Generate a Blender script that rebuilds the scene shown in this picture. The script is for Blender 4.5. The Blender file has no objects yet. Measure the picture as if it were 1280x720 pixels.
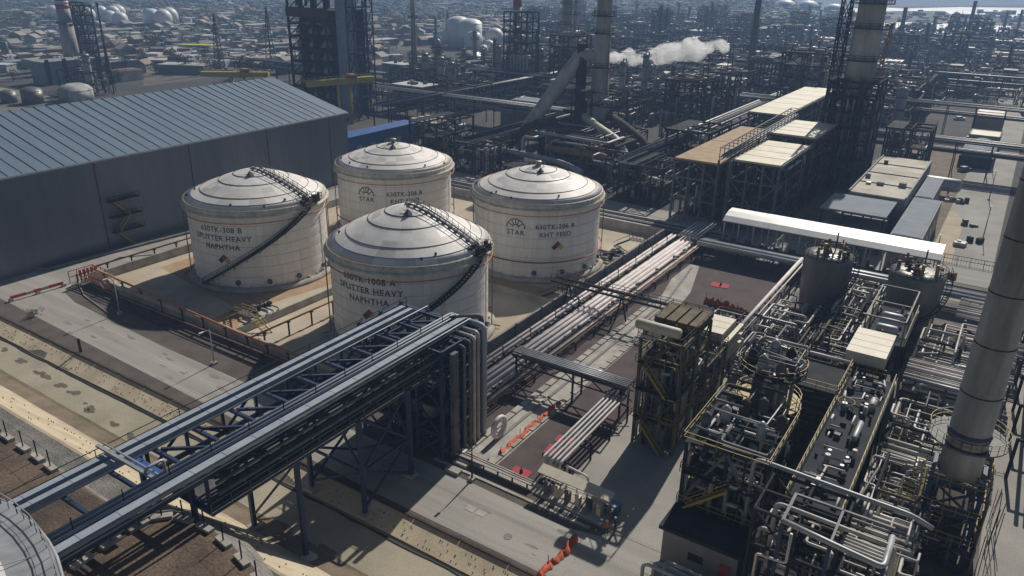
import bpy, math, random
from mathutils import Vector, Matrix
R = math.radians
random.seed(7)
# ------------------------------------------------------------------ camera
scene = bpy.context.scene
CAMH = 54.0; FPX = 960.0; PITCH = math.atan(400/960.); ROLL = R(1.0); YAW = R(33)
c_, s_ = math.cos(PITCH), math.sin(PITCH)
Rt = Vector((math.cos(YAW), math.sin(YAW), 0))
Fw = Vector((-math.sin(YAW)*c_, math.cos(YAW)*c_, -s_))
Up = Rt.cross(Fw)
SX = math.cos(ROLL)*Rt + math.sin(ROLL)*Up
SY = -math.sin(ROLL)*Rt + math.cos(ROLL)*Up
cam = bpy.data.cameras.new('camera'); camo = bpy.data.objects.new('camera', cam)
scene.collection.objects.link(camo); scene.camera = camo
m3 = Matrix((SX, SY, -Fw)).transposed()
camo.matrix_world = Matrix.Translation((0, 0, CAMH)) @ m3.to_4x4()
cam.sensor_width = 36; cam.lens = FPX/1280*36; cam.clip_start = 1; cam.clip_end = 20000
# ------------------------------------------------------------------ world, sun, exposure
SUN_EL = R(39); SUN_DIR = Vector((-0.09, 0.995, 0)).normalized()
w = bpy.data.worlds.new('World'); scene.world = w; w.use_nodes = True
nt = w.node_tree; nt.nodes.clear()
sky = nt.nodes.new('ShaderNodeTexSky'); sky.sky_type = 'NISHITA'; sky.sun_disc = False
sky.sun_elevation = SUN_EL; sky.sun_rotation = math.atan2(SUN_DIR.x, SUN_DIR.y) % (2*math.pi)
sky.air_density = 1.0; sky.dust_density = 1.2; sky.ozone_density = 1.5
bg = nt.nodes.new('ShaderNodeBackground'); bg.inputs[1].default_value = 0.05
ow = nt.nodes.new('ShaderNodeOutputWorld')
nt.links.new(sky.outputs[0], bg.inputs[0]); nt.links.new(bg.outputs[0], ow.inputs[0])
sl = bpy.data.lights.new('sun', 'SUN'); sl.energy = 5.0; sl.angle = R(0.5); sl.color = (1.0, 0.93, 0.83)
so = bpy.data.objects.new('sun', sl); scene.collection.objects.link(so)
sd = Vector((SUN_DIR.x*math.cos(SUN_EL), SUN_DIR.y*math.cos(SUN_EL), math.sin(SUN_EL)))
so.rotation_euler = sd.to_track_quat('Z', 'Y').to_euler()
scene.view_settings.view_transform = 'Standard'; scene.view_settings.look = 'None'
scene.view_settings.exposure = -0.2; scene.view_settings.gamma = 1; scene.view_settings.use_curve_mapping = False
scene.render.resolution_x = 1024; scene.render.resolution_y = 576
scene.cycles.volume_bounces = 3; scene.cycles.max_bounces = 6; scene.cycles.transparent_max_bounces = 8

# ------------------------------------------------------------------ materials
MATS = {}
def mat(name, col, rough=0.7, metal=0.0, col2=None, scale=0.5, lo=0.4, hi=0.62, fine=0.0, fscale=20, bump=0.0, bscale=8, stretch=None, spec=0.5, detail=5):
    m = bpy.data.materials.new(name); m.use_nodes = True; n = m.node_tree
    b = n.nodes['Principled BSDF']; b.inputs['Roughness'].default_value = rough; b.inputs['Metallic'].default_value = metal
    b.inputs['Specular IOR Level'].default_value = spec
    tc = n.nodes.new('ShaderNodeTexCoord'); mp = n.nodes.new('ShaderNodeMapping')
    n.links.new(tc.outputs['Object'], mp.inputs[0])
    if stretch: mp.inputs['Scale'].default_value = stretch
    if col2 is None: col2 = tuple(x*0.72 for x in col)
    nz = n.nodes.new('ShaderNodeTexNoise'); nz.inputs['Scale'].default_value = scale; nz.inputs['Detail'].default_value = detail
    nz.inputs['Roughness'].default_value = 0.6
    n.links.new(mp.outputs[0], nz.inputs[0])
    rp = n.nodes.new('ShaderNodeValToRGB'); rp.color_ramp.elements[0].position = lo; rp.color_ramp.elements[1].position = hi
    rp.color_ramp.elements[0].color = (*col2, 1); rp.color_ramp.elements[1].color = (*col, 1)
    n.links.new(nz.outputs[0], rp.inputs[0]); out = rp.outputs[0]
    if fine > 0:
        n2 = n.nodes.new('ShaderNodeTexNoise'); n2.inputs['Scale'].default_value = fscale; n2.inputs['Detail'].default_value = 3
        n.links.new(tc.outputs['Object'], n2.inputs[0])
        mr = n.nodes.new('ShaderNodeMapRange'); mr.inputs[1].default_value = 0.3; mr.inputs[2].default_value = 0.7
        mr.inputs[3].default_value = 1-fine; mr.inputs[4].default_value = 1+fine
        n.links.new(n2.outputs[0], mr.inputs[0])
        mx = n.nodes.new('ShaderNodeVectorMath'); mx.operation = 'SCALE'
        n.links.new(out, mx.inputs[0]); n.links.new(mr.outputs[0], mx.inputs['Scale']); out = mx.outputs[0]
    n.links.new(out, b.inputs['Base Color'])
    if bump > 0:
        n3 = n.nodes.new('ShaderNodeTexNoise'); n3.inputs['Scale'].default_value = bscale; n3.inputs['Detail'].default_value = 4
        n.links.new(tc.outputs['Object'], n3.inputs[0])
        bp = n.nodes.new('ShaderNodeBump'); bp.inputs['Strength'].default_value = bump; bp.inputs['Distance'].default_value = 0.1
        n.links.new(n3.outputs[0], bp.inputs['Height']); n.links.new(bp.outputs[0], b.inputs['Normal'])
    MATS[name] = m; return m
def add_joints(m, sx, sy, width=0.02, dark=0.5, ang=0.0, offs=(0, 0), tone=0.08):
    """slab joints: brick texture multiplied in (object coords = world for the sheets)"""
    n = m.node_tree; b = n.nodes['Principled BSDF']; src = b.inputs['Base Color'].links[0].from_socket
    tc = n.nodes.new('ShaderNodeTexCoord'); mp = n.nodes.new('ShaderNodeMapping'); mp.inputs['Rotation'].default_value = (0, 0, ang)
    mp.inputs['Location'].default_value = (offs[0], offs[1], 0)
    br = n.nodes.new('ShaderNodeTexBrick'); br.offset = 0; br.inputs['Scale'].default_value = 1
    br.inputs['Brick Width'].default_value = sx; br.inputs['Row Height'].default_value = sy
    br.inputs['Mortar Size'].default_value = width; br.inputs['Color1'].default_value = (1, 1, 1, 1)
    br.inputs['Color2'].default_value = (1-tone, 1-tone, 1-tone, 1); br.inputs['Mortar'].default_value = (dark, dark, dark, 1)
    n.links.new(tc.outputs['Object'], mp.inputs[0]); n.links.new(mp.outputs[0], br.inputs[0])
    mx = n.nodes.new('ShaderNodeMix'); mx.data_type = 'RGBA'; mx.blend_type = 'MULTIPLY'; mx.inputs[0].default_value = 1
    n.links.new(src, mx.inputs[6]); n.links.new(br.outputs[0], mx.inputs[7]); n.links.new(mx.outputs[2], b.inputs['Base Color'])
    return m

mat('plant', (.062, .056, .05), .95, 0, (.032, .03, .028), .06, .35, .65, .3, .5)
mat('ground', (.17, .15, .12), .95, 0, (.09, .085, .07), .02, .38, .62, .25, .4, .2, 1)
mat('town_ground', (.21, .19, .155), .95, 0, (.035, .048, .034), .008, .42, .56, .4, .08, detail=12)
mat('concrete_road', (.36, .345, .31), .9, 0, (.235, .225, .20), .55, .3, .68, .1, 6, .1, 8, stretch=(.045, 1, 1))
add_joints(MATS['concrete_road'], 12.0, 4.6, .012, .62, offs=(3, -.2))
mat('concrete_yard', (.36, .345, .31), .9, 0, (.26, .25, .225), .1, .35, .65, .1, 5)
add_joints(MATS['concrete_yard'], 6, 6, .012, .7)
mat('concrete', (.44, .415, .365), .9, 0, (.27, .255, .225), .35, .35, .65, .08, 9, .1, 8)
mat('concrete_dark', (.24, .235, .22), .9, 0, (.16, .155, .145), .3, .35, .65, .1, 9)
mat('gravel_brown', (.115, .096, .083), .95, 0, (.07, .058, .05), .25, .35, .65, .35, 7, .6, 9)
mat('gravel', (.135, .118, .102), .95, 0, (.085, .073, .063), .25, .35, .65, .35, 9, .6, 9)
mat('gravel_purple', (.098, .073, .068), .95, 0, (.065, .048, .045), .3, .35, .65, .3, 10, .5, 9)
mat('gravel_grey', (.21, .2, .18), .95, 0, (.13, .125, .115), .5, .35, .65, .4, 5, .8, 5)
mat('sand', (.49, .42, .30), .95, 0, (.36, .305, .215), .25, .35, .65, .12, 6, .25, 3)
mat('channel', (.375, .335, .25), .95, 0, (.255, .235, .18), .14, .35, .7, .1, 4, .15, 4)
mat('dirt', (.20, .155, .105), .95, 0, (.125, .1, .07), .3, .35, .65, .2, 5, .4, 5)
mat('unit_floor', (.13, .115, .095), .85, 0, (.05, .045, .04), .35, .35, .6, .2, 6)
mat('soil', (.135, .095, .065), .95, 0, (.06, .045, .034), .22, .38, .6, .35, 4, .8, 5)
mat('dyke_sand', (.50, .44, .335), .95, 0, (.35, .295, .21), .09, .35, .62, .1, 4, .2, 3)
mat('rust_sand', (.42, .28, .165), .95, 0, (.31, .215, .135), .3, .35, .65, .15, 4)
mat('stain', (.14, .125, .09), .95, 0, (.09, .08, .06), 2, .35, .65, .2, 8)
mat('tank_white', (.80, .785, .75), .45, 0, (.66, .635, .585), 1.3, .3, .62, .03, 10, stretch=(1, 1, .07))
mat('tank_roof', (.70, .68, .635), .32, 0, (.50, .475, .43), .7, .32, .66, .06, 5, .05, 2)
mat('rim_paint', (.66, .62, .51), .55, 0, (.42, .38, .28), .8, .35, .7, .1, 6)
mat('tank_grey', (.19, .185, .17), .45, .3, (.13, .125, .115), .5, .35, .65, .06, 8, stretch=(1, 1, .2))
mat('warehouse_wall', (.165, .19, .235), .38, .4, (.12, .14, .18), .12, .35, .65, 0, stretch=(1, 1, .12))
mat('warehouse_roof', (.145, .20, .265), .55, .1, (.11, .16, .22), .2, .3, .7, .08, 1.5, stretch=(.3, 1, 1))
mat('navy', (.015, .037, .105), .6, 0, (.010, .024, .065), .8, .35, .65)
mat('steel_dark', (.038, .040, .044), .85, 0, (.022, .022, .024), .8, .35, .65, spec=.15)
mat('steel_grey', (.14, .145, .15), .6, .1, (.085, .085, .09), .8, .35, .65, spec=.25)
mat('steel_olive', (.15, .125, .065), .75, 0, (.085, .07, .04), .8, .35, .65, spec=.2)
mat('steel_brown', (.085, .068, .05), .85, 0, (.05, .042, .034), .8, .35, .65, spec=.15)
mat('galv', (.38, .395, .41), .5, .25, (.27, .28, .29), .6, .35, .65, .05, 8)
mat('galv_blue', (.33, .37, .42), .6, .1, (.25, .285, .33), .5, .35, .65, .05, 8)
mat('insulation', (.50, .48, .44), .6, .05, (.34, .325, .295), .6, .35, .65, .06, 6)
mat('pipe_white', (.66, .605, .59), .6, .05, (.50, .455, .44), .5, .35, .65, .06, 6)
mat('pipe_rust', (.26, .15, .09), .8, 0, (.16, .09, .055), 1, .35, .65)
mat('red_pipe', (.35, .075, .04), .55, 0, (.24, .05, .03), 1, .35, .65)
mat('orange_pipe', (.50, .19, .06), .55, 0, (.35, .12, .04), 1, .35, .65)
mat('yellow', (.33, .245, .05), .6, 0, (.32, .22, .035), 1, .35, .65)
mat('crane_yellow', (.52, .43, .06), .6, 0, (.38, .3, .045), .6, .35, .65)
mat('crane_orange', (.40, .17, .05), .6, 0, (.28, .12, .035), .6, .35, .65)
mat('beige_panel', (.60, .55, .44), .6, 0, (.48, .435, .345), .5, .35, .65, .06, 6)
mat('cream_panel', (.62, .57, .42), .6, 0, (.46, .41, .285), .3, .35, .65, .06, 6)
mat('wood_deck', (.40, .27, .13), .8, 0, (.27, .18, .09), .4, .35, .65, .12, 5)
mat('flat_roof', (.58, .545, .45), .85, 0, (.36, .33, .27), .15, .35, .65, .06, 4)
mat('blue_grey_roof', (.25, .28, .315), .8, 0, (.2, .23, .265), .3, .35, .65, .05, 4, spec=.15)
mat('white_roof', (.54, .54, .525), .45, .1, (.64, .64, .62), .4, .35, .65, .03, 6)
mat('wall_grey', (.26, .26, .255), .8, 0, (.19, .19, .185), .3, .35, .65)
mat('stack_conc', (.60, .59, .55), .85, 0, (.18, .175, .155), .25, .35, .7, .05, 3, stretch=(1, 1, .15))
mat('stack_far', (.52, .505, .46), .8, 0, (.24, .23, .21), .3, .35, .65, .08, 3, stretch=(1, 1, .2))
mat('red_paint', (.42, .06, .05), .6, 0, (.32, .045, .04), .5, .35, .65)
mat('white_paint', (.72, .71, .69), .6, 0, (.6, .59, .57), .5, .35, .65)
mat('red_mat', (.42, .055, .07), .9, 0, (.30, .04, .05), 1.5, .35, .65, .15, 8)
mat('orange_net', (.60, .12, .045), .8, 0, (.42, .08, .035), 2, .35, .65, .2, 10)
mat('blue_paint', (.035, .11, .33), .55, 0, (.025, .08, .25), .4, .35, .65)
mat('blue_bin', (.05, .17, .30), .5)
mat('black', (.02, .02, .02), .7)
mat('ink', (.05, .045, .06), .8, 0, (.08, .075, .09), 3)
mat('nfpa_red', (.38, .03, .04), .6); mat('nfpa_blue', (.02, .035, .16), .6); mat('nfpa_yellow', (.50, .44, .09), .6); mat('nfpa_white', (.75, .75, .75), .6)
mat('glass', (.03, .04, .05), .1, 0, (.02, .03, .04))
mat('pad_dark', (.045, .05, .06), .85, 0, (.028, .031, .037), .4, .35, .65, .1, 5, spec=.12)
mat('sphere_white', (.78, .78, .76), .5, 0, (.68, .68, .66), .1)
mat('trunk', (.10, .07, .045), .9)
mat('leaves', (.075, .10, .04), .8, 0, (.035, .055, .022), .6, .35, .65)
mat('leaves_dark', (.045, .065, .035), .8, 0, (.025, .04, .02), .3, .35, .65)
mat('forest', (.045, .065, .045), .95, 0, (.10, .095, .075), .004, .38, .66, .4, .05, detail=10)
mat('water', (.05, .12, .16), .12, 0, (.04, .1, .14), .01)
mat('salt', (.62, .66, .68), .5, 0, (.3, .38, .42), .01, .35, .65)
for i, (cc) in enumerate([(.50, .48, .44), (.62, .60, .57), (.27, .20, .155), (.22, .27, .33), (.36, .33, .28), (.16, .17, .18)]):
    mat('town%d' % i, cc, .8, 0, tuple(x*.8 for x in cc), .1)
mat('lime', (.45, .55, .06), .7)
mat('skin', (.35, .2, .14), .7); mat('vest', (.55, .12, .03), .8); mat('trousers', (.03, .04, .08), .8)

# ------------------------------------------------------------------ mesh builder
class MB:
    def __init__(s): s.v = []; s.f = []; s.sm = []
    def add(s, vs, fs, smooth=False):
        o = len(s.v); s.v += [tuple(a) for a in vs]; s.f += [tuple(o+i for i in f) for f in fs]; s.sm += [smooth]*len(fs); return s
    def box(s, x0, x1, y0, y1, z0, z1):
        vs = [(x0,y0,z0),(x1,y0,z0),(x1,y1,z0),(x0,y1,z0),(x0,y0,z1),(x1,y0,z1),(x1,y1,z1),(x0,y1,z1)]
        return s.add(vs, [(0,3,2,1),(4,5,6,7),(0,1,5,4),(1,2,6,5),(2,3,7,6),(3,0,4,7)])
    def cbox(s, x, y, z, w, d, h, a=0):
        ca, sa = math.cos(a), math.sin(a); vs = []
        for zz in (z, z+h):
            for u, v in ((-w/2,-d/2),(w/2,-d/2),(w/2,d/2),(-w/2,d/2)): vs.append((x+u*ca-v*sa, y+u*sa+v*ca, zz))
        return s.add(vs, [(0,3,2,1),(4,5,6,7),(0,1,5,4),(1,2,6,5),(2,3,7,6),(3,0,4,7)])
    def beam(s, p, q, w=.3, h=None):
        h = h or w; p = Vector(p); q = Vector(q); d = q-p
        if d.length < 1e-6: return s
        d.normalize(); u = d.cross(Vector((0,0,1)))
        if u.length < 1e-3: u = Vector((1,0,0))
        u.normalize(); v = d.cross(u); vs = []
        for c in (p, q):
            for a, b in ((-1,-1),(1,-1),(1,1),(-1,1)): vs.append(c+u*(a*w/2)+v*(b*h/2))
        return s.add(vs, [(0,1,2,3),(7,6,5,4),(0,4,5,1),(1,5,6,2),(2,6,7,3),(3,7,4,0)])
    def tube(s, pts, r=.2, n=8, caps=True, closed=False):
        pts = [Vector(p) for p in pts]; k = len(pts)
        if k < 2: return s
        rs = r if isinstance(r, (list, tuple)) else [r]*k
        d0 = (pts[1]-pts[0]).normalized()
        u = d0.cross(Vector((0,0,1)))
        if u.length < 1e-3: u = Vector((1,0,0))
        u.normalize(); vs = []; prev = d0
        for i, p in enumerate(pts):
            if closed: a = (p-pts[i-1]).normalized(); b = (pts[(i+1)%k]-p).normalized()
            else:
                a = (p-pts[i-1]).normalized() if i else d0
                b = (pts[i+1]-p).normalized() if i < k-1 else a
            t = a+b
            if t.length < 1e-6: t = b
            t.normalize()
            u = u - t*u.dot(t)
            if u.length < 1e-4: u = t.orthogonal()
            u.normalize(); v = t.cross(u)
            for j in range(n):
                an = 2*math.pi*j/n; vs.append(p+(u*math.cos(an)+v*math.sin(an))*rs[i])
        fs = []; kk = k if closed else k-1
        for i in range(kk):
            for j in range(n):
                a = i*n+j; b = i*n+(j+1)%n; i2 = (i+1)%k; fs.append((a, b, i2*n+(j+1)%n, i2*n+j))
        s.add(vs, fs, True)
        if caps and not closed:
            o = len(s.v)-len(vs); s.f.append(tuple(o+j for j in range(n))[::-1]); s.sm.append(False)
            o2 = o+(k-1)*n; s.f.append(tuple(o2+j for j in range(n))); s.sm.append(False)
        return s
    def pipe(s, pts, r=.2, n=8, bend=None):
        """polyline with rounded elbows"""
        pts = [Vector(p) for p in pts]; b = bend or r*2.2; out = [pts[0]]
        for i in range(1, len(pts)-1):
            a, c, e = pts[i-1], pts[i], pts[i+1]
            d1 = (a-c); d2 = (e-c); bb = min(b, d1.length*.45, d2.length*.45)
            p0 = c+d1.normalized()*bb; p2 = c+d2.normalized()*bb
            for t in (0, .33, .66, 1): out.append(p0*(1-t)**2+c*2*t*(1-t)+p2*t*t)
        out.append(pts[-1]); return s.tube(out, r, n)
    def lathe(s, x, y, prof, n=32, smooth=True, caps=True):
        vs = []; fs = []
        for r, z in prof:
            for j in range(n):
                a = 2*math.pi*j/n; vs.append((x+r*math.cos(a), y+r*math.sin(a), z))
        for i in range(len(prof)-1):
            for j in range(n): fs.append((i*n+j, i*n+(j+1)%n, (i+1)*n+(j+1)%n, (i+1)*n+j))
        s.add(vs, fs, smooth)
        o = len(s.v)-len(vs)
        if caps:
            s.f.append(tuple(o+j for j in range(n))[::-1]); s.sm.append(False)
            o2 = o+(len(prof)-1)*n; s.f.append(tuple(o2+j for j in range(n))); s.sm.append(False)
        return s
    def poly(s, pts, z): return s.add([(p[0], p[1], z) for p in pts], [tuple(range(len(pts)))])
    def prism(s, pts, z0, z1):
        n = len(pts); vs = [(p[0], p[1], z0) for p in pts]+[(p[0], p[1], z1) for p in pts]
        fs = [tuple(range(n))[::-1], tuple(range(n, 2*n))]+[(i, (i+1)%n, n+(i+1)%n, n+i) for i in range(n)]
        return s.add(vs, fs)
    def rail(s, pts, h=1.1, sp=2.0, t=.06, closed=False):
        pts = [Vector(p) for p in pts]
        seg = list(zip(pts, pts[1:]+([pts[0]] if closed else [])))[:len(pts) if closed else len(pts)-1]
        for a, b in seg:
            L = (b-a).length; k = max(1, round(L/sp))
            for i in range(k+1):
                p = a.lerp(b, i/k); s.beam(p, p+Vector((0,0,h)), t)
            for hh in (h, h*.5): s.beam(a+Vector((0,0,hh)), b+Vector((0,0,hh)), t)
        return s
    def ladder(s, x, y, z0, z1, ax='x', w=.5):
        dx, dy = (w/2, 0) if ax == 'x' else (0, w/2)
        s.beam((x-dx,y-dy,z0),(x-dx,y-dy,z1),.07); s.beam((x+dx,y+dy,z0),(x+dx,y+dy,z1),.07)
        k = int((z1-z0)/.5)
        for i in range(1, k): s.beam((x-dx,y-dy,z0+i*.5),(x+dx,y+dy,z0+i*.5),.05)
        return s
    def stair(s, p, q, w=.9, ax='x'):
        p = Vector(p); q = Vector(q); off = Vector((0, w/2, 0)) if ax == 'x' else Vector((w/2, 0, 0))
        for sg in (-1, 1):
            s.beam(p+off*sg, q+off*sg, .08, .25); s.beam(p+off*sg+Vector((0,0,1)), q+off*sg+Vector((0,0,1)), .06)
        k = max(3, int(abs(q.z-p.z)/.3))
        for i in range(1, k):
            c = p.lerp(q, i/k); s.beam(c-off, c+off, .28, .05)
        return s
    def build(s, name, m, parent=None, label=None):
        me = bpy.data.meshes.new(name)
        off = Vector((0,0,0)) if parent is None else ORG.get(parent.name, Vector((0,0,0)))
        me.from_pydata([(a[0]-off[0], a[1]-off[1], a[2]-off[2]) for a in s.v], [], s.f)
        me.polygons.foreach_set('use_smooth', s.sm)
        me.materials.append(MATS[m] if isinstance(m, str) else m); me.update()
        o = bpy.data.objects.new(name, me); scene.collection.objects.link(o)
        if parent is not None: o.parent = parent; ORG[o.name] = off
        if label: o['label'] = label
        return o
ORG = {}
def T(name, label, cat, x, y, z=0, group=None):
    o = bpy.data.objects.new(name, None); scene.collection.objects.link(o); o.location = (x, y, z); o.empty_display_size = .5
    ORG[o.name] = Vector((x, y, z)); o['label'] = label; o['category'] = cat
    if group: o['group'] = group
    return o
def tag(o, label, cat, group=None):
    o['label'] = label; o['category'] = cat
    if group: o['group'] = group
    return o
def struct(name, mb, m, kind='structure'):
    o = mb.build(name, m); o['kind'] = kind; return o
def kids(o): return [c for c in KID.get(o.name, [])]
def dup(root, loc, rz=0, label=None, group=None, scale=None):
    r = root.copy(); scene.collection.objects.link(r); r.location = loc; r.rotation_euler = (0, 0, rz)
    if scale: r.scale = scale
    if label: r['label'] = label
    if group: r['group'] = group
    for ch in root.children:
        c = ch.copy(); scene.collection.objects.link(c); c.parent = r
        for g in ch.children:
            d = g.copy(); scene.collection.objects.link(d); d.parent = c
    return r
def solo(mb, name, m, x, y, label, cat, group=None, z=0):
    """a thing that is one mesh, with its origin at its base"""
    me_off = Vector((x, y, z)); mb.v = [(a[0]-x, a[1]-y, a[2]-z) for a in mb.v]
    o = mb.build(name, m); o.location = me_off; return tag(o, label, cat, group)
def at(px, py, z=0.0):
    """a point of the photograph's 1280x720 frame dropped on the level z: real ground position"""
    x = (px-640)/FPX; y = -(py-360)/FPX; d = SX*x+SY*y+Fw; t = (z-CAMH)/d.z
    return (d.x*t, d.y*t)
def height(X, Y, py):
    lo, hi = -10, 400
    for _ in range(50):
        m = (lo+hi)/2; v = Vector((X, Y, m-CAMH)); pyv = 360-FPX*v.dot(SY)/v.dot(Fw)
        if pyv > py: lo = m
        else: hi = m
    return lo
ORD = ['first','second','third','fourth','fifth','sixth','seventh','eighth','ninth','tenth','eleventh','twelfth','thirteenth','fourteenth','fifteenth','sixteenth','seventeenth','eighteenth','nineteenth','twentieth']

# ------------------------------------------------------------------ ground sheet with the drainage channel
PROF = [(-3000, 10.5), (20, 10.5), (26.4, 10.5), (27.3, 9.6), (28.6, 7.6), (30.2, 7.6), (31.2, 7.7), (38.6, -.1), (41.2, -1.0), (46.6, -1.0), (46.9, -.75), (49.2, -.2), (49.7, 0), (60, 0), (160, 0), (400, 0), (9000, 0)]
def zp(y):
    for (a, za), (b, zb) in zip(PROF, PROF[1:]):
        if a <= y <= b: return za+(zb-za)*(y-a)/(b-a)
    return 0
xs = [-9000, -2500, -400, -240, -200, -160, -120, -80, -40, 0, 40, 200, 9000]
def strip(ys, xs, dz, wob=0, seed=0):
    mb = MB(); rr = random.Random(seed); grid = []
    for yi, y in enumerate(ys):
        row = []
        for x in xs:
            dy = wob*math.sin(x*.13+seed)*.5+wob*rr.uniform(-.3, .3) if wob and yi in (0, len(ys)-1) else 0
            row.append((x, y+dy, zp(y+dy)+dz))
        grid.append(row)
    n = len(xs); vs = [p for r in grid for p in r]
    fs = [(i*n+j, i*n+j+1, (i+1)*n+j+1, (i+1)*n+j) for i in range(len(ys)-1) for j in range(n-1)]
    return mb.add(vs, fs)
struct('ground', strip([p[0] for p in PROF], xs, -.03), 'ground')
fx = [x for x in range(-200, 61, 4)]
struct('soil_ground', strip([-40, 20, 26.4, 26.8], fx, .0, .3, 5), 'soil')
struct('ditch', strip([26.8, 27.3, 28.6, 30.2, 30.9], fx, 0.0, .1, 2), 'gravel_grey')
struct('lower_slope', strip([30.9, 31.2, 38.6, 39.0], fx, .0, .1, 3), 'sand')
struct('dirt_bank', strip([39.0, 41.2, 41.7], fx, .004, .2, 4), 'dirt')
struct('channel_floor', strip([41.4, 44, 46.6], fx, .0, .0, 6), 'channel')
struct('sand_slope', strip([46.9, 49.2, 49.6], fx, .006, .15, 7), 'sand')
# dark crack line at foot of slope
mb = MB(); rr = random.Random(3); x = -200
pts = []
while x < 60: pts.append((x, 46.75+rr.uniform(-.12, .12))); x += 2.2
for (a, b), (c, d) in zip(pts, pts[1:]): mb.beam((a, b, -.93), (c, d, -.93), .5, .06)
struct('drain_gutter', mb, 'black')
# kerb wall between verge and slope
mb = MB(); x = -200; rr = random.Random(4)
while x < 40: mb.box(x, x+5.9, 49.6, 49.85, -.4, .18+rr.uniform(-.03, .05)); x += 6
struct('verge_kerb', mb, 'steel_brown')
struct('verge', MB().box(-200, 60, 49.85, 55, -.2, .012), 'gravel_brown')
struct('front_road', MB().poly([(-230, 54.2), (-136, 53.3), (-90, 51.9), (-50, 50.5), (60, 50.2), (60, 59.6), (-24.5, 59.6), (-27, 58.2), (-30, 57.6), (-46, 58.1), (-100, 58.4), (-128, 59.8), (-134, 61.2), (-136.2, 64), (-137, 68), (-137, 120), (-141, 158), (-146, 158), (-145, 100), (-147, 66), (-151, 61.5), (-160, 59.5), (-230, 59.3)], .016), 'concrete_road')
struct('gravel_verge', MB().poly([(-128, 59.0), (-100, 57.9), (-46, 57.6), (-27, 57.4), (-27, 62), (-41, 66.2), (-58, 66.2), (-134.5, 66.2), (-134.5, 62.5), (-132, 60.6)], .010), 'gravel_brown')
struct('left_road_gravel', MB().poly([(-137, 66.2), (-134.4, 66.2), (-134.4, 152), (-139, 152)], .012), 'gravel')
struct('warehouse_apron', MB().poly([(-240, 59.5), (-160, 59.7), (-151.4, 61.8), (-147.4, 66), (-145.4, 100), (-146.4, 160), (-240, 160)], .006), 'gravel_grey')
# manhole + drain covers
for i, (px, py, lab) in enumerate(((635, 671, 'round dark manhole cover in the concrete road'), (597, 637, 'pale square drain cover pair in the road near the bridge shadow'))):
    x, y = at(px, py); m = MB()
    if i == 0: m.lathe(x, y, [(.45, .02), (.45, .05)], 20)
    else: m.cbox(x-.7, y-.3, .02, 1.1, .9, .03); m.cbox(x+.7, y-.3, .02, 1.1, .9, .03)
    solo(m, 'manhole_cover', 'concrete_dark' if i == 0 else 'concrete', x, y, lab, 'manhole')
mb = MB(); rr = random.Random(61)
for k in range(46):
    cx = rr.uniform(-130, -8); cy = rr.uniform(52, 58); r = rr.uniform(.15, .7)
    mb.add([(cx+r*2.2*rr.uniform(.6, 1)*math.cos(a), cy+r*.6*rr.uniform(.6, 1)*math.sin(a), .0205+.0002*k) for a in [2*math.pi*j/10 for j in range(10)]], [tuple(range(10))])
struct('oil_stain', mb, 'concrete_dark', 'stuff')
# rock pins on slopes: small dark stakes
mb = MB(); rr = random.Random(9)
for k in range(420):
    x = rr.uniform(-150, 10); y = rr.choice([47.4, 48.0, 48.7])+rr.uniform(-.15, .15); mb.cbox(x, y, zp(y), .08, .08, .12)
for k in range(150):
    x = rr.uniform(-130, -20); y = rr.choice([32.2, 34.2, 36.4])+rr.uniform(-.2, .2); mb.cbox(x, y, zp(y), .09, .09, .14)
struct('slope_pins', mb, 'steel_brown', 'stuff')
# damp stains on the channel floor
mb = MB(); rr = random.Random(12)
for px, py in ((5, 438), (25, 452), (48, 465), (60, 472), (75, 482), (90, 490), (107, 508), (112, 513), (141, 532), (165, 546), (330, 672), (395, 700)):
    x, y = at(px, py, -1.0); 
    for k in range(5):
        cx = x+rr.uniform(-.9, .9); cy = min(max(y+rr.uniform(-.3, .5), 41.9), 46); r = rr.uniform(.3, .8)
        mb.add([(cx+r*1.3*rr.uniform(.6, 1)*math.cos(a), cy+r*.6*rr.uniform(.6, 1)*math.sin(a), -.985+.004*k) for a in [2*math.pi*j/9 for j in range(9)]], [tuple(range(9))])
struct('moss', mb, 'stain', 'stuff')

# ------------------------------------------------------------------ soil-edge fence with concrete footings
def footing_fence(name, label, pts, step=2.6):
    t = T(name, label, 'fence', pts[0][0], pts[0][1]); P = [Vector((p[0], p[1], 0)) for p in pts]
    d = 0
    for a, b in zip(P, P[1:]):
        L = (b-a).length; k = max(1, round(L/step)); an = math.atan2(b.y-a.y, b.x-a.x)
        for i in range(k):
            p = a.lerp(b, (i+.5)/k); z = 10.5
            MB().cbox(p.x, p.y, z-.1, 1.7, .6, .42, an).build('footing', 'concrete', t)
            MB().beam((p.x, p.y, z), (p.x, p.y, z+2.1), .09).build('post', 'steel_dark', t)
            w_ = MB(); w_.beam((p.x, p.y, z+2), (a.lerp(b, (i+1.5)/k).x, a.lerp(b, (i+1.5)/k).y, z+2), .015)
            pass
            w_.build('wire', 'steel_dark', t)
arc = [at(*p, 10.5) for p in ((86, 716), (120, 692), (158, 668), (190, 650), (215, 646), (245, 655), (268, 668), (292, 690), (314, 714), (330, 742))]
footing_fence('fence', 'curved post fence on pale concrete footings below the pipe bridge', arc)
footing_fence('fence', 'straight post fence on concrete footings left of the pipe bridge', [at(-60, 508, 10.5), at(0, 542, 10.5), at(40, 568, 10.5), at(72, 592, 10.5)])
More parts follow.
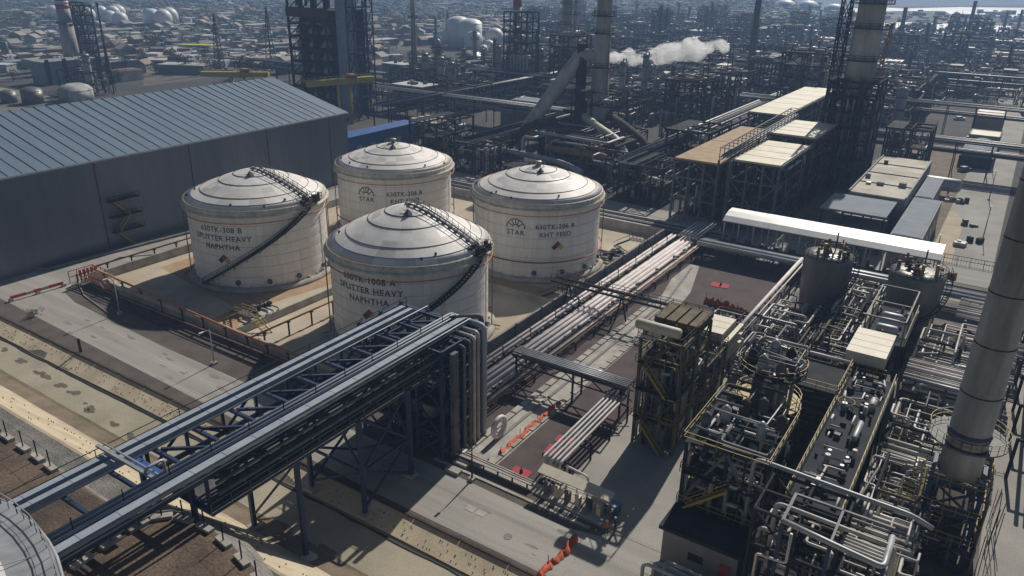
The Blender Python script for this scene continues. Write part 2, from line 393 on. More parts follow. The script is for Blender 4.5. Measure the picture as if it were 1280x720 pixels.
# gravel belt outside the arc
cx = sum(p[0] for p in arc)/len(arc); cy = sum(p[1] for p in arc)/len(arc)
inn = [at(*p, 7.0) for p in ((70, 700), (110, 670), (155, 646), (202, 632), (242, 638), (284, 658), (314, 682), (342, 712), (364, 745))]
mid = [at(*p, 10.5) for p in ((82, 712), (116, 688), (156, 662), (192, 644), (228, 644), (262, 660), (290, 682), (316, 708), (334, 742))]
mb = MB(); vs = []
for a, b in zip(inn, mid): vs += [(a[0]*1.08, a[1]*1.08, -1.2), (a[0], a[1], 7.0), (b[0], b[1], 10.53)]
mb.add(vs, [(3*i+k, 3*i+1+k, 3*i+4+k, 3*i+3+k) for i in range(len(inn)-1) for k in (0, 1)]); struct('gravel_belt', mb, 'gravel_grey')
mb = MB(); mb.add([(p[0], p[1], 10.52) for p in mid]+[(cx-2, 13, 10.54)], [(i, len(mid), i+1) for i in range(len(mid)-1)])
struct('soil_mound', mb, 'soil')

# ------------------------------------------------------------------ big round tank with handrail, bottom left
t = T('storage_tank', 'pale domed roof edge of a tank with handrail at the bottom left corner', 'tank', -57.2, -4.2)
TX, TY, TR = -55.6, -3.8, 21.4
MB().lathe(TX, TY, [(TR, 0), (TR, 16)], 96).build('shell', 'galv', t)
m = MB().lathe(TX, TY, [(TR+.02, 15.7), (TR*.8, 16.5), (TR*.5, 17.4), (TR*.2, 17.9), (.05, 18.0)], 96, caps=False); m.build('roof', 'white_roof', t)
m = MB()
for k in range(24):
    a = 2*math.pi*k/24; m.beam((TX+TR*math.cos(a), TY+TR*math.sin(a), 16.06), (TX+TR*.5*math.cos(a), TY+TR*.5*math.sin(a), 17.86), .06, .05)
m.build('roof_seam', 'galv', t)
m = MB()
ring = [(TX+(TR+1.1)*math.cos(2*math.pi*k/64), TY+(TR+1.1)*math.sin(2*math.pi*k/64), 16.0) for k in range(64)]
m.rail(ring, 1.1, 1.2, .06, True); m.build('handrail', 'galv', t)
m = MB(); m.lathe(TX, TY, [(TR+.05, 15.9), (TR+1.3, 15.9), (TR+1.3, 16.0), (TR+.05, 16.0)], 64, False, False); m.build('walkway', 'galv', t)
m = MB(); m.tube([(TX+(TR+1.4)*math.cos(2*math.pi*k/64), TY+(TR+1.4)*math.sin(2*math.pi*k/64), 15.7) for k in range(64)], .14, 6, closed=True); m.build('ring_pipe', 'galv', t)

# ------------------------------------------------------------------ tank farm
struct('dyke_floor', MB().poly([(-134, 66.3), (-59.2, 66.3), (-59.2, 152), (-134, 152)], .02), 'dyke_sand')
def wall(x0, y0, x1, y1, h, label, th=.4, m='concrete'):
    a = math.atan2(y1-y0, x1-x0); mb = MB(); L = math.hypot(x1-x0, y1-y0)
    k = max(1, round(L/8)); 
    for i in range(k):
        f0, f1 = i/k, (i+1)/k; cx = x0+(x1-x0)*(f0+f1)/2; cy = y0+(y1-y0)*(f0+f1)/2
        mb.cbox(cx, cy, 0, L/k-.04, th, h, a)
    return solo(mb, 'dyke_wall', m, x0, y0, label, 'wall')
wall(-134, 66.3, -59, 66.3, 1.7, 'front concrete dyke wall beside the orange pipe')
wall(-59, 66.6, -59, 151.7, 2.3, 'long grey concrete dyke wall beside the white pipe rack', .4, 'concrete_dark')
wall(-134, 66.6, -134, 151.7, 1.7, 'left concrete dyke wall facing the warehouse')
wall(-133.7, 152, -59, 152, 2.0, 'rear concrete dyke wall in front of the pipe sleepers')
wall(-95, 66.6, -95, 151.7, 1.3, 'low concrete dividing wall between the left and right tanks')
wall(-133.7, 106, -95.3, 106, 1.2, 'low concrete cross wall between the two left tanks')
wall(-94.7, 106, -59.3, 106, 1.2, 'low concrete cross wall between the two right tanks')
for i, p in enumerate((((-131, 96), (-124, 104), (-97, 104), (-97, 100), (-101, 76), (-97, 68), (-103, 68), (-104, 74), (-131, 78)), ((-93, 108), (-61, 108), (-61, 136), (-64, 112), (-93, 112)))):
    struct('rust_patch', MB().poly(p, .032), 'rust_sand')

def arcpts(x, y, r, z0, z1, a0, a1, n=24):
    return [(x+r*math.cos(R(a0+(a1-a0)*i/n)), y+r*math.sin(R(a0+(a1-a0)*i/n)), z0+(z1-z0)*i/n) for i in range(n+1)]
def wrap_text(txt, size, X, Y, rad, ang, z, parent, name='lettering', m='ink', sx=1.0):
    cu = bpy.data.curves.new('txt', 'FONT'); cu.body = txt; cu.size = size; cu.align_x = 'CENTER'; cu.extrude = 0; cu.space_character = 1.12; cu.offset = .018
    ob = bpy.data.objects.new('txt', cu); scene.collection.objects.link(ob)
    bpy.context.view_layer.update()
    dg = bpy.context.evaluated_depsgraph_get(); me = bpy.data.meshes.new_from_object(ob.evaluated_get(dg))
    mb = MB(); vs = []
    for v in me.vertices:
        a = R(ang)+v.co.x*sx/rad; vs.append((X+(rad+.03)*math.cos(a), Y+(rad+.03)*math.sin(a), z+v.co.y))
    mb.add(vs, [tuple(p.vertices) for p in me.polygons])
    bpy.data.objects.remove(ob); bpy.data.curves.remove(cu); bpy.data.meshes.remove(me)
    return mb.build(name, m, parent)
def curved_quad(X, Y, rad, ang, pts, off=.04):
    return [(X+(rad+off)*math.cos(R(ang)+u/rad), Y+(rad+off)*math.sin(R(ang)+u/rad), z) for u, z in pts]
def big_tank(label, X, Y, h, apex, lines, stairs, text_ang, tz, logo, seed):
    RR = 12.3; t = T('storage_tank', label, 'tank', X, Y); rr = random.Random(seed)
    MB().lathe(X, Y, [(13.6, 0), (13.6, .45), (12.9, .7), (12.4, .7)], 72).build('foundation', 'concrete', t)
    prof = []; courses = 7; ch = (h-.7)/courses
    for i in range(courses):
        z0 = .7+i*ch; prof += [(RR-.02, z0+.02), (RR+.015, z0+ch*.25), (RR+.03, z0+ch*.5), (RR+.015, z0+ch*.75), (RR-.02, z0+ch-.02)]
    shell = MB().lathe(X, Y, prof, 128, caps=False).build('shell', 'tank_white', t)
    m = MB()                                                        # weld seams
    for i in range(1, courses):
        z0 = .7+i*ch; m.lathe(X, Y, [(RR+.0, z0-.03), (RR+.035, z0-.03), (RR+.035, z0+.03), (RR, z0+.03)], 96, False, False)
        for k in range(9):
            a = R(k*40+i*17)
            m.add([(X+(RR+.034)*math.cos(a+d), Y+(RR+.034)*math.sin(a+d), zz) for d, zz in ((0, z0), (.003, z0), (.003, z0+ch), (0, z0+ch))], [(0, 1, 2, 3)])
    m.build('weld_seam', 'rim_paint', shell)
    # wind rings catching the sun on the shell
    # roof: plated dome + rim
    Rd = 12.6; zr = h+.85; apex -= .1; rise = apex-zr; nr = 9; ns = 48
    dz_ = lambda r: zr+rise*(1-(r/Rd)**1.36)
    m = MB(); prof = [(Rd*(1-i/nr)+.001 if i < nr else .3, 0) for i in range(nr+1)]
    prof = [(r, dz_(r)) for r, _ in prof]
    m.lathe(X, Y, prof, ns, True, True)
    ro = m.build('roof', roof_mat(seed), t)
    for k in range(3): ro.data.materials.append(PLATES[k])
    for p in ro.data.polygons:
        i = p.index; ring_, seg = i//ns, (i % ns)//(2 if i//ns < 5 else 4); p.material_index = random.Random(seed*999+ring_*57+seg).choice((0, 0, 0, 1, 1, 2, 3))
    MB().lathe(X, Y, [(RR+.04, h-.55), (13.1, h-.35), (13.15, h-.05), (12.85, h+.02), (12.8, h+.2), (12.74, h+.7), (12.6, h+.88), (12.3, h+.9)], 96, True, False).build('rim', 'rim_paint', t)
    MB().tube([(X+13.0*math.cos(2*math.pi*k/96), Y+13.0*math.sin(2*math.pi*k/96), h-1.25) for k in range(96)], .09, 6, closed=True).build('spray_ring', 'orange_pipe', t)
    for rad, mm in ((11.3, 'nfpa_blue' if stairs else 'red_pipe'), (9.6, 'red_pipe'), (6.2, 'steel_brown'), (3.6, 'steel_brown')):
        zz = dz_(rad)+.05
        MB().tube([(X+rad*math.cos(2*math.pi*k/80), Y+rad*math.sin(2*math.pi*k/80), zz) for k in range(80)], .05, 5, closed=True).build('spray_ring', mm, t)
    # perimeter rail
    m = MB(); ringp = arcpts(X, Y, 12.75, h, h, 0, 360, 60)[:-1]; m.rail(ringp, .9, 2.4, .03, True); m.build('handrail', 'pipe_rust', t)
    # vents
    m = MB(); m.lathe(X, Y, [(.5, apex-.1), (.5, apex+.5), (.75, apex+.6), (.6, apex+.8), (.2, apex+.9)] if not stairs else [(.45, apex-.1), (.45, apex+.15), (.1, apex+.2)], 16); vent = m.build('roof_vent', 'galv', ro)
    m = MB()
    a = R(-50); px_, py_ = X+3.0*math.cos(a), Y+3.0*math.sin(a); zz = dz_(3.0)
    m.add([(px_-.5, py_-.5, zz), (px_+.5, py_-.5, zz), (px_+.5, py_+.5, zz), (px_-.5, py_+.5, zz), (px_, py_, zz+.9)], [(0, 1, 4), (1, 2, 4), (2, 3, 4), (3, 0, 4)]); m.build('hatch', 'steel_grey', ro)
    m = MB()
    for k in range(5):
        a = R(rr.uniform(-150, 30)); r0 = rr.uniform(10.5, 12.2); zz = dz_(r0)
        m.cbox(X+r0*math.cos(a), Y+r0*math.sin(a), zz-.1, .25, .25, .45)
    m.build('nozzle', 'steel_brown', ro)
    m = MB()
    for k in range(36): a = 2*math.pi*k/36; m.cbox(X+12.55*math.cos(a), Y+12.55*math.sin(a), .7, .3, .3, .35, a)
    m.build('anchor_chair', 'rim_paint', shell)
    # manway + nozzles at the base
    for k, a in enumerate((-60, -35, -10, 20)):
        ca, sa = math.cos(R(a)), math.sin(R(a)); m = MB().tube([(X+12.2*ca, Y+12.2*sa, 1.7), (X+12.75*ca, Y+12.75*sa, 1.7)], .45, 14)
        m.build('manway', 'steel_grey', shell)
    # descending rim pipes
    for a in (-128, 30, 60):
        ca, sa = math.cos(R(a)), math.sin(R(a)); MB().pipe([(X+13*ca, Y+13*sa, h-1.2), (X+13*ca, Y+13*sa, .6), (X+14.4*ca, Y+14.4*sa, .4)], .1, 6).build('downpipe', 'pipe_rust', t)
    if stairs:
        m = MB(); n = 46; a0, a1 = -92, 4
        inner = arcpts(X, Y, RR+.2, .8, h-.1, a0, a1, n); outer = arcpts(X, Y, RR+1.05, .8, h-.1, a0, a1, n)
        for p, q in zip(inner, inner[1:]): m.beam(p, q, .08, .36)
        for p, q in zip(outer, outer[1:]):
            m.beam(p, q, .08, .36); m.beam((p[0], p[1], p[2]+1), (q[0], q[1], q[2]+1), .07); m.beam((p[0], p[1], p[2]+.5), (q[0], q[1], q[2]+.5), .04)
        for i, (p, q) in enumerate(zip(inner, outer)):
            m.beam(p, q, .34, .05); m.beam(q, (q[0], q[1], q[2]+1), .05)
            if i % 5 == 0: m.beam((p[0], p[1], p[2]-.9), q, .07)
        m.build('spiral_stair', 'steel_dark', t)
        # top platform
        pc = []; m = MB()
        for a in range(-2, 20, 4):
            for b in (11.2, 13.6): pc.append((X+b*math.cos(R(a)), Y+b*math.sin(R(a)), h+.9))
        k = len(pc)//2
        m.add(pc, [(2*i, 2*i+1, 2*i+3, 2*i+2) for i in range(k-1)]); 
        m.add([(p[0], p[1], p[2]-.12) for p in pc], [(2*i, 2*i+2, 2*i+3, 2*i+1) for i in range(k-1)])
        plf = m.build('platform', 'steel_brown', t)
        m = MB(); m.rail([pc[2*i+1] for i in range(k)], 1.1, 1, .06); m.rail([pc[2*i] for i in range(k)], 1.1, 1, .06); m.rail([pc[0], pc[1]], 1.1, 1, .06); m.rail([pc[-2], pc[-1]], 1.1, 1, .06)
        m.build('handrail', 'steel_brown', plf)
        m = MB()
        for i in range(9):
            a = R(rr.uniform(-1, 17)); r0 = rr.uniform(11.4, 13.3); m.cbox(X+r0*math.cos(a), Y+r0*math.sin(a), h+.4, rr.uniform(.25, .6), rr.uniform(.25, .6), rr.uniform(.8, 1.9))
        m.build('valve_box', 'steel_brown', plf)
        # radial roof walkway
        m = MB(); n = 12
        for sgn in (-.55, .55):
            pts = []
            for i in range(n+1):
                r0 = 11.9*(1-i/n)+.5; zz = dz_(r0)+.25; a = R(9)
                pts.append((X+r0*math.cos(a)-sgn*math.sin(a), Y+r0*math.sin(a)+sgn*math.cos(a), zz))
            for p, q in zip(pts, pts[1:]):
                m.beam(p, q, .08, .2); m.beam((p[0], p[1], p[2]+1), (q[0], q[1], q[2]+1), .07); m.beam((p[0], p[1], p[2]+.5), (q[0], q[1], q[2]+.5), .05); m.beam(p, (p[0], p[1], p[2]+1), .06)
            if sgn < 0: left = pts
        for p, q in zip(left, pts):
            m.beam(p, q, .5, .06)
        m.build('roof_walkway', 'steel_grey', t)
    else:
        m = MB(); m.tube([(X+13.0*math.cos(R(a)), Y+13.0*math.sin(R(a)), 3.9) for a in range(0, 360, 4)], .12, 6, closed=True)
        m.build('spray_ring', 'red_pipe', t)
        m = MB(); m.rail([(X-1.2, Y-1.2, apex-.1), (X+1.2, Y-1.2, apex-.1), (X+1.2, Y+1.2, apex-.1), (X-1.2, Y+1.2, apex-.1)], 1, 1.2, .06, True); m.build('vent_rail', 'steel_grey', t)
    for i, (txt, size, dz) in enumerate(lines): wrap_text(txt, size, X, Y, RR+.03, text_ang, tz-dz, shell)
    # hazard diamond: four coloured squares
    dz = tz-lines[-1][2]-2.0; da = text_ang+(1 if stairs else 2)
    for (u, v), mm in (((-.6, 0), 'nfpa_blue'), ((0, .6), 'nfpa_red'), ((.6, 0), 'nfpa_yellow'), ((0, -.6), 'nfpa_white')):
        m = MB().add(curved_quad(X, Y, RR+.03, da, [(u-.6, dz+v), (u, dz+v-.6), (u+.6, dz+v), (u, dz+v+.6)]), [(0, 1, 2, 3)]); m.build('hazard_diamond', mm, shell)
    if logo:
        m = MB()
        def arcline(cu, cv, r, b0, b1, n=14, w_=.09, sy=1):
            pts = [(cu+r*math.cos(R(b0+(b1-b0)*i/n)), cv+sy*r*math.sin(R(b0+(b1-b0)*i/n))) for i in range(n+1)]
            for (u0, v0), (u1, v1) in zip(pts, pts[1:]):
                L = math.hypot(u1-u0, v1-v0) or 1; nx, ny = -(v1-v0)/L*w_, (u1-u0)/L*w_
                m.add(curved_quad(X, Y, RR+.03, -77, [(u0-nx, v0-ny), (u1-nx, v1-ny), (u1+nx, v1+ny), (u0+nx, v0+ny)]), [(0, 1, 2, 3)])
        arcline(0, tz-.1, 1.75, 0, 180); arcline(0, tz-.1, .7, 20, 160, 8)
        for b in (35, 65, 90, 115, 145):
            m2 = [(.7*math.cos(R(b)), tz-.1+.7*math.sin(R(b))), (1.75*math.cos(R(b)), tz-.1+1.75*math.sin(R(b)))]
            (u0, v0), (u1, v1) = m2; nx, ny = -(v1-v0)*.08, (u1-u0)*.08
            m.add(curved_quad(X, Y, RR+.03, -77, [(u0-nx, v0-ny), (u1-nx, v1-ny), (u1+nx, v1+ny), (u0+nx, v0+ny)]), [(0, 1, 2, 3)])
        m.build('emblem', 'ink', shell)
        wrap_text('STAR', 1.35, X, Y, RR+.03, -77, tz-1.35, shell)
    return t
PLATES = [mat('plate_a', (.70, .68, .64), .55, 0, (.60, .58, .53), .45, .3, .7, .05, 5), mat('plate_b', (.59, .57, .53), .6, 0, (.50, .48, .44), .45, .3, .7, .05, 5), mat('plate_c', (.84, .82, .78), .5, 0, (.74, .72, .67), .45, .3, .7, .05, 5)]
def roof_mat(seed):
    """weathered plates: brick-like tone by plate (voronoi cells), chalky paint"""
    m = mat('roof_plates_%d' % seed, (.80, .78, .74), .6, .0, (.68, .655, .60), .45, .3, .7, .05, 5)
    n = m.node_tree; b = n.nodes['Principled BSDF']; src = b.inputs['Base Color'].links[0].from_socket
    tc = n.nodes.new('ShaderNodeTexCoord'); vo = n.nodes.new('ShaderNodeTexVoronoi'); vo.inputs['Scale'].default_value = .42; vo.distance = 'CHEBYCHEV'
    n.links.new(tc.outputs['Object'], vo.inputs[0]); mr = n.nodes.new('ShaderNodeMapRange'); mr.inputs[3].default_value = .9; mr.inputs[4].default_value = 1.04
    sep = n.nodes.new('ShaderNodeSeparateColor'); n.links.new(vo.outputs['Color'], sep.inputs[0]); n.links.new(sep.outputs[0], mr.inputs[0])
    mx = n.nodes.new('ShaderNodeVectorMath'); mx.operation = 'SCALE'; n.links.new(src, mx.inputs[0]); n.links.new(mr.outputs[0], mx.inputs['Scale']); n.links.new(mx.outputs[0], b.inputs['Base Color'])
    return m
big_tank('white dome-roofed tank marked 630TK-308 B, nearest the warehouse', -115.4, 89.8, 14, 19.5, [('630TK-308 B', 1.35, 0), ('SPLITTER HEAVY', 1.35, 1.6), ('NAPHTHA', 1.35, 3.2)], True, -71, 10.9, False, 1)
big_tank('white dome-roofed tank marked 630TK-1008 A, behind the pipe bridge', -75.3, 86.3, 14, 20.6, [('630TK-1008 A', 1.35, 0), ('SPLITTER HEAVY', 1.35, 1.6), ('NAPHTHA', 1.35, 3.2)], True, -80, 11.8, False, 2)
big_tank('white tank marked 630TK-206 A with a red diamond sign, right of the four', -75.3, 124.5, 14, 19.2, [('630TK-206 A', 1.25, 0), ('KHT FEED', 1.25, 1.55)], False, -42, 10.2, True, 3)
big_tank('white tank marked 630TK-206 B, rearmost and partly hidden', -112, 124.3, 14, 18.9, [('630TK-206 B', 1.25, 0), ('KHT FEED', 1.25, 1.55)], False, -39, 10.2, True, 4)

# ------------------------------------------------------------------ dyke pipework
def pipe_thing(name, label, pts, r, m, n=8, supp=None, cat='pipe', zsup=0):
    t = T(name, label, cat, pts[0][0], pts[0][1])
    MB().pipe(pts, r, n).build('pipe_run', m, t)
    if supp:
        V = [Vector(p) for p in pts]
        for a, b in zip(V, V[1:]):
            d = b-a; L = d.length
            if L < supp or abs(d.z) > L*.5: continue
            k = int(L//supp)
            for i in range(k+1):
                p = a.lerp(b, (i+.5)/(k+1))
                s1 = MB(); s1.beam((p.x, p.y, zsup), (p.x, p.y, p.z-r), .2); s1.cbox(p.x, p.y, p.z-r-.12, .6, .6, .1)
                s1.build('support', 'steel_dark', t)
    return t
pipe_thing('fire_main', 'orange fire main running along the front dyke wall', [(-133, 105, 2.6), (-133, 66.9, 2.6), (-92, 65.2, 2.3), (-78.5, 65.2, 2.3), (-78.5, 104, 2.2)][1:4], .17, 'orange_pipe', 8, 6)
pipe_thing('fire_main', 'red fire main above the left dyke wall by the left tank', [(-134.4, 67.5, 2.7), (-134.4, 96, 2.7), (-128, 100, 2.7)], .16, 'red_pipe', 8, 5)
pipe_thing('fire_main', 'orange fire main turning from the front wall toward the two nearer tanks', [(-88.5, 65.0, 2.5), (-88.5, 84, 2.5), (-88.5, 104, 2.5)], .16, 'orange_pipe', 8, 5)
pipe_thing('water_pipe', 'rusty brown pipe along the foot of the front dyke wall', [(-130, 64.6, .8), (-62, 64.6, .8)], .14, 'pipe_rust', 8, 7)
pipe_thing('water_pipe', 'thin dark pipe on the gravel between dyke and road', [(-128, 63.2, .35), (-62, 62.9, .35)], .1, 'steel_dark', 6)
pipe_thing('water_pipe', 'second thin dark pipe on the gravel nearer the road', [(-128, 62.5, .3), (-62, 62.2, .3)], .08, 'steel_dark', 6)
# pipe kerb curve on the left
m = MB(); pts = [at(*p) for p in ((200, 318), (150, 322), (112, 338), (98, 355), (105, 370), (135, 392))]
m.tube([(p[0], p[1], .12) for p in pts], .12, 6); solo(m, 'kerb', 'concrete', pts[0][0], pts[0][1], 'curved pale kerb at the road fork beside the left dyke corner', 'kerb')
# manifold with red headers at the left dyke corner
t = T('valve_manifold', 'red valve manifold at the left corner of the dyke', 'valves', -132, 66)
for k in range(5):
    m = MB(); y = 64.6+k*.7; m.pipe([(-135.5, y, .2), (-135.5, y, 1.9+.1*k), (-128, y, 1.9+.1*k), (-126+k*.4, y, .3)], .12, 6); m.build('pipe', 'red_pipe' if k < 3 else 'cream_panel', t)
    m = MB(); m.cbox(-134, y, 2.0, .4, .3, .9); m.tube([(-134, y, 2.9), (-134, y, 3.0)], .28, 10); m.build('valve', 'red_paint', t)
m = MB().rail([(-137, 64, 0), (-137, 68.5, 0), (-133, 68.5, 0)], 2.2, 1.4, .1); m.build('guard_rail', 'red_paint', t)
# yellow handrailed stile + pipes at tank 308B front right
def stile(x, y, label, rz=0, m_='yellow'):
    t = T('stile', label, 'stairs', x, y)
    MB().cbox(x, y, 2.1, 3.4, 1.4, .1).build('platform', 'steel_grey', t)
    a = MB().stair((x-5.2, y, .05), (x-1.7, y, 2.1), 1.2, 'x'); a.build('stair', m_, t)
    a = MB().stair((x+5.2, y, .05), (x+1.7, y, 2.1), 1.2, 'x'); a.build('stair', m_, t)
    a = MB(); a.rail([(x-1.7, y-.7, 2.2), (x+1.7, y-.7, 2.2)], 1.1, .9, .07); a.rail([(x-1.7, y+.7, 2.2), (x+1.7, y+.7, 2.2)], 1.1, .9, .07); a.build('handrail', m_, t)
    return t
stile(-96.5, 70.5, 'yellow railed stair stile over the dyke wall in front of tank 308 B')
stile(-60.5, 141, 'steel stair stile over the dyke wall right of tank 206 A', m_='steel_dark')
stile(-59, 107.5, 'dark steel stile over the long dyke wall between the right tanks', m_='steel_dark')
rr = random.Random(31)
for lab, cx, cy in (('cluster of grey suction pipes and valves in front of tank 308 B', -98.5, 74), ('cluster of grey valves and pipes right of tank 206 A', -62.8, 133), ('pipes and valves beside the bridge foot near tank 1008 A', -63.5, 71), ('dark valve cluster between the two left tanks', -98.5, 112)):
    t = T('valve_station', lab, 'valves', cx, cy)
    for k in range(5):
        y = cy-2+k*1.0; zt = rr.uniform(.9, 1.6)
        MB().pipe([(cx-4.5, y, .6), (cx-1, y, .6), (cx-1, y, zt), (cx+3.5, y, zt), (cx+3.5, y-2, .5)], rr.choice([.16, .24, .3]), 8).build('pipe', rr.choice(['galv', 'steel_grey', 'insulation']), t)
        v = MB(); v.cbox(cx+1, y, zt-.3, .7, .6, .8); v.tube([(cx+1, y, zt+.4), (cx+1, y, zt+1.2)], .06, 6); v.tube([(cx+1, y, zt+1.15), (cx+1, y, zt+1.25)], .35, 10); v.build('valve', 'steel_dark', t)
# lamp posts
def lamp(x, y, h, label, m_='galv'):
    t = T('lamp_post', label, 'lamp post', x, y)
    MB().tube([(x, y, 0), (x, y, h)], [.12, .06], 8).build('pole', m_, t); MB().beam((x, y, h), (x, y-1.2, h+.1), .07).build('arm', m_, t)
    MB().cbox(x, y-1.3, h-.02, .3, .7, .14).build('lamp_head', 'white_paint', t)
    MB().cbox(x, y, 0, .7, .7, .35).build('footing', 'concrete', t)
a = at(150, 392); lamp(a[0], a[1], 6.5, 'slim lamp post on gravel left of the front dyke wall')
a = at(268, 455); lamp(a[0], a[1], 5.5, 'slim lamp post on gravel near the middle of the front dyke wall')
a = at(590, 600); lamp(a[0], a[1], 4.6, 'low lamp post on a concrete block at the foot of the bridge tower', 'steel_dark')
a = at(101, 440); m = MB().beam((a[0], a[1], 0), (a[0], a[1], 2.2), .3); solo(m, 'bollard', 'black', a[0], a[1], 'dark marker post on the road verge', 'bollard')
a = at(42, 396)
t = T('shrub', 'small dark shrub on the road verge at left', 'shrub', a[0], a[1]); m = MB(); rr = random.Random(5)
for k in range(260):
    u = Vector((rr.gauss(0, .45), rr.gauss(0, .45), abs(rr.gauss(.6, .4)))); d = Vector((rr.uniform(-1, 1), rr.uniform(-1, 1), rr.uniform(-1, 1)))*.2; e = Vector((rr.uniform(-1, 1), rr.uniform(-1, 1), rr.uniform(-1, 1)))*.2
    p = Vector((a[0], a[1], .1))+u; m.add([p, p+d, p+e], [(0, 1, 2)])
m.build('foliage', 'leaves_dark', t); MB().tube([(a[0], a[1], 0), (a[0], a[1], .8)], .06, 5).build('stem', 'trunk', t)
# red-white barrier across the left road
a, b = at(14, 377), at(80, 358); t = T('road_barrier', 'red and white striped barrier lying across the left road', 'barrier', a[0], a[1])
A, B = Vector((a[0], a[1], .7)), Vector((b[0], b[1], .7))
for k in range(7):
    MB().beam(A.lerp(B, k/7), A.lerp(B, (k+1)/7), .28, .5).build('stripe', 'red_paint' if k not in (2, 3, 4) or k == 3 else 'concrete', t)
for q in (A, B, A.lerp(B, .5)): MB().cbox(q.x, q.y, 0, .6, .6, .55).build('foot', 'concrete', t)

# ------------------------------------------------------------------ warehouse
t = T('warehouse', 'long dark blue-grey metal warehouse with ribbed roof', 'warehouse', -165, 100)
WX, RX, WB = -148, -175.7, -203.4; Y0, Y1, EZ, RZ = 20, 146.4, 18.4, 24.9
m = MB().add([(WX, Y0, 0), (WX, Y1, 0), (WX, Y1, EZ), (WX, Y0, EZ)], [(0, 1, 2, 3)])
m.add([(WB, Y0, 0), (WB, Y1, 0), (WB, Y1, EZ), (WB, Y0, EZ)], [(3, 2, 1, 0)])
for y in (Y0, Y1): m.add([(WX, y, 0), (WX, y, EZ), (RX, y, RZ), (WB, y, EZ), (WB, y, 0)], [(0, 1, 2, 3, 4)])
m.build('wall', 'warehouse_wall', t)
m = MB()
for x0, z0, x1, z1 in ((WX+.5, EZ-.05, RX, RZ+.1), (RX, RZ+.1, WB-.5, EZ-.05)):
    m.add([(x0, Y0-.4, z0), (x0, Y1+.4, z0), (x1, Y1+.4, z1), (x1, Y0-.4, z1), (x0, Y0-.4, z0-.35), (x0, Y1+.4, z0-.35), (x1, Y1+.4, z1-.35), (x1, Y0-.4, z1-.35)], [(0, 1, 2, 3), (7, 6, 5, 4), (0, 4, 5, 1), (1, 5, 6, 2), (2, 6, 7, 3), (3, 7, 4, 0)])
m.build('roof', 'warehouse_roof', t)
for k in range(52):
    y = Y0+2.5+k*2.5
    if y > Y1-2: break
    m = MB().beam((WX+.3, y, EZ+.02), (RX, y, RZ+.17), .2 if k % 2 == 0 else .07, .1); m.build('roof_rib', 'steel_brown', t)
m = MB()
y = Y0+1
while y < Y1:
    m.box(WX, WX+.025, y, y+.5, .2, EZ-.1); y += 1.0
m.build('cladding_rib', 'warehouse_wall', t)
for y in (36, 57, 78, 99, 120, 140): MB().box(WX+.07, WX+.2, y, y+.22, .1, EZ-.3).build('downpipe', 'steel_grey', t)
MB().box(WX+.5, WX+.72, Y0, Y1+.3, EZ-.42, EZ-.12).build('gutter', 'galv', t)
for k, z in enumerate((6.5, 9.8, 3.4)):
    g = MB(); g.box(WX+.2, WX+1.5, 79, 85.5, z, z+.12); g.rail([(WX+1.5, 79, z), (WX+1.5, 85.5, z)], 1.1, 1.1, .06); g.build('escape_landing', 'steel_dark', t)
m = MB()
for z0, z1, ya, yb in ((0, 3.4, 83, 80), (3.5, 6.5, 80, 83), (6.6, 9.8, 83, 80)): m.stair((WX+.9, ya, z0), (WX+.9, yb, z1), 1, 'y')
m.build('escape_stair', 'yellow', t)
m = MB()
for k in range(40): m.cbox(*(at(0+k*6, 334+8*math.sin(k*.08)-k*.9)), .02, .5, .5, .4)
m = MB(); m.tube([(p[0], p[1], .25) for p in [at(*q) for q in ((-40, 318), (0, 330), (30, 338), (62, 338), (120, 322), (240, 291), (350, 262))]], .35, 6)
solo(m, 'kerb', 'gravel_grey', -148, 65, 'rounded rubble kerb along the foot of the warehouse', 'kerb')
# ------------------------------------------------------------------ overhead pipe bridge
t = T('pipe_bridge', 'long navy truss pipe bridge carrying big grey ducts over the road', 'pipe bridge', -54, 40)
BX0, BX1, BZ = -58.6, -49.7, 14.4; BY0, BY1 = 18.5, 66.5
for x in (BX0+.2, BX1-.2):
    for z in (BZ, BZ-3.0): MB().beam((x, BY0 if z == BZ else 30, z), (x, BY1, z), .35, .4).build('chord', 'navy', t)
bays = 12; bl = (BY1-BY0)/bays
for i in range(bays+1):
    y = BY0+i*bl
    MB().beam((BX0, y, BZ+.05), (BX1, y, BZ+.05), .3, .35).build('cross_beam', 'navy', t)
    if y < 29.9: continue
    MB().beam((BX0, y, BZ-3), (BX1, y, BZ-3), .3, .35).build('cross_beam', 'navy', t)
    if y > 29.9:
        for x in (BX0+.2, BX1-.2): MB().beam((x, y, BZ), (x, y, BZ-3), .26).build('post', 'navy', t)
    if i < bays:
        for x in ((BX0+.2, BX1-.2) if y > 29.9 else ()): MB().beam((x, y, BZ-3 if i % 2 else BZ), (x, y+bl, BZ if i % 2 else BZ-3), .22).build('diagonal', 'navy', t)
        MB().beam((BX0+2, y+bl*.1, BZ+.0), (BX1-3, y+bl*.9, BZ+.0), .26).build('diagonal', 'navy', t)
def boxduct(pts, w, h):
    m = MB(); L = []
    for p, q in zip(pts, pts[1:]):
        m.beam(p, q, w, h); d = Vector(q)-Vector(p); k = int(d.length/3)
        for i in range(1, k):                                       # jacket joint bands
            c = Vector(p).lerp(Vector(q), i/k); u = d.normalized()*.04; m.beam(c-u, c+u, w+.05, h+.05)
    for c in pts[1:-1]: m.cbox(c[0], c[1]-.1, c[2]-h*.5, w-.01, h*.9, h*.95)
    return m
for x in (-57.5, -51.2): MB().box(x-.32, x+.32, 18, BY1-1, BZ+.1, BZ+.42).build('cable_tray', 'navy', t)
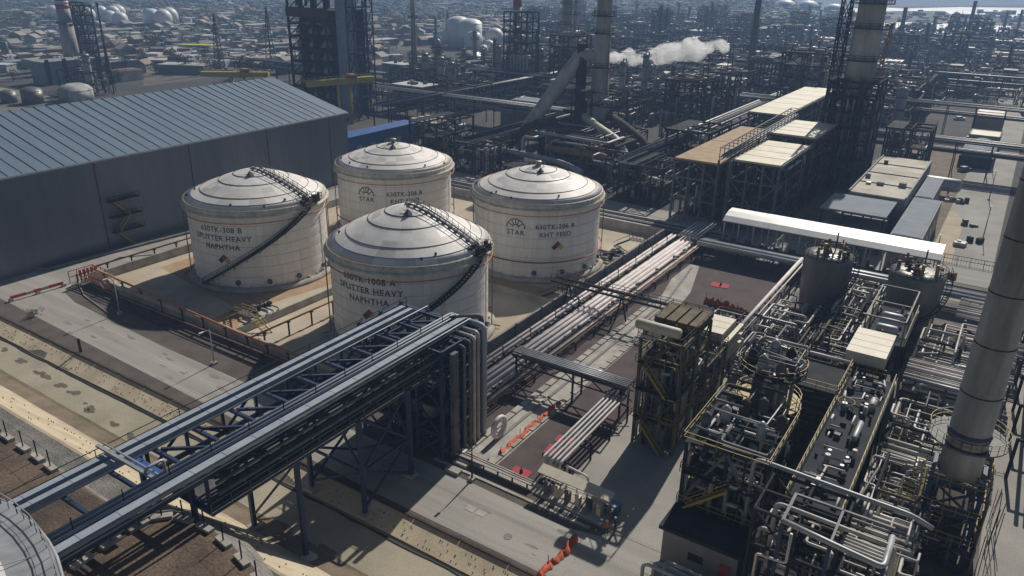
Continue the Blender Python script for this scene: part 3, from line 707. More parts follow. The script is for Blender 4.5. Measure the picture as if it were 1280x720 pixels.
for x, r in ((-58.1, .42), (-56.9, .4)):
    boxduct([(x, 17, BZ+.75), (x, BY1-1.6, BZ+.75), (x, BY1-1, BZ+.2), (x, BY1-1, BZ-2.2)], r*1.5, r*1.6).build('duct', 'galv_blue', t)
for x, r in ((-52.1, .36), (-50.2, .55)):
    if r > .4: boxduct([(x, 17, BZ+.75), (x, BY1+.9, BZ+.75), (x, BY1+1.6, BZ), (x, BY1+1.6, .3)], r*1.5, .55).build('duct', 'galv_blue', t)
    else:
        for dx in (-.25, .25): MB().pipe([(x+dx, 17, BZ+.8), (x+dx, BY1+1.4, BZ+.8), (x+dx, BY1+1.4, .3)], .17, 10, 1.2).build('pipe', 'galv_blue', t)
MB().box(-51.5, -51.0, 17, BY1, BZ+.6, BZ+.75).build('cable_tray', 'navy', t)
for x, zt in ((-49.35, .95), (-51.15, 1.0), (-49.35, .6), (-55.9, .9)): MB().pipe([(x, 17, BZ+zt), (x, BY1+.6, BZ+zt), (x, BY1+.6, .4)], .09, 6).build('pipe', 'galv', t)
MB().pipe([(-54.3, 17, BZ-.9), (-54.3, BY1-2, BZ-.9), (-54.3, BY1-2, 1)], .3, 12).build('pipe', 'galv', t)
MB().pipe([(-55.5, 30, BZ-2.6), (-55.5, BY1-2, BZ-2.6), (-55.5, BY1-2, 1)], .25, 10).build('pipe', 'insulation', t)
MB().pipe([(-56.5, 30, BZ-2.6), (-56.5, BY1-3, BZ-2.6), (-56.5, BY1-3, 1)], .2, 10).build('pipe', 'galv', t)
for k in range(6):
    z = BZ-.1-k*.5; r = (.13, .17, .12, .2, .12, .15)[k]; x = -49.35+.05*k
    MB().pipe([(x, 31, z), (x, BY1+.8-k*.15, z), (x, BY1+.8-k*.15, .4)], r, 8).build('pipe', ('steel_dark', 'steel_grey', 'steel_dark', 'steel_grey', 'steel_dark', 'steel_dark')[k], t)
for k in range(5):
    x = -55.6+k*.45
    MB().pipe([(x, 31, BZ-2.3), (x, BY1-1-k*.2, BZ-2.3), (x, BY1-1-k*.2, .4)], .12, 6).build('pipe', 'steel_grey', t)
m = MB().rail([(-49.0, 30, BZ-3.1), (-49.0, BY1-2, BZ-3.1)], 1.1, 2, .07); m.box(-54.5, -48.95, 30, BY1-2, BZ-3.25, BZ-3.15); m.build('walkway', 'steel_grey', t)
m = MB().rail([(BX0-.3, BY0, BZ+.2), (BX0-.3, BY1, BZ+.2)], 1.3, 8, .06); m.build('handrail', 'steel_dark', t)
for i in range(12): MB().beam((-51.6, BY0+2+i*4, BZ+.7), (-51.6, BY0+2+i*4, BZ+1.9), .07).build('marker_post', 'steel_dark', t)
m = MB(); m.beam((-59.4, 27.0, BZ+1.5), (-51.5, 27.0, BZ+1.5), .3, .2); m.beam((-59.4, 27.5, BZ+1.5), (-51.5, 27.5, BZ+1.5), .12); m.pipe([(-52.5, 27, BZ+1.5), (-52.2, 27, BZ+2.1), (-52.2, 28.5, BZ+2.1), (-52.2, 28.5, BZ-1)], .14, 8); m.build('crossover_pipe', 'galv', t)
MB().beam((-56.5, 28.4, BZ+.25), (-53.2, 28.4, BZ+.25), .9, .25).build('platform', 'blue_paint', t)
# piers
for (ya, yb) in ((47.6, 55.2),):
    for x in (-57.3, -49.2):
        for y in (ya, yb): MB().beam((x, y, -.2), (x, y, BZ-3), .42).build('leg', 'navy', t)
        m = MB(); m.beam((x, ya, .4), (x, yb, 5), .24); m.beam((x, yb, .4), (x, ya, 5), .24); m.beam((x, ya, 5), (x, yb, 5), .25); m.beam((x, ya, 5), (x, yb, BZ-3), .24); m.beam((x, yb, 5), (x, ya, BZ-3), .24); m.build('cross_brace', 'navy', t)
    for y in (ya, yb):
        m = MB(); m.beam((-57.3, y, 5), (-49.2, y, 5), .25); m.beam((-57.3, y, 5), (-53.2, y, BZ-3), .22); m.beam((-49.2, y, 5), (-53.2, y, BZ-3), .22); m.beam((-57.3, y, .5), (-49.2, y, 5), .22); m.build('cross_brace', 'navy', t)
for x in (-57.3, -49.6): MB().beam((x, 39.6, -1), (x, 39.6, BZ-3), .42).build('leg', 'navy', t)
m = MB(); m.beam((-57.3, 39.6, BZ-3.4), (-49.6, 39.6, BZ-3.4), .3); m.beam((-57.3, 39.6, 1), (-49.6, 39.6, BZ-3.6), .2); m.build('cross_brace', 'navy', t)
for x in (-57.3, -49.2):
    for y in (39.6, 47.6, 55.2): MB().cbox(x, y, zp(y)-.1, 1.2, 1.2, .35).build('footing', 'concrete', t)
for x in (-58.8, -51.5): MB().beam((x, 30, 5), (x, 30, BZ), .4).build('leg', 'navy', t)
# end tower
TZ = 14.8
for x in (-60.4, -56, -51.6, -47.9):
    for y in (59.5, 63.4, 67.2): MB().beam((x, y, 0), (x, y, TZ if x < -48 else TZ-.5), .34).build('tower_column', 'navy', t)
for z in (3.4, 7.0, 10.6, 14.3):
    m = MB()
    for x in (-60.4, -56, -51.6, -47.9): m.beam((x, 59.5, z), (x, 67.2, z), .25, .3)
    for y in (59.5, 63.4, 67.2): m.beam((-60.4, y, z), (-47.9, y, z), .25, .3)
    m.build('tower_beams', 'navy', t)
    if z < 14: g = MB(); g.box(-60.4, -48.2, 59.5, 66.9, z+.16, z+.2); g.rail([(-60.4, 59.4, z+.2), (-48, 59.4, z+.2)], 1.1, 1.5, .06); g.build('tower_deck', 'steel_dark', t)
m = MB()
for z0, z1 in ((0, 3.4), (3.4, 7.0), (7.0, 10.6), (10.6, 14.3)):
    for xa, xb in ((-60.4, -56), (-51.6, -47.9)): m = MB().beam((xa, 59.4, z0), (xb, 59.4, z1), .2); m.beam((xb, 59.4, z0), (xa, 59.4, z1), .2); m.build('tower_brace', 'navy', t)
    for ya, yb in ((59.5, 63.4), (63.4, 67.2)): m = MB().beam((-47.8, ya, z0), (-47.8, yb, z1), .2); m.beam((-47.8, yb, z0), (-47.8, ya, z1), .2); m.build('tower_brace', 'navy', t)
rr = random.Random(77)
for k in range(30):
    x = -59.8+k*.38; y = rr.uniform(60.5, 66.5); z = rr.uniform(4, 12); r = rr.choice([.12, .2, .3])
    MB().pipe([(x, y, .5), (x, y, z), (x+rr.uniform(.5, 2), y, z), (x+rr.uniform(.5, 2), y, .5)], r, 8).build('tower_pipe', rr.choice(['galv', 'steel_grey', 'insulation', 'steel_dark']), t)
for k in range(3): MB().lathe(-57+k*2.6, 62, [(.1, 3.4), (.9, 3.7), (.9, 5.8), (.1, 6.2)], 16).build('drum', 'galv', t)
# vertical riser cladding on the road side face
for k, (x, y, r, mm) in enumerate(((-48.9, 68.6, .34, 'steel_grey'), (-47.2, 66.8, .36, 'galv_blue'), (-47.0, 65.3, .25, 'galv'), (-47.0, 64.5, .22, 'insulation'), (-47.0, 63.7, .2, 'steel_grey'), (-47.0, 62.6, .2, 'steel_grey'))):
    MB().pipe([(x-2.5, y-(0 if k else 3), BZ+.9-.25*k), (x, y, BZ+.9-.25*k), (x, y, .3)], r, 12, r*2).build('riser', mm, t)
MB().box(-47.4, -46.9, 60.4, 61.4, .2, BZ-.4).build('cable_riser', 'steel_grey', t)
# looped white hose ring at the foot
m = MB(); m.tube([(-45.3, 67.4+1.3*math.cos(2*math.pi*k/24), 1.5+1.3*math.sin(2*math.pi*k/24)) for k in range(24)], .3, 10, closed=True)
m.tube([(-45.3, 67.4+.75*math.cos(2*math.pi*k/20), 1.5+.75*math.sin(2*math.pi*k/20)) for k in range(20)], .1, 8, closed=True)
solo(m, 'pipe_loop', 'white_paint', -45.3, 67.4, 'white round expansion loop at the foot of the bridge tower', 'pipe')

# ------------------------------------------------------------------ ground between dyke and unit
struct('process_ground', MB().poly([(-58.8, 60.4), (-34.2, 59.9), (-34.2, 94), (-28.4, 104), (-28.6, 150.5), (-58.8, 150.5)], .018), 'gravel_purple')
struct('process_paving', MB().poly([(-34.1, 59.65), (60, 59.65), (60, 151), (-28.5, 151), (-28.3, 104), (-34.1, 94)], .014), 'concrete_yard')
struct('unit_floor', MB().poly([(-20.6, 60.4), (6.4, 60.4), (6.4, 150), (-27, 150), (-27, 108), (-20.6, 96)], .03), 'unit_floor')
struct('drain_strip', MB().poly([(-46.7, 62.2), (-42.2, 62.2), (-42.4, 120), (-43.0, 126), (-46.6, 140), (-48.4, 140), (-48.4, 130), (-46.8, 122)], .026), 'concrete')
struct('cross_drain_strip', MB().poly([(-49.2, 60.9), (-27.5, 60.2), (-27.5, 61.9), (-49.2, 62.6)], .030), 'concrete')
m = MB(); m.beam((-45.1, 63, .09), (-45.1, 121, .09), .42, .12); m.beam((-45.1, 121, .09), (-47.4, 138, .09), .42, .12); struct('drain_channel', m, 'concrete_dark')
m = MB()
for k in range(26): m.cbox(-47.2+k*.0+.35, 63+k*2.2, .03, .9, 1.9, .22)
for k in range(26): m.cbox(-42.9, 63+k*2.2, .03, .9, 1.9, .18)
struct('drain_kerbs', m, 'concrete')
mb = MB().beam((-49, 59.3, .07), (-28, 58.8, .07), .35, .14); struct('road_kerb', mb, 'concrete')
for k, (px, py, w1, w2, lab) in enumerate(((650, 592, 2.3, 2.0, 'red mat nearest the road on dark gravel'), (694, 564, 2.3, 2.0, 'red mat beside the foot of the slanting pipes'), (708, 551, 2.6, 1.5, 'red mat farthest back beside the slanting pipes'), (900, 357, 3.2, 2.2, 'pinkish red mat alone in the middle of the dark gravel square'))):
    a = at(px, py); t = T('ground_mat', lab, 'mat', a[0], a[1])
    MB().cbox(a[0], a[1], .03, w1, w2, .07, R(4*k)).build('sheet', 'red_mat', t); b = MB(); b.cbox(a[0]+.1, a[1]+.1, .1, .28, .28, .5); b.tube([(a[0]+.1, a[1]+.1, .6), (a[0]+.1, a[1]+.1, .95)], .05, 6); b.build('marker', 'black', t)
# orange safety netting
def net(label, px, h=.9, seed=0):
    pts = [at(*p) for p in px]; rr = random.Random(seed); t = T('safety_net', label, 'safety netting', pts[0][0], pts[0][1]); m = MB(); st = []
    for a, b in zip(pts, pts[1:]):
        for i in range(10): st.append((a[0]+(b[0]-a[0])*i/10, a[1]+(b[1]-a[1])*i/10))
    rows = []
    for (x, y) in st:
        j = rr.uniform(-.25, .25); hh = h*rr.uniform(.45, 1); rows.append([(x+j-.25, y+rr.uniform(-.1, .1), .04), (x+j, y, hh*.6+.05), (x+j+.12, y, hh), (x+j+.5, y+rr.uniform(-.1, .1), .05)])
    vs = [p for r_ in rows for p in r_]; fs = [(i*4+k, i*4+k+1, (i+1)*4+k+1, (i+1)*4+k) for i in range(len(rows)-1) for k in range(3)]
    m.add(vs, fs, True); m.build('net', 'orange_net', t)
    for i in range(0, len(st), 10): MB().beam((st[i][0], st[i][1], 0), (st[i][0], st[i][1], h+.3), .06).build('stake', 'steel_brown', t)
net('orange safety netting slumped along the pale drain strip', ((626, 568), (650, 545), (672, 527), (700, 503)), .8, 1)
net('orange safety netting lying across the front road', ((716, 672), (705, 690), (685, 706), (672, 726)), .9, 2)
net('orange safety netting along the edge of the dark gravel square', ((882, 378), (900, 384), (920, 391), (938, 398)), 1.6, 3)
# small ground things near the road
def drum_skid(): pass
a = at(765, 640); t = T('waste_bin', 'blue waste bin beside the white shelter frame', 'bin', a[0], a[1]); MB().cbox(*a, .1, 1.5, 1.1, 1.0).build('body', 'blue_bin', t); MB().cbox(*a, 1.1, 1.6, 1.2, .12).build('lid', 'blue_bin', t)
# pipe sleepers at the manifold + pale shelter with pumps
t = T('pump_shelter', 'long pale open shelter with a row of meters beside the road', 'shelter', -31, 60.6)
MB().cbox(-31.3, 61.4, 0.02, 8.6, 2.6, .18, R(-3)).build('plinth', 'concrete', t)
for k in range(7):
    x = -35.2+k*1.3; MB().beam((x, 61.9, .1), (x, 61.9, 2.9), .12).build('post', 'beige_panel', t)
    m = MB(); m.cbox(x+.6, 61.2, .2, .5, .7, 1.2); m.tube([(x+.6, 60.8, 1.4), (x+.6, 60.8, 1.9)], .22, 10); m.build('meter', 'beige_panel' if k % 2 else 'steel_grey', t)
m = MB(); m.add([(-35.8, 60.9, 2.7), (-26.8, 60.7, 2.7), (-26.8, 62.0, 3.05), (-35.8, 62.2, 3.05), (-35.8, 60.9, 2.6), (-26.8, 60.7, 2.6), (-26.8, 62.0, 2.95), (-35.8, 62.2, 2.95)], [(0, 1, 2, 3), (7, 6, 5, 4), (0, 4, 5, 1), (1, 5, 6, 2), (2, 6, 7, 3), (3, 7, 4, 0)]); m.build('roof', 'beige_panel', t)
m = MB(); m.beam((-35.6, 61.95, 1.5), (-27, 61.8, 1.5), .1); m.beam((-35.6, 61.95, .8), (-27, 61.8, .8), .1); m.build('rail', 'beige_panel', t)
t = T('pipe_trench_rack', 'low pale cable tray running from the bridge foot to the meter shelter', 'pipe rack', -40, 60.8)
for k in range(3): MB().tube([(-47.5, 61.0+k*.35, .7), (-36.4, 60.7+k*.35, .7)], .11, 6).build('pipe', 'insulation', t)
for k in range(6): MB().beam((-47+k*2, 60.8, 0), (-47+k*2, 60.8, .62), .15).build('support', 'steel_dark', t)
MB().box(-47.5, -36.4, 60.55, 60.8, .75, .85).build('tray', 'concrete', t)
def block(px, py, w, d, h, name, m_, label, cat):
    a = at(px, py); return solo(MB().cbox(*a, 0.02, w, d, h, R(0)), name, m_, a[0], a[1], label, cat)
for k, (px, py) in enumerate(((567, 590), (577, 581), (587, 573))):
    block(px, py, 1.9, .9, .4, 'concrete_block', 'concrete', 'pale concrete block at the bridge tower foot, %s of three' % ('nearest', 'middle', 'farthest')[k], 'concrete block')
block(598, 575, 2.2, 1.4, .35, 'concrete_slab', 'concrete', 'square concrete pad beside the white expansion loop', 'slab')
def person(px, py, label, top='vest', rot=0):
    a = at(px, py); x, y = a; me = bpy.data.meshes.new('person')
    J = [(0,0,.95),(0,0,1.2),(0,0,1.42),(0,0,1.53),(0,.01,1.66),(.1,0,.9),(.11,.03,.5),(.12,0,.08),(.12,-.12,.04),(-.1,0,.9),(-.12,-.08,.5),(-.13,.02,.08),(-.13,-.1,.04),(.2,0,1.4),(.26,.02,1.12),(.25,-.12,.9),(-.2,0,1.4),(-.27,.03,1.12),(-.25,-.1,.9)]
    E = [(0,1),(1,2),(2,3),(3,4),(0,5),(5,6),(6,7),(7,8),(0,9),(9,10),(10,11),(11,12),(2,13),(13,14),(14,15),(2,16),(16,17),(17,18)]
    rad = [.15,.15,.16,.06,.11,.1,.07,.05,.045,.1,.07,.05,.045,.07,.05,.04,.07,.05,.04]
    me.from_pydata(J, E, []); o = bpy.data.objects.new('person', me); scene.collection.objects.link(o)
    md = o.modifiers.new('s', 'SKIN')
    for i, v in enumerate(me.skin_vertices[0].data): v.radius = (rad[i], rad[i]); v.use_root = (i == 0)
    md2 = o.modifiers.new('u', 'SUBSURF'); md2.levels = 1
    bpy.context.view_layer.update(); dg = bpy.context.evaluated_depsgraph_get(); nm = bpy.data.meshes.new_from_object(o.evaluated_get(dg)); bpy.data.objects.remove(o)
    for mm in ('skin', top, 'trousers'): nm.materials.append(MATS[mm])
    for p in nm.polygons:
        z = p.center.z; p.material_index = 0 if z > 1.5 else (1 if z > .93 else 2); p.use_smooth = True
    b = bpy.data.objects.new('person', nm); scene.collection.objects.link(b); b.location = (x, y, .02); b.rotation_euler = (0, 0, rot); tag(b, label, 'person')
    hm = MB().lathe(0, .01, [(.14, 1.68), (.135, 1.76), (.08, 1.82), (.01, 1.84)], 12); h_ = hm.build('helmet', 'white_paint'); h_.parent = b
person(758, 668, 'person in an orange vest standing by the road near the meter shelter', 'vest', .5)
person(768, 664, 'person in dark clothes standing just right of the orange-vested one', 'trousers', 2)

# ------------------------------------------------------------------ white pipe rack on the ground + sleepers
def rack_y(name, label, xs_r, y0, y1, z, step=6, grp=None, frame='steel_dark', hoops=None):
    xs_ = [a[0] for a in xs_r]; xa, xb = min(xs_)-.5, max(xs_)+.5
    t = T(name, label, 'pipe rack', (xa+xb)/2, (y0+y1)/2, 0, grp)
    for x, r, mm in xs_r: MB().tube([(x, y0, z+r), (x, y1, z+r)], r, 10).build('pipe', mm, t)
    y = y0+1.5
    while y < y1:
        m = MB()
        for x in (xa, xb): m.beam((x, y, 0), (x, y, z-.02), .22)
        m.beam((xa, y, z-.12), (xb, y, z-.12), .22, .2); m.build('portal', frame, t); y += step
    return t
t1 = rack_y('pipe_rack', 'long rack of white pipes beside the grey dyke wall', [(-56.9, .28, 'pipe_white'), (-56.1, .28, 'pipe_white'), (-54.6, .16, 'insulation'), (-53.9, .36, 'pipe_white'), (-53.0, .4, 'pipe_white'), (-52.0, .4, 'pipe_white'), (-51.2, .3, 'pipe_white'), (-50.3, .14, 'pipe_rust'), (-49.9, .2, 'insulation'), (-49.4, .12, 'pipe_rust')], 62, 151, 1.3)
for k in range(11):
    y = 68+k*7.6; m = MB(); m.beam((-58.2, y, 0), (-58.2, y, 3.1), .12); m.beam((-58.2, y, 3.1), (-55.4, y, 3.1), .12); m.beam((-55.4, y, 3.1), (-55.4, y, 1.4), .12); m.build('hoop', 'steel_dark', t1)
m = MB()
rr = random.Random(8)
for k in range(70): x = rr.choice([-54.8, -50.7, -50.1]); m.cbox(x, rr.uniform(64, 150), 1.9, .35, .6, rr.uniform(.2, .5))
m.build('clamp', 'steel_grey', t1)
def rack_x(name, label, ys_r, x0, x1, z, step=6, frame='steel_dark', grp=None, tiers=1, dz=2.5, posts=True):
    ys_ = [a[0] for a in ys_r]; ya, yb = min(ys_)-.6, max(ys_)+.6
    t = T(name, label, 'pipe rack', (x0+x1)/2, (ya+yb)/2, 0, grp)
    for ti in range(tiers):
        for y, r, mm in ys_r: MB().tube([(x0, y, z+r+ti*dz), (x1, y, z+r+ti*dz)], r, 8).build('pipe', mm, t)
    x = x0+1.5
    while x < x1:
        m = MB(); zt = z+(tiers-1)*dz
        for y in (ya, yb): m.beam((x, y, 0), (x, y, zt-.02), .28)
        for ti in range(tiers): m.beam((x, ya, z-.13+ti*dz), (x, yb, z-.13+ti*dz), .25, .22)
        m.build('portal', frame, t); x += step
    return t
rr = random.Random(21)
ysr = []
y = 153.4
while y < 158.0: r = rr.choice([.12, .18, .26, .34, .4]); ysr.append((y+r, r, rr.choice(['galv', 'insulation', 'steel_grey', 'galv', 'steel_dark']))); y += 2*r+.18
rack_x('pipe_rack', 'wide bank of grey sleeper pipes behind the tank farm', ysr, -134, -46.6, 1.2, 8)
ysr = [(144.2, .5, 'galv'), (145.6, .55, 'galv'), (146.9, .4, 'insulation'), (148.0, .3, 'galv'), (148.9, .22, 'steel_grey'), (149.6, .22, 'steel_dark')]
rack_x('pipe_rack', 'bundle of thick grey pipes in front of the white-roofed shed', ysr, -49, 8, 2.6, 7)
m = [(x, .24, 'pipe_white') for x in (-54.5, -53.7, -52.9, -52.1, -51.3, -50.5)]
rack_y('pipe_rack', 'short raised rack of white pipes joining the rear sleeper bank', m, 148, 160, 2.4, 4)
rack_y('pipe_rack', 'single pale pipe line on posts at the right edge of the dark gravel square', [(-28.8, .35, 'pipe_white'), (-28.0, .14, 'insulation')], 96, 146, 3.2, 6)
# crossing bridges over the drain strip
t = T('pipe_bridge', 'small steel trestle carrying grey pipes over the drain strip', 'pipe bridge', -44, 82)
for k in range(5): MB().tube([(-51.8, 80.4+k*.42, 4.6), (-34.3, 80.4+k*.42, 4.6)], .17, 8).build('pipe', 'galv', t)
m = MB()
for y in (80.0, 82.6): m.beam((-51.8, y, 4.3), (-34.3, y, 4.3), .2, .3); m.beam((-51.8, y, 3.0), (-34.3, y, 3.0), .15)
for k in range(9):
    for y in (80.0, 82.6): m.beam((-51.8+k*2.05, y, 3.0 if k % 2 else 4.3), (-51.8+(k+1)*2.05, y, 4.3 if k % 2 else 3.0), .12)
m.build('truss', 'steel_dark', t)
for x in (-51, -42, -35): 
    for y in (80.0, 82.6): MB().beam((x, y, 0), (x, y, 4.3), .22).build('leg', 'steel_dark', t)
t = T('pipe_bridge', 'dark steel footbridge from the dyke to the steel tower', 'pipe bridge', -48, 107)
m = MB()
for y in (106.2, 108.2): m.beam((-61, y, 4.6), (-31, y, 4.6), .22, .35); 
for k in range(14): m.beam((-61+k*2.2, 106.2, 4.6), (-61+k*2.2, 108.2, 4.6), .15)
m.build('girder', 'steel_dark', t); MB().rail([(-61, 106.2, 4.7), (-31, 106.2, 4.7)], 1.1, 2.2, .07).build('handrail', 'steel_dark', t); MB().rail([(-61, 108.2, 4.7), (-31, 108.2, 4.7)], 1.1, 2.2, .07).build('handrail', 'steel_dark', t)
for x in (-58, -48, -38):
    m = MB(); m.beam((x-1, 107.2, 0), (x, 107.2, 4.5), .22); m.beam((x+1, 107.2, 0), (x, 107.2, 4.5), .22); m.build('leg', 'steel_dark', t)
# slanting white pipes from tower to the road
t = T('pipe_rack', 'low rack of white pipes ending beside the red mats', 'pipe rack', -35, 72)
for k in range(5): MB().pipe([(-36.6+k*.55, 63.5, .3), (-36.6+k*.55, 63.5, 2.8), (-36.6+k*.55, 81, 2.8+.4), (-36.6+k*.55, 81, 4.5)], .16+.05*(k % 2), 8).build('pipe', 'pipe_white' if k % 2 == 0 else 'galv', t)
for k in range(4):
    m = MB(); y = 64.5+k*5; m.beam((-37.2, y, 0), (-37.2, y, 2.5), .2); m.beam((-33.6, y, 0), (-33.6, y, 2.5), .2); m.beam((-37.2, y, 2.45), (-33.6, y, 2.45), .2); m.build('portal', 'steel_dark', t)
m = MB().pipe([(-33.2, 63, .2), (-33.2, 63, 3.2), (-30.4, 62.6, 3.2), (-30.4, 62.6, .3)], .13, 8); m.build('pipe', 'pipe_white', t)

# =================================================================== PROCESS UNITS (near)
def lattice(m, X, Y, Z, w=.25, brace=True, skip=0):
    for x in X:
        for y in Y: m.beam((x, y, 0), (x, y, Z[-1]), w)
    for z in Z:
        for x in X: m.beam((x, Y[0], z), (x, Y[-1], z), w*.8, w)
        for y in Y: m.beam((X[0], y, z), (X[-1], y, z), w*.8, w)
    if brace:
        zz = [0]+list(Z)
        for k, (a, b) in enumerate(zip(zz, zz[1:])):
            for y in (Y[0], Y[-1]):
                i = k % (len(X)-1); m.beam((X[i], y, a), (X[i+1], y, b), w*.6); m.beam((X[i+1], y, a), (X[i], y, b), w*.6)
            for x in (X[0], X[-1]):
                i = k % (len(Y)-1); m.beam((x, Y[i], a), (x, Y[i+1], b), w*.6); m.beam((x, Y[i+1], a), (x, Y[i], b), w*.6)
    return m
def vert_vessel(t, x, y, z0, z1, r, mm, rings=(), nm='vessel', plat='steel_dark'):
    MB().lathe(x, y, [(r*.95, 0 if z0 < 1 else z0-.8), (r, z0), (r, z1-r*.4), (r*.8, z1-r*.12), (r*.4, z1), (.05, z1+.03)], 24).build(nm, mm, t)
    for z in rings:
        m = MB().lathe(x, y, [(r+.02, z), (r+1.0, z), (r+1.0, z+.1), (r+.02, z+.1)], 24, False, False); m.rail([(x+(r+.95)*math.cos(2*math.pi*k/14), y+(r+.95)*math.sin(2*math.pi*k/14), z+.1) for k in range(14)], 1.0, 5, .05, True); m.build('ring_platform', plat, t)
def horiz_vessel(t, x, y, z, L, r, ax, mm, nm='drum'):
    d = Vector((1, 0, 0)) if ax == 'x' else Vector((0, 1, 0)); c = Vector((x, y, z))
    pts = [c-d*(L/2+r*.45), c-d*(L/2+r*.3), c-d*L/2, c+d*L/2, c+d*(L/2+r*.3), c+d*(L/2+r*.45)]
    MB().tube(pts, [r*.35, r*.8, r, r, r*.8, r*.35], 16).build(nm, mm, t)
    for sg in (-.3, .3): p = c+d*L*sg; MB().cbox(p.x, p.y, z-r-.5, .35 if ax == 'x' else r*1.5, r*1.5 if ax == 'x' else .35, r*.8+.5).build('saddle', 'concrete_dark', t)
def rnd_pipe(m, rr, x0, x1, y0, y1, z0, z1, r, n=6, legs=True):
    x, y, z = rr.uniform(x0, x1), rr.uniform(y0, y1), rr.uniform(z0, z1)
    pts = [(x, y, .2)] if legs else []
    pts.append((x, y, z))
    ax = rr.random() < .6
    for k in range(rr.choice([1, 2, 3])):
        if ax: x = min(max(x+rr.choice([-1, 1])*rr.uniform(1.5, (x1-x0)*.7+1.5), x0), x1)
        else: y = min(max(y+rr.choice([-1, 1])*rr.uniform(1.5, (y1-y0)*.5+1.5), y0), y1)
        p = (x, y, z)
        if (Vector(p)-Vector(pts[-1])).length > .8: pts.append(p)
        ax = not ax
        if rr.random() < .35: z = min(max(z+rr.uniform(-1.5, 1.5), z0), z1); p = (x, y, z); (Vector(p)-Vector(pts[-1])).length > .6 and pts.append(p)
    if legs: pts.append((pts[-1][0], pts[-1][1], .3 if z0 < 2 else z0-1.2))
    return m.pipe(pts, r, n)
def maze(t, rr, box, n, radii=(.1, .14, .2, .28), mats=('insulation', 'galv', 'pipe_white', 'steel_grey', 'steel_olive', 'steel_brown', 'steel_dark', 'insulation'), legs=True, nm='pipe', seg=6):
    for k in range(n):
        rnd_pipe(MB(), rr, *box, rr.choice(radii), seg, legs).build(nm, rr.choice(mats), t)
def unit(name, label, X, Y, Z, seed, mats=('steel_dark', 'steel_brown'), rail='yellow', pipes=14, vessels=3, deck='steel_dark', cat='steel frame', wcol=.28, deckfrac=1.0, grp=None, ladder=True, topfrac=None):
    rr = random.Random(seed); t = T(name, label, cat, (X[0]+X[-1])/2, (Y[0]+Y[-1])/2, 0, grp)
    for x in X:
        for y in Y: MB().beam((x, y, 0), (x, y, Z[-1]), wcol).build('column', mats[0], t)
    for i, z in enumerate(Z):
        m = MB()
        for x in X: m.beam((x, Y[0], z), (x, Y[-1], z), wcol*.8, wcol*1.1)
        for y in Y: m.beam((X[0], y, z), (X[-1], y, z), wcol*.8, wcol*1.1)
        m.build('floor_beams', mats[0], t)
        # grating deck with an opening
        if topfrac is None and i == len(Z)-1 and deck == 'steel_dark' and len(Z) > 1: topfrac = .38
        xm = X[0]+(X[-1]-X[0])*deckfrac*(1 if i % 2 else rr.uniform(.55, 1)) if not (topfrac and i == len(Z)-1) else X[0]+(X[-1]-X[0])*topfrac
        m = MB(); m.box(X[0]+.05, xm, Y[0]-.9, Y[-1]-.05, z+wcol*.56, z+wcol*.56+.06); dk = m.build('deck', deck, t)
        m = MB(); zz = z+wcol*.56+.06
        m.rail([(X[0]-.1, Y[0]-.9, zz), (X[-1]+.1, Y[0]-.9, zz), (X[-1]+.1, Y[-1]+.1, zz), (X[0]-.1, Y[-1]+.1, zz)], 1.1, 1.6, .06, True); m.build('handrail', rail if i % 2 == 0 else mats[1], dk)
    zz = [0]+list(Z)
    for k, (a, b) in enumerate(zip(zz, zz[1:])):
        i = k % (len(X)-1); j = k % (len(Y)-1)
        for y in (Y[0]-.02, Y[-1]): 
            m = MB().beam((X[i], y, a), (X[i+1], y, b), .16); m.beam((X[i+1], y, a), (X[i], y, b), .16); m.build('cross_brace', mats[0], t)
        m = MB().beam((X[-1], Y[j], a), (X[-1], Y[j+1], b), .16); m.beam((X[-1], Y[j+1], a), (X[-1], Y[j], b), .16); m.build('cross_brace', mats[0], t)
        for _ in range(vessels):
            x = rr.uniform(X[0]+1, X[-1]-1); y = rr.uniform(Y[0]+1, Y[-1]-1)
            if rr.random() < .5: horiz_vessel(t, x, y, a+1.3, rr.uniform(1.8, 3.2), rr.uniform(.4, .7), rr.choice('xy'), rr.choice(['galv', 'steel_grey', 'insulation', 'tank_grey']), 'exchanger')
            else: MB().lathe(x, y, [(.1, a+.3), (.6, a+.6), (.6, a+2), (.1, a+2.3)], 14).build('drum', rr.choice(['galv', 'steel_grey', 'insulation']), t)
    maze(t, rr, (X[0]+.3, X[-1]-.3, Y[0]+.2, Y[-1]-.3, 2, Z[-1]), pipes)
    if ladder:
        for k, (a, b) in enumerate(zip(zz, zz[1:])):
            MB().stair((X[0]+1 if k % 2 else X[-1]-1, Y[0]-1.0, a+.2), (X[-1]-1 if k % 2 else X[0]+1, Y[0]-1.0, b+.2), .8, 'x').build('stair', 'steel_brown' if k % 2 else 'yellow', t)
    return t
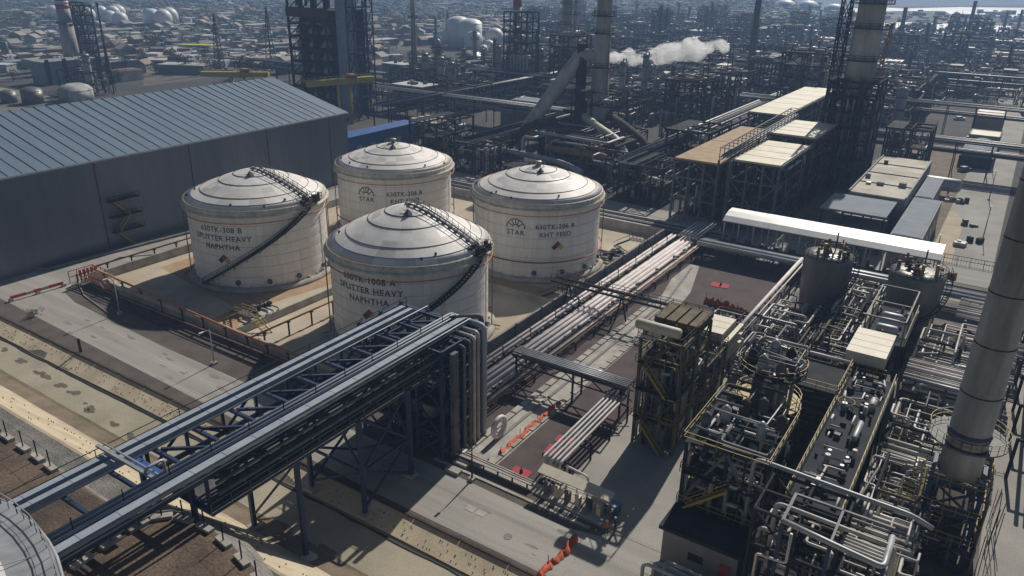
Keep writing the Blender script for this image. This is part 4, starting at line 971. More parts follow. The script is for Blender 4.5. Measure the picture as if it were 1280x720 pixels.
# tower beside the concrete lane
t = unit('process_tower', 'dark steel tower with a cream drum on its roof, left of the concrete lane', [-31.2, -28.6, -26.0], [76, 80.5, 85], [4.0, 7.8, 11.4, 14.6], 3, pipes=44, vessels=5, mats=('steel_olive', 'steel_brown'))
horiz_vessel(t, -29.0, 75.4, 16.4, 5.0, .62, 'x', 'cream_panel', 'roof_drum')
for k in range(4):
    MB().box(-31.4+k*1.45, -30.2+k*1.45, 80, 85.2, 15.0, 15.6).build('fan_housing', 'steel_olive', t)
unit('process_structure', 'lower dark steel frame behind the tower with the cream drum', [-32, -29, -26.4], [87, 91, 94.5], [3.5, 7.0], 5, pipes=34, vessels=5, mats=('steel_olive', 'steel_brown'))
t = T('cooler_block', 'beige louvred box raised on steel posts behind the steel tower', 'air cooler', -29.5, 98)
m = MB()
for k in range(3): MB().box(-31.6, -27.3, 95+k*2.0, 96.9+k*2.0, 6.6, 8.3).build('panel_box', 'beige_panel', t)
for k in range(3): MB().box(-26.9+k*.0, -26.3, 94.5, 101.5, 4.4+k*1.3, 5.0+k*1.3).build('header', 'cream_panel', t)
for x in (-31.4, -27.5):
    for y in (95.2, 100.8): MB().beam((x, y, 0), (x, y, 6.6), .25).build('leg', 'steel_dark', t)
MB().rail([(-32, 94.4, 6.3), (-26.6, 94.4, 6.3), (-26.6, 101.5, 6.3)], 1.1, 1.4, .06).build('handrail', 'yellow', t)
t = T('pipe_rack', 'tangle of low pipes behind the beige louvred box', 'pipe rack', -31, 106)
maze(t, random.Random(51), (-34, -26.5, 103, 115, .6, 3.6), 34); m = lattice(MB(), [-34, -30, -26.5], [103, 109, 115], [3.4], .2, False); m.build('frame', 'steel_brown', t)
# big left tower of the unit, round platform on top
t = unit('process_tower', 'black steel tower with diagonal braces at the corner of the crowded unit', [-20.3, -16.2, -12.2], [63.5, 68.5, 73.5], [4.0, 7.8, 11.4], 13, pipes=52, vessels=5, wcol=.34, ladder=False, topfrac=.22)
maze(t, random.Random(133), (-19.8, -12.6, 64, 75, 9.5, 13.6), 34, (.07, .1, .14, .22), ('steel_grey', 'galv', 'steel_dark', 'insulation', 'steel_brown'), legs=False)
for k in range(6): MB().lathe(-19.4+k*1.3, 66+(k*37 % 7), [(.1, 11.6), (.5, 11.9), (.5, 13.2+.2*(k % 3)), (.1, 13.6+.2*(k % 3))], 14).build('drum', ('steel_grey', 'galv', 'steel_brown')[k % 3], t)
m = MB(); m.beam((-20.4, 63.3, 4), (-16.2, 63.3, 11.4), .3); m.beam((-16.2, 63.3, 11.4), (-12.2, 63.3, 4), .3); m.beam((-20.4, 63.2, 7.8), (-12.2, 63.2, 7.8), .3); m.build('cross_brace', 'steel_grey', t)
MB().stair((-19.5, 62.4, 4.4), (-15.5, 62.4, 8), .9, 'x').build('stair', 'yellow', t)
t = T('column', 'short silver column with a round railed platform beside the black steel tower', 'column', -16.6, 78.5)
vert_vessel(t, -16.6, 78.5, 2, 13.4, 1.9, 'tank_grey', (), 'shell')
m = MB().lathe(-16.6, 78.5, [(1.95, 13.8), (3.7, 13.8), (3.7, 13.95), (1.95, 13.95)], 32, False, False); m.build('round_platform', 'steel_dark', t)
m = MB().rail([(-16.6+3.6*math.cos(2*math.pi*k/24), 78.5+3.6*math.sin(2*math.pi*k/24), 13.95) for k in range(24)], 1.1, 5, .06, True); m.build('handrail', 'yellow', t)
m = MB().lathe(-16.6, 78.5, [(1.95, 9.8), (3.6, 9.8), (3.6, 9.95), (1.95, 9.95)], 32, False, False); m.rail([(-16.6+3.5*math.cos(2*math.pi*k/20), 78.5+3.5*math.sin(2*math.pi*k/20), 9.95) for k in range(20)], 1.1, 5, .07, True); m.build('ring_platform', 'yellow', t)
for k in range(6):
    a = R(-120+k*30); MB().pipe([(-16.6+2.4*math.cos(a), 78.5+2.4*math.sin(a), 1), (-16.6+2.4*math.cos(a), 78.5+2.4*math.sin(a), 13.2), (-16.6+1.7*math.cos(a), 78.5+1.7*math.sin(a), 14.5)], .18, 8).build('pipe', ('steel_grey', 'galv', 'insulation')[k % 3], t)
maze(t, random.Random(91), (-19.6, -13.6, 75.5, 81.5, 14.1, 16.4), 26, (.06, .1, .15), ('steel_dark', 'galv', 'steel_grey', 'insulation'), legs=False)
for k in range(7): a = R(k*51); MB().lathe(-16.6+2.2*math.cos(a), 78.5+2.2*math.sin(a), [(.1, 14), (.55, 14.2), (.55, 15.2+.3*(k % 3)), (.1, 15.7+.3*(k % 3))], 12).build('drum', ('steel_grey', 'steel_dark', 'galv')[k % 3], t)
unit('process_structure', 'dark steel frame full of valves behind the round railed platform', [-21, -17, -13], [85, 90, 95], [4.0, 8.0], 15, pipes=60, vessels=6, mats=('steel_olive', 'steel_brown'))
t = T('process_building', 'black boxy steel enclosure with a white pipe on its roof edge', 'enclosure', -12, 88)
MB().box(-16.0, -10.6, 84.5, 92.0, 3, 9.6).build('wall', 'steel_dark', t)
MB().pipe([(-15.8, 92.4, 8.5), (-15.8, 92.4, 10.2), (-10.4, 92.4, 10.2)], .25, 8).build('pipe', 'pipe_white', t)
for x in (-15.9, -13.3, -10.7):
    for y in (84.6, 91.9): MB().beam((x, y, 0), (x, y, 3), .3).build('leg', 'steel_dark', t)
m = MB(); [m.beam((-15.9, 84.45, 3.2+k*.9), (-10.7, 84.45, 3.2+k*.9), .12) for k in range(7)]; m.build('louvre', 'tank_grey', t)
MB().rail([(-16.2, 84.2, 9.7), (-10.4, 84.2, 9.7), (-10.4, 92.2, 9.7)], 1.1, 1.2, .06).build('handrail', 'yellow', t)
# elevated decks
def deck_table(label, x0, x1, y0, y1, z, seed, railm='cream_panel', items=20, deckm='pad_dark'):
    rr = random.Random(seed); t = T('elevated_deck', label, 'platform', (x0+x1)/2, (y0+y1)/2)
    dk = MB().box(x0, x1, y0, y1, z-.3, z).build('deck', deckm, t)
    k = max(2, int((y1-y0)/6))
    for i in range(k+1):
        y = y0+.3+(y1-y0-.6)*i/k
        for x in (x0+.3, x1-.3): MB().beam((x, y, 0), (x, y, z-.3), .35).build('leg', 'steel_dark', t)
    for x, mm in ((x0-.15, railm), (x1+.15, railm)):
        MB().tube([(x, y0, z+.15), (x, y1, z+.15)], .14, 8).build('edge_pipe', mm, t)
        MB().rail([(x, y0, z+.1), (x, y1, z+.1)], 1.1, 1.5, .06).build('handrail', 'yellow', dk)
    for i in range(items):
        x = rr.uniform(x0+.6, x1-.6); y = rr.uniform(y0+.8, y1-.8); q = rr.random()
        if q < .3: m = MB(); m.tube([(x, y, z), (x, y, z+rr.uniform(.5, 1.3))], rr.uniform(.12, .35), 8); m.build('valve', rr.choice(['galv', 'insulation', 'steel_grey']), t)
        elif q < .6: rnd_pipe(MB(), rr, x0+.5, x1-.5, max(y0+.5, y-2), min(y1-.5, y+2), z+.3, z+1.0, rr.choice([.06, .09, .13]), 6, False).build('pipe', rr.choice(['insulation', 'galv', 'pipe_white', 'steel_dark']), t)
        else: m = MB(); m.cbox(x, y, z, rr.uniform(.2, .6), rr.uniform(.2, .6), rr.uniform(.3, .8), rr.uniform(0, 3)); m.build('equipment_box', rr.choice(['steel_dark', 'steel_brown', 'steel_grey', 'steel_dark']), t)
    return t
t = deck_table('long dark raised deck with scattered small pipework and pale side pipes', -10.2, -5.6, 63, 93, 8.8, 5, items=70)
horiz_vessel(t, -6.9, 78, 9.6, 3.6, .3, 'y', 'galv', 'silver_tube'); horiz_vessel(t, -6.6, 85, 9.6, 1.6, .35, 'y', 'insulation', 'silver_tube')
m = MB(); m.tube([(-9.2+.9*math.cos(a*.3), 84+.9*math.sin(a*.3), 9.4) for a in range(21)], .06, 5, closed=True); m.build('ring_rail', 'yellow', t)
t = deck_table('raised dark deck carrying three silver exchangers', -11.4, -6.2, 103.6, 117, 9.0, 6, items=16)
for k in range(3): horiz_vessel(t, -8.6, 106+k*2.3, 10.0, 2.2, .62, 'x', 'galv', 'exchanger')
m = MB(); 
for x in (-11.2, -6.4):
    for y in (104, 110, 116.8): m.beam((x, y, 9), (x, y, 12.2), .18)
for x in (-11.2, -6.4): m.beam((x, 104, 12.2), (x, 116.8, 12.2), .18)
for y in (104, 110, 116.8): m.beam((-11.2, y, 12.2), (-6.4, y, 12.2), .18)
m.build('gantry_frame', 'steel_grey', t)
t = T('cooler_block', 'cream panelled box standing high above the long dark deck', 'air cooler', -9.3, 98)
for k in range(4): MB().box(-11.6, -7.0, 94.2+k*2.0, 96.1+k*2.0, 9.6, 11.0).build('panel_box', 'beige_panel', t)
MB().box(-11.5, -7.1, 94.0, 102.2, 8.6, 9.55).build('base', 'steel_dark', t)
for x in (-11.4, -7.2):
    for y in (94.3, 98.2, 102): MB().beam((x, y, 0), (x, y, 8.6), .3).build('leg', 'steel_dark', t)
MB().rail([(-12, 93.6, 8.7), (-6.6, 93.6, 8.7)], 1.1, 1.1, .07).build('handrail', 'yellow', t); MB().rail([(-12, 93.6, 6.7), (-6.6, 93.6, 6.7)], 1.1, 1.1, .07).build('handrail', 'yellow', t)
MB().ladder(-8.2, 93.4, 0, 9.5, 'x').build('ladder', 'yellow', t)
# pipe field right of the deck
ysr = []; rr = random.Random(5)
def xrow(label, y0, y1, x0, x1, z, seed, dens=.35, frame='steel_grey', tiers=1):
    rr = random.Random(seed); L = []; y = y0
    while y < y1:
        r = rr.choice([.09, .12, .16, .22, .28]); L.append((y+r, r, rr.choice(['insulation', 'pipe_white', 'galv', 'insulation', 'steel_grey']))); y += 2*r+rr.uniform(.1, dens)
    return rack_x('pipe_rack', label, L, x0, x1, z, 3.4, frame, None, tiers, 2.2)
xrow('bank of white pipes crossing just left of the foot of the grey stack', 64, 69, -4.8, 0.8, 6.2, 1)
xrow('second bank of white pipes crossing left of the grey stack', 72.5, 76, -4.8, .8, 5.0, 2)
xrow('bank of pale pipes level with the round platform of the grey stack', 80, 85, -4.8, 3.8, 5.6, 3)
xrow('bank of pale pipes one bay behind the grey stack', 89, 93, -4.8, 4.6, 4.6, 4)
xrow('wide bank of pale pipes two bays behind the grey stack', 97, 104, -5.0, 6, 5.4, 5, tiers=2)
xrow('bank of pale pipes between the grey stack and the right conical tank', 109, 116, -5.0, 7, 4.8, 6)
xrow('bank of white pipes just in front of the right conical tank', 120, 124, -4, 8, 4.4, 7)
xrow('bank of white pipes right of the conical tanks', 131, 141, -1.5, 9, 4.2, 8, .6)
for i, (lab, b, n) in enumerate((('tangle of white looping pipes beside the long dark deck', (-4.8, .6, 66, 80, 3.5, 8.4), 70), ('tangle of white looping pipes behind the foot of the grey stack', (-4.8, 4, 84, 97, 3.0, 7.6), 70), ('tangle of pale pipes in front of the right conical tank', (-4.8, 6, 100, 122, 2.0, 7), 80), ('tangle of pale pipes between the two conical tanks', (-18, -12.5, 108, 134, 1.5, 6), 70), ('tangle of pipes and valves left of the left conical tank', (-26.5, -19, 98, 122, 1.2, 5.4), 90), ('tangle of small pipes at the bottom of the crowded unit', (-5.2, 1.2, 54, 63.5, 2.0, 8.0), 70), ('tangle of pipes behind the dark raised decks', (-20, -10, 119, 140, 1.2, 4.6), 60))):
    t = T('pipework', lab, 'pipework', (b[0]+b[1])/2, (b[2]+b[3])/2); maze(t, random.Random(100+i), b, n, (.08, .11, .15, .2))
    m = lattice(MB(), [b[0], (b[0]+b[1])/2, b[1]], [b[2], (b[2]*2+b[3])/3, (b[2]+b[3]*2)/3, b[3]], [b[5]*.6], .2, False); m.build('frame', 'steel_grey', t)
    rr = random.Random(i)
    for k in range(24):
        x, y = rr.uniform(b[0], b[1]), rr.uniform(b[2], b[3]); q = rr.random()
        if q < .4: horiz_vessel(t, x, y, rr.uniform(1, b[5]*.6+1), rr.uniform(1, 2), rr.uniform(.25, .45), rr.choice('xy'), rr.choice(['galv', 'insulation', 'steel_grey']), 'exchanger')
        elif q < .7: MB().cbox(x, y, 0, .8, .8, rr.uniform(.8, 2)).build('pump', rr.choice(['steel_dark', 'steel_grey', 'steel_brown', 'pipe_rust']), t)
        else: MB().rail([(x, y, b[5]*.6), (x+1.8, y, b[5]*.6)], 1, .9, .06).build('handrail', 'yellow', t)
t = T('pipe_rack', 'grey round-cornered pipe frame spanning the front of the crowded unit', 'pipe rack', -7, 64)
MB().pipe([(-13.6, 63.2, .5), (-13.6, 63.2, 12.0), (0.0, 62.6, 12.0), (1.6, 62.6, 11.4)], .22, 12, .8).build('pipe', 'galv', t)
MB().pipe([(-10.0, 57.5, 5), (-10.0, 57.5, 12.2), (-0.6, 57.2, 12.2), (-.6, 57.2, 2)], .2, 12, .6).build('pipe', 'insulation', t)
t = T('pipe_gantry', 'open rectangular frame of thick silver pipe at the bottom right', 'pipe rack', -6, 54)
MB().pipe([(-8.9, 55.2, 12.4), (-5.0, 54.6, 12.4), (-1.0, 54.3, 12.2), (-1.0, 58.5, 12.2)], .24, 12, .5).build('pipe', 'galv', t)
for x, y in ((-8.9, 55.2), (-5, 54.6), (-1, 54.3)): MB().beam((x, y, 0), (x, y, 12.1), .3).build('leg', 'navy', t)
m = MB(); m.beam((-8.9, 55.2, 12.3), (-8.9, 59.5, 12.3), .25); m.beam((-5, 54.6, 12.3), (-5, 59.5, 12.3), .2); m.beam((-8.9, 59.5, 12.3), (-1, 59.5, 12.3), .2); m.build('beam', 'steel_grey', t)
for k in range(4): MB().pipe([(-5.2, 57.8+k*.45, 10.2), (-.4, 57.6+k*.45, 10.2), (-.4, 57.6+k*.45, 4)], .14, 8).build('pipe', 'insulation', t)
MB().pipe([(-8, 55, 11.6), (-8, 55, 8.5), (-10.4, 54.8, 8.5), (-10.4, 54.8, 5)], .12, 8).build('pipe', 'pipe_white', t)
# bottom building with red machine
t = T('equipment_building', 'dark-roofed shed with a beige side wall at the foot of the black tower', 'shed', -15, 59.5)
MB().box(-20, -12.6, 58.6, 62.2, 0, 3.9).build('wall', 'wall_grey', t); MB().box(-20.4, -12.2, 58.3, 62.6, 4.0, 4.4).build('roof', 'steel_dark', t)
MB().box(-14.2, -13.2, 58.45, 58.6, .1, 2.6).build('door', 'red_paint', t); MB().box(-17.3, -15.8, 58.5, 58.6, 1.6, 2.4).build('window', 'steel_dark', t)
t = T('fire_pump', 'red machine in the shade at the bottom edge, right of the concrete lane', 'machine', -14.6, 56)
MB().cbox(-16, 55.6, .3, 5, 1.4, .5, R(-4)).build('base', 'red_paint', t); horiz_vessel(t, -15.6, 55.6, 1.5, 2.4, .55, 'x', 'red_paint', 'body'); MB().cbox(-13.4, 55.5, .8, 1.2, 1.2, 1.3).build('engine', 'steel_grey', t)
t = T('pipe_rack', 'hooped grey pipes in the shade at the bottom edge', 'pipe rack', -16, 54)
for k in range(3): MB().pipe([(-20+k*.8, 54+k*.7, .3), (-20+k*.8, 54+k*.7, 3.2), (-12.8+k*.5, 53.8+k*.7, 3.2), (-12.8+k*.5, 53.8+k*.7, .3)], .18, 10, .7).build('pipe', 'galv', t)
t = T('pipe_rack', 'blue-shadowed steel rack behind the red machine', 'pipe rack', -10, 58)
m = lattice(MB(), [-11.5, -8, -4.6], [56.5, 59.5, 62.5], [4, 8, 11.6], .26, True); m.build('frame', 'steel_dark', t); maze(t, random.Random(71), (-11.2, -5, 56.8, 62.2, 2, 9), 55)
t = T('valve_skid', 'small dark machine with a yellow wheel at the corner of the black tower', 'machine', -20.6, 63); a = at(873, 622)
m = MB(); m.cbox(a[0], a[1], .02, 1.4, 1.1, .9); m.build('body', 'steel_brown', t); MB().tube([(a[0]+.3, a[1]-.7, 1), (a[0]+.3, a[1]-.5, 1)], .35, 12).build('wheel', 'yellow', t)

# ------------------------------------------------------------------ grey stack
t = T('stack', 'tall leaning-looking plain grey stack on a dark steel base at the right', 'chimney', 2.8, 76)
MB().lathe(2.7, 76, [(1.85, 9.6), (1.8, 14), (1.72, 22), (1.62, 32), (1.55, 44), (1.5, 62)], 48).build('flue', 'stack_conc', t)
for z in (13.8, 18.5, 23.5, 28.5, 33.5, 38.5, 43.5): 
    rz = 1.85-(z-9.6)*.0102 if z < 32 else 1.62-(z-32)*.0055
    MB().lathe(2.7, 76, [(rz+.0, z-.05), (rz+.05, z-.05), (rz+.05, z+.05), (rz, z+.05)], 48, False, False).build('joint_band', 'steel_dark', t)
for z in (12.6, 14.1): MB().lathe(2.7, 76, [(1.75, z), (1.92, z), (1.92, z+.35), (1.75, z+.35)], 48, False, False).build('stiffener', 'navy', t)
m = MB().lathe(2.7, 77.5, [(.5, 12.7), (3.5, 12.7), (3.5, 12.85), (.5, 12.85)], 36, False, False); m.build('round_platform', 'steel_grey', t)
m = MB().rail([(2.7+3.45*math.cos(2*math.pi*k/26), 77.5+3.45*math.sin(2*math.pi*k/26), 12.85) for k in range(26)], 1.1, 5, .05, True); m.build('handrail', 'yellow', t)
for x in (.6, 4.9):
    for y in (73.6, 78.4): MB().beam((x, y, 0), (x, y, 9.6), .4).build('column', 'navy', t)
for z in (3.2, 6.4, 9.5):
    m = MB()
    for x in (.6, 4.9): m.beam((x, 73.6, z), (x, 78.4, z), .35)
    for y in (73.6, 78.4): m.beam((.6, y, z), (4.9, y, z), .35)
    m.build('ring_beam', 'navy', t)
    MB().rail([(.1, 73.0, z), (5.4, 73.0, z), (5.4, 79, z)], 1.1, 1.1, .06).build('handrail', 'yellow', t)
m = MB(); [m.box(1.5, 4.2, 73.9, 78, 1+k*.9, 1.75+k*.9) for k in range(6)]; m.build('burner_box', 'steel_brown', t)
for z0, z1 in ((0, 3.2), (3.2, 6.4), (6.4, 9.5)):
    m = MB().beam((.6, 73.5, z0), (4.9, 73.5, z1), .2); m.beam((4.9, 73.5, z0), (.6, 73.5, z1), .2); m.build('cross_brace', 'navy', t)
    MB().stair((-.6, 73.4, z0), (-.6, 77.4, z1), .9, 'y').build('stair', 'yellow', t)
m = MB().pipe([(5.6, 75, .3), (5.6, 75, 9), (4.4, 75, 10)], .18, 8); m.build('pipe', 'galv', t)
maze(t, random.Random(17), (-.5, 5.6, 73.5, 79, 2, 9), 22, (.08, .12, .18), ('steel_grey', 'galv', 'steel_dark'))
m = MB(); rr = random.Random(2)
for k in range(9): x = 6.2+rr.uniform(0, 1.5); y = rr.uniform(74, 84); m.beam((x, y, 0), (x+rr.uniform(-.5, .5), y+rr.uniform(-.5, 1.5), 4.5), .06)
m.beam((6.2, 74, 4), (7.2, 84, 4), .06); m.beam((6.6, 74, 2.2), (7, 84, 2.2), .06); solo(m, 'scaffold', 'steel_brown', 6.8, 79, 'thin rusty scaffold right of the base of the grey stack', 'scaffold')

# ------------------------------------------------------------------ conical grey tanks
def cone_tank(x, y, r, h, label, seed):
    rr = random.Random(seed); t = T('process_tank', label, 'tank', x, y)
    MB().lathe(x, y, [(r*.84, 1.2), (r*.9, 2.2), (r, h-.6), (r+.05, h), (r*.6, h+.35), (.1, h+.5)], 40).build('shell', 'tank_grey', t)
    for k in range(8): a = R(k*45); MB().beam((x+r*.78*math.cos(a), y+r*.78*math.sin(a), 0), (x+r*.8*math.cos(a), y+r*.8*math.sin(a), 1.3), .35).build('leg', 'concrete_dark', t)
    m = MB().rail([(x+(r+.1)*math.cos(2*math.pi*k/24), y+(r+.1)*math.sin(2*math.pi*k/24), h) for k in range(24)], 1.1, 5, .06, True); m.build('handrail', 'steel_brown', t)
    m = MB(); sp = arcpts(x, y, r+.25, 1.0, h, -110, 30, 30); so_ = arcpts(x, y, r+1.0, 1.0, h, -110, 30, 30)
    for p, q in zip(sp, so_): m.beam(p, q, .3, .05); m.beam(q, (q[0], q[1], q[2]+1), .05)
    for L in (sp, so_):
        for p, q in zip(L, L[1:]): m.beam(p, q, .07, .28)
    for p, q in zip(so_, so_[1:]): m.beam((p[0], p[1], p[2]+1), (q[0], q[1], q[2]+1), .05)
    m.build('spiral_stair', 'steel_dark', t)
    for k in range(16):
        a = rr.uniform(0, 6.28); d = rr.uniform(0, r*.85); px, py = x+d*math.cos(a), y+d*math.sin(a); hh = rr.uniform(.6, 2.0)
        m = MB().tube([(px, py, h+.2), (px, py, h+.3+hh)], rr.uniform(.1, .3), 8); m.tube([(px, py, h+.1+hh*.6), (px, py, h+.25+hh*.6)], .36, 8); m.build('nozzle', rr.choice(['steel_brown', 'steel_grey', 'yellow', 'pipe_rust']), t)
    m = MB()
    for k in range(6): a = rr.uniform(0, 6.28); m.beam((x+r*.4*math.cos(a), y+r*.4*math.sin(a), h+1.6), (x-r*.6*math.cos(a+.6), y-r*.6*math.sin(a+.6), h+1.7), .12)
    m.build('top_frame', 'steel_brown', t); MB().tube([(x+.6, y+1.2, h), (x+.6, y+1.2, h+3.6)], .12, 8).build('mast', 'steel_dark', t)
cone_tank(-21.2, 128.6, 3.9, 11.2, 'dark grey tank with nozzles on top, left of the two below the white shed roof', 1)
cone_tank(-8.0, 130.2, 4.1, 10.6, 'dark grey tank with nozzles on top, right of the two below the white shed roof', 2)

# ------------------------------------------------------------------ white-roofed pump shed
t = T('open_shed', 'long open shed with a bright white curved roof', 'shed', -26, 155)
m = MB(); prof = [(151.2, 6.6), (152.6, 7.35), (154.6, 7.9), (156.8, 8.0), (158.6, 7.5)]
vs = []; 
for x in (-46.6, -6.2):
    for y, z in prof: vs.append((x, y, z))
    for y, z in prof: vs.append((x, y, z-.12))
n = len(prof); fs = [(i, i+1, 2*n+i+1, 2*n+i) for i in range(n-1)]+[(n+i+1, n+i, 3*n+i, 3*n+i+1) for i in range(n-1)]+[(0, 2*n, 3*n, n), (n-1, 2*n-1, 4*n-1, 3*n-1)]
fs += [(i+1, i, n+i, n+i+1) for i in range(n-1)]+[(2*n+i, 2*n+i+1, 3*n+i+1, 3*n+i) for i in range(n-1)]
m.add(vs, fs); m.build('roof', 'white_roof', t)
for k in range(14):
    x = -46.2+k*3.05
    for y in (151.5, 158.2): MB().beam((x, y, 0), (x, y, 6.7), .26).build('post', 'galv', t)
m = MB(); m.beam((-46.5, 151.4, 6.4), (-6.3, 151.4, 6.4), .2, .3); m.build('eave_beam', 'steel_grey', t)
m = MB(); m.beam((-46.5, 158.3, 7.0), (-6.3, 158.3, 7.0), .2, .3); m.build('eave_beam', 'steel_grey', t)
rr = random.Random(44)
for k in range(13):
    x = -44.6+k*3.0; t = T('pump', 'dark motor pump under the white shed, %s from the left' % ORD[k], 'pump', x, 154.6, 0, 'pumps under the white shed')
    MB().cbox(x, 154.8, .02, 1.6, 3.2, .4).build('base', 'concrete_dark', t); horiz_vessel(t, x, 155.4, 1.2, 1.2, .45, 'y', 'steel_dark', 'motor'); MB().lathe(x, 153.9, [(.3, .4), (.6, .8), (.6, 1.6), (.3, 2.2)], 12).build('casing', 'steel_grey', t)
    MB().pipe([(x-.5, 153.6, .5), (x-.5, 153.6, 3+rr.uniform(-.5, .8)), (x-.5, 150.6, 3), (x-.5, 150.6, .4)], .16, 6).build('pipe', rr.choice(['galv', 'steel_brown', 'insulation']), t)
# ------------------------------------------------------------------ rear road, yards
struct('shed_floor', MB().poly([(-48, 150.6), (-4, 150.6), (-4, 160.3), (-48, 160.3)], .034), 'concrete')
struct('rear_road', MB().poly([(-140, 160.4), (60, 160.4), (60, 171.4), (-141, 171.4)], .016), 'concrete_road')
struct('right_road', MB().poly([(-9.5, 171.4), (2.2, 171.4), (2.2, 1000), (-11, 1000), (-11, 300), (-9.5, 290)], .012), 'concrete_yard')
struct('right_yard', MB().poly([(6.6, 59.7), (60, 59.7), (60, 160.3), (6.6, 160.3)], .022), 'concrete_yard')
struct('yard_patch', MB().poly([(-9.4, 172), (-5.2, 172), (-5.6, 205), (-8.0, 214), (-9.4, 214)], .03), 'sand')
struct('rear_yard', MB().poly([(-49, 171.6), (-9.6, 171.6), (-9.6, 300), (-30, 300), (-34, 215), (-40, 200)], .010), 'dirt')
struct('plant_ground', MB().poly([(-420, 171.6), (-49, 171.6), (-30, 300), (-11, 300), (-11, 990), (-330, 990), (-330, 500), (-420, 330)], .004), 'plant')
struct('plant_ground_right', MB().poly([(2.3, 171.6), (400, 171.6), (400, 990), (2.3, 990)], .004), 'plant')
# fin-fan structures on tall frames
def finfan(label, x0, x1, y0, y1, z, topm, n, seed, browny=False):
    rr = random.Random(seed); t = T('air_cooler', label, 'air cooler', (x0+x1)/2, (y0+y1)/2)
    ny = max(2, round((y1-y0)/6)); nx = 2 if x1-x0 < 9 else 3
    for i in range(nx+1 if nx > 2 else nx):
        x = x0+.3+(x1-x0-.6)*i/((nx+1 if nx > 2 else nx)-1)
        for j in range(ny+1): MB().beam((x, y0+.3+(y1-y0-.6)*j/ny, 0), (x, y0+.3+(y1-y0-.6)*j/ny, z-.8), .45).build('column', 'steel_grey' if j == 0 else 'steel_brown', t)
    for zz in (z*.36, z*.7):
        m = MB()
        for y in (y0+.3, y1-.3): m.beam((x0+.3, y, zz), (x1-.3, y, zz), .3, .35)
        for x in (x0+.3, x1-.3): m.beam((x, y0+.3, zz), (x, y1-.3, zz), .3, .35)
        m.build('beam', 'steel_grey', t)
    m = MB(); xm = (x0+x1)/2
    for (a, b, za, zb) in ((x0+.3, xm, z*.7, z-.9), (x1-.3, xm, z*.7, z-.9), (x0+.3, xm, 0, z*.36), (x1-.3, xm, 0, z*.36), (xm, x0+.3, z*.36, z*.7), (xm, x1-.3, z*.36, z*.7)): m.beam((a, y0+.25, za), (b, y0+.25, zb), .28)
    m.build('cross_brace', 'steel_grey', t)
    MB().box(x0, x1, y0, y1, z-.9, z-.5).build('floor', 'steel_brown', t)
    d = (y1-y0)/n
    for k in range(n): MB().box(x0+.15, x1-.15, y0+k*d+.1, y0+(k+1)*d-.25, z-.45, z).build('bay_panel', topm, t)
    maze(t, rr, (x0+.6, x1-.6, y0+1, y1-1, 3, z-2), 26, (.2, .3, .45), ('steel_dark', 'steel_brown', 'galv', 'steel_grey'))
    for k in range(4): horiz_vessel(t, rr.uniform(x0+2, x1-2), y0+(k+.5)*(y1-y0)/4, z*.36+1.6, (x1-x0)*.5, 1.0, 'x', 'steel_brown', 'drum')
    MB().rail([(x1+.3, y0, z-.6), (x1+.3, y1, z-.6)], 1.1, 2, .08).build('handrail', 'galv', t)
    return t
finfan('long raised cooler bank topped with tan boards, left of the pipe bridge run', -64.2, -53.2, 166, 214, 14.6, 'wood_deck', 2, 1)
finfan('raised cooler bank with four cream roof bays and a braced grey front', -51.2, -40.2, 166.5, 192, 16.0, 'cream_panel', 4, 2)
finfan('raised cooler bank with cream and slate bays behind the braced one', -51.8, -40.0, 195, 217, 17.4, 'beige_panel', 4, 3)
finfan('distant cooler bank with striped cream bays left of the main tower', -66, -55, 225, 290, 17, 'cream_panel', 6, 4)
t = T('pipe_bridge', 'double-deck steel pipe bridge running between the two raised cooler banks', 'pipe bridge', -52.2, 190)
for k in range(7): MB().tube([(-53.0+k*.33, 165, 16.4+.5*(k % 2)), (-53.0+k*.33, 222, 17.6+.5*(k % 2))], .16, 8).build('pipe', ('steel_grey', 'galv', 'steel_dark', 'galv_blue')[k % 4], t)
m = MB()
for x in (-53.3, -50.8):
    m.beam((x, 165, 18.4), (x, 222, 19.6), .2); m.beam((x, 165, 15.6), (x, 222, 16.8), .25)
for k in range(20):
    y = 165+k*3
    m.beam((-53.3, y, 15.6+k*.063), (-53.3, y, 18.4+k*.063), .14); m.beam((-50.8, y, 15.6+k*.063), (-50.8, y, 18.4+k*.063), .14); m.beam((-53.3, y, 18.4+k*.063), (-50.8, y, 18.4+k*.063), .14)
m.build('truss', 'steel_grey', t)
for y in (165, 194, 222):
    for x in (-53.3, -50.8): MB().beam((x, y, 0), (x, y, 15.6), .4).build('leg', 'steel_grey', t)
# flat-roofed building and lean-to roofs
def building(name, label, x0, x1, y0, y1, h, wallm, roofm, seam=0, parapet=.5, ax='y'):
    t = T(name, label, 'building', (x0+x1)/2, (y0+y1)/2)
    MB().box(x0, x1, y0, y1, 0, h).build('wall', wallm, t); wl = t.children[-1] if t.children else t; MB().box(x0+.3, x1-.3, y0+.3, y1-.3, h+.01, h+.12).build('roof', roofm, t)
    if parapet:
        m = MB(); m.box(x0-.1, x0+.25, y0, y1, h-.1, h+parapet); m.box(x1-.25, x1+.1, y0, y1, h-.1, h+parapet); m.build('parapet', 'wall_grey', t)
    if seam:
        for k in range(1, seam): y = y0+(y1-y0)*k/seam; MB().box(x0+.3, x1-.3, y-.12, y+.12, h+.12, h+.3).build('roof_upstand', 'steel_brown', t)
    k = max(2, int((y1-y0)/6))
    for i in range(k): y = y0+(i+.5)*(y1-y0)/k; MB().box(x1, x1+.06, y-1, y+1, h*.35, h*.7).build('window', 'glass', t)
    return t
building('control_building', 'long low building with a flat sandy roof in four bays', -28.6, -16.8, 183, 228, 8.6, 'wall_grey', 'flat_roof', 4)
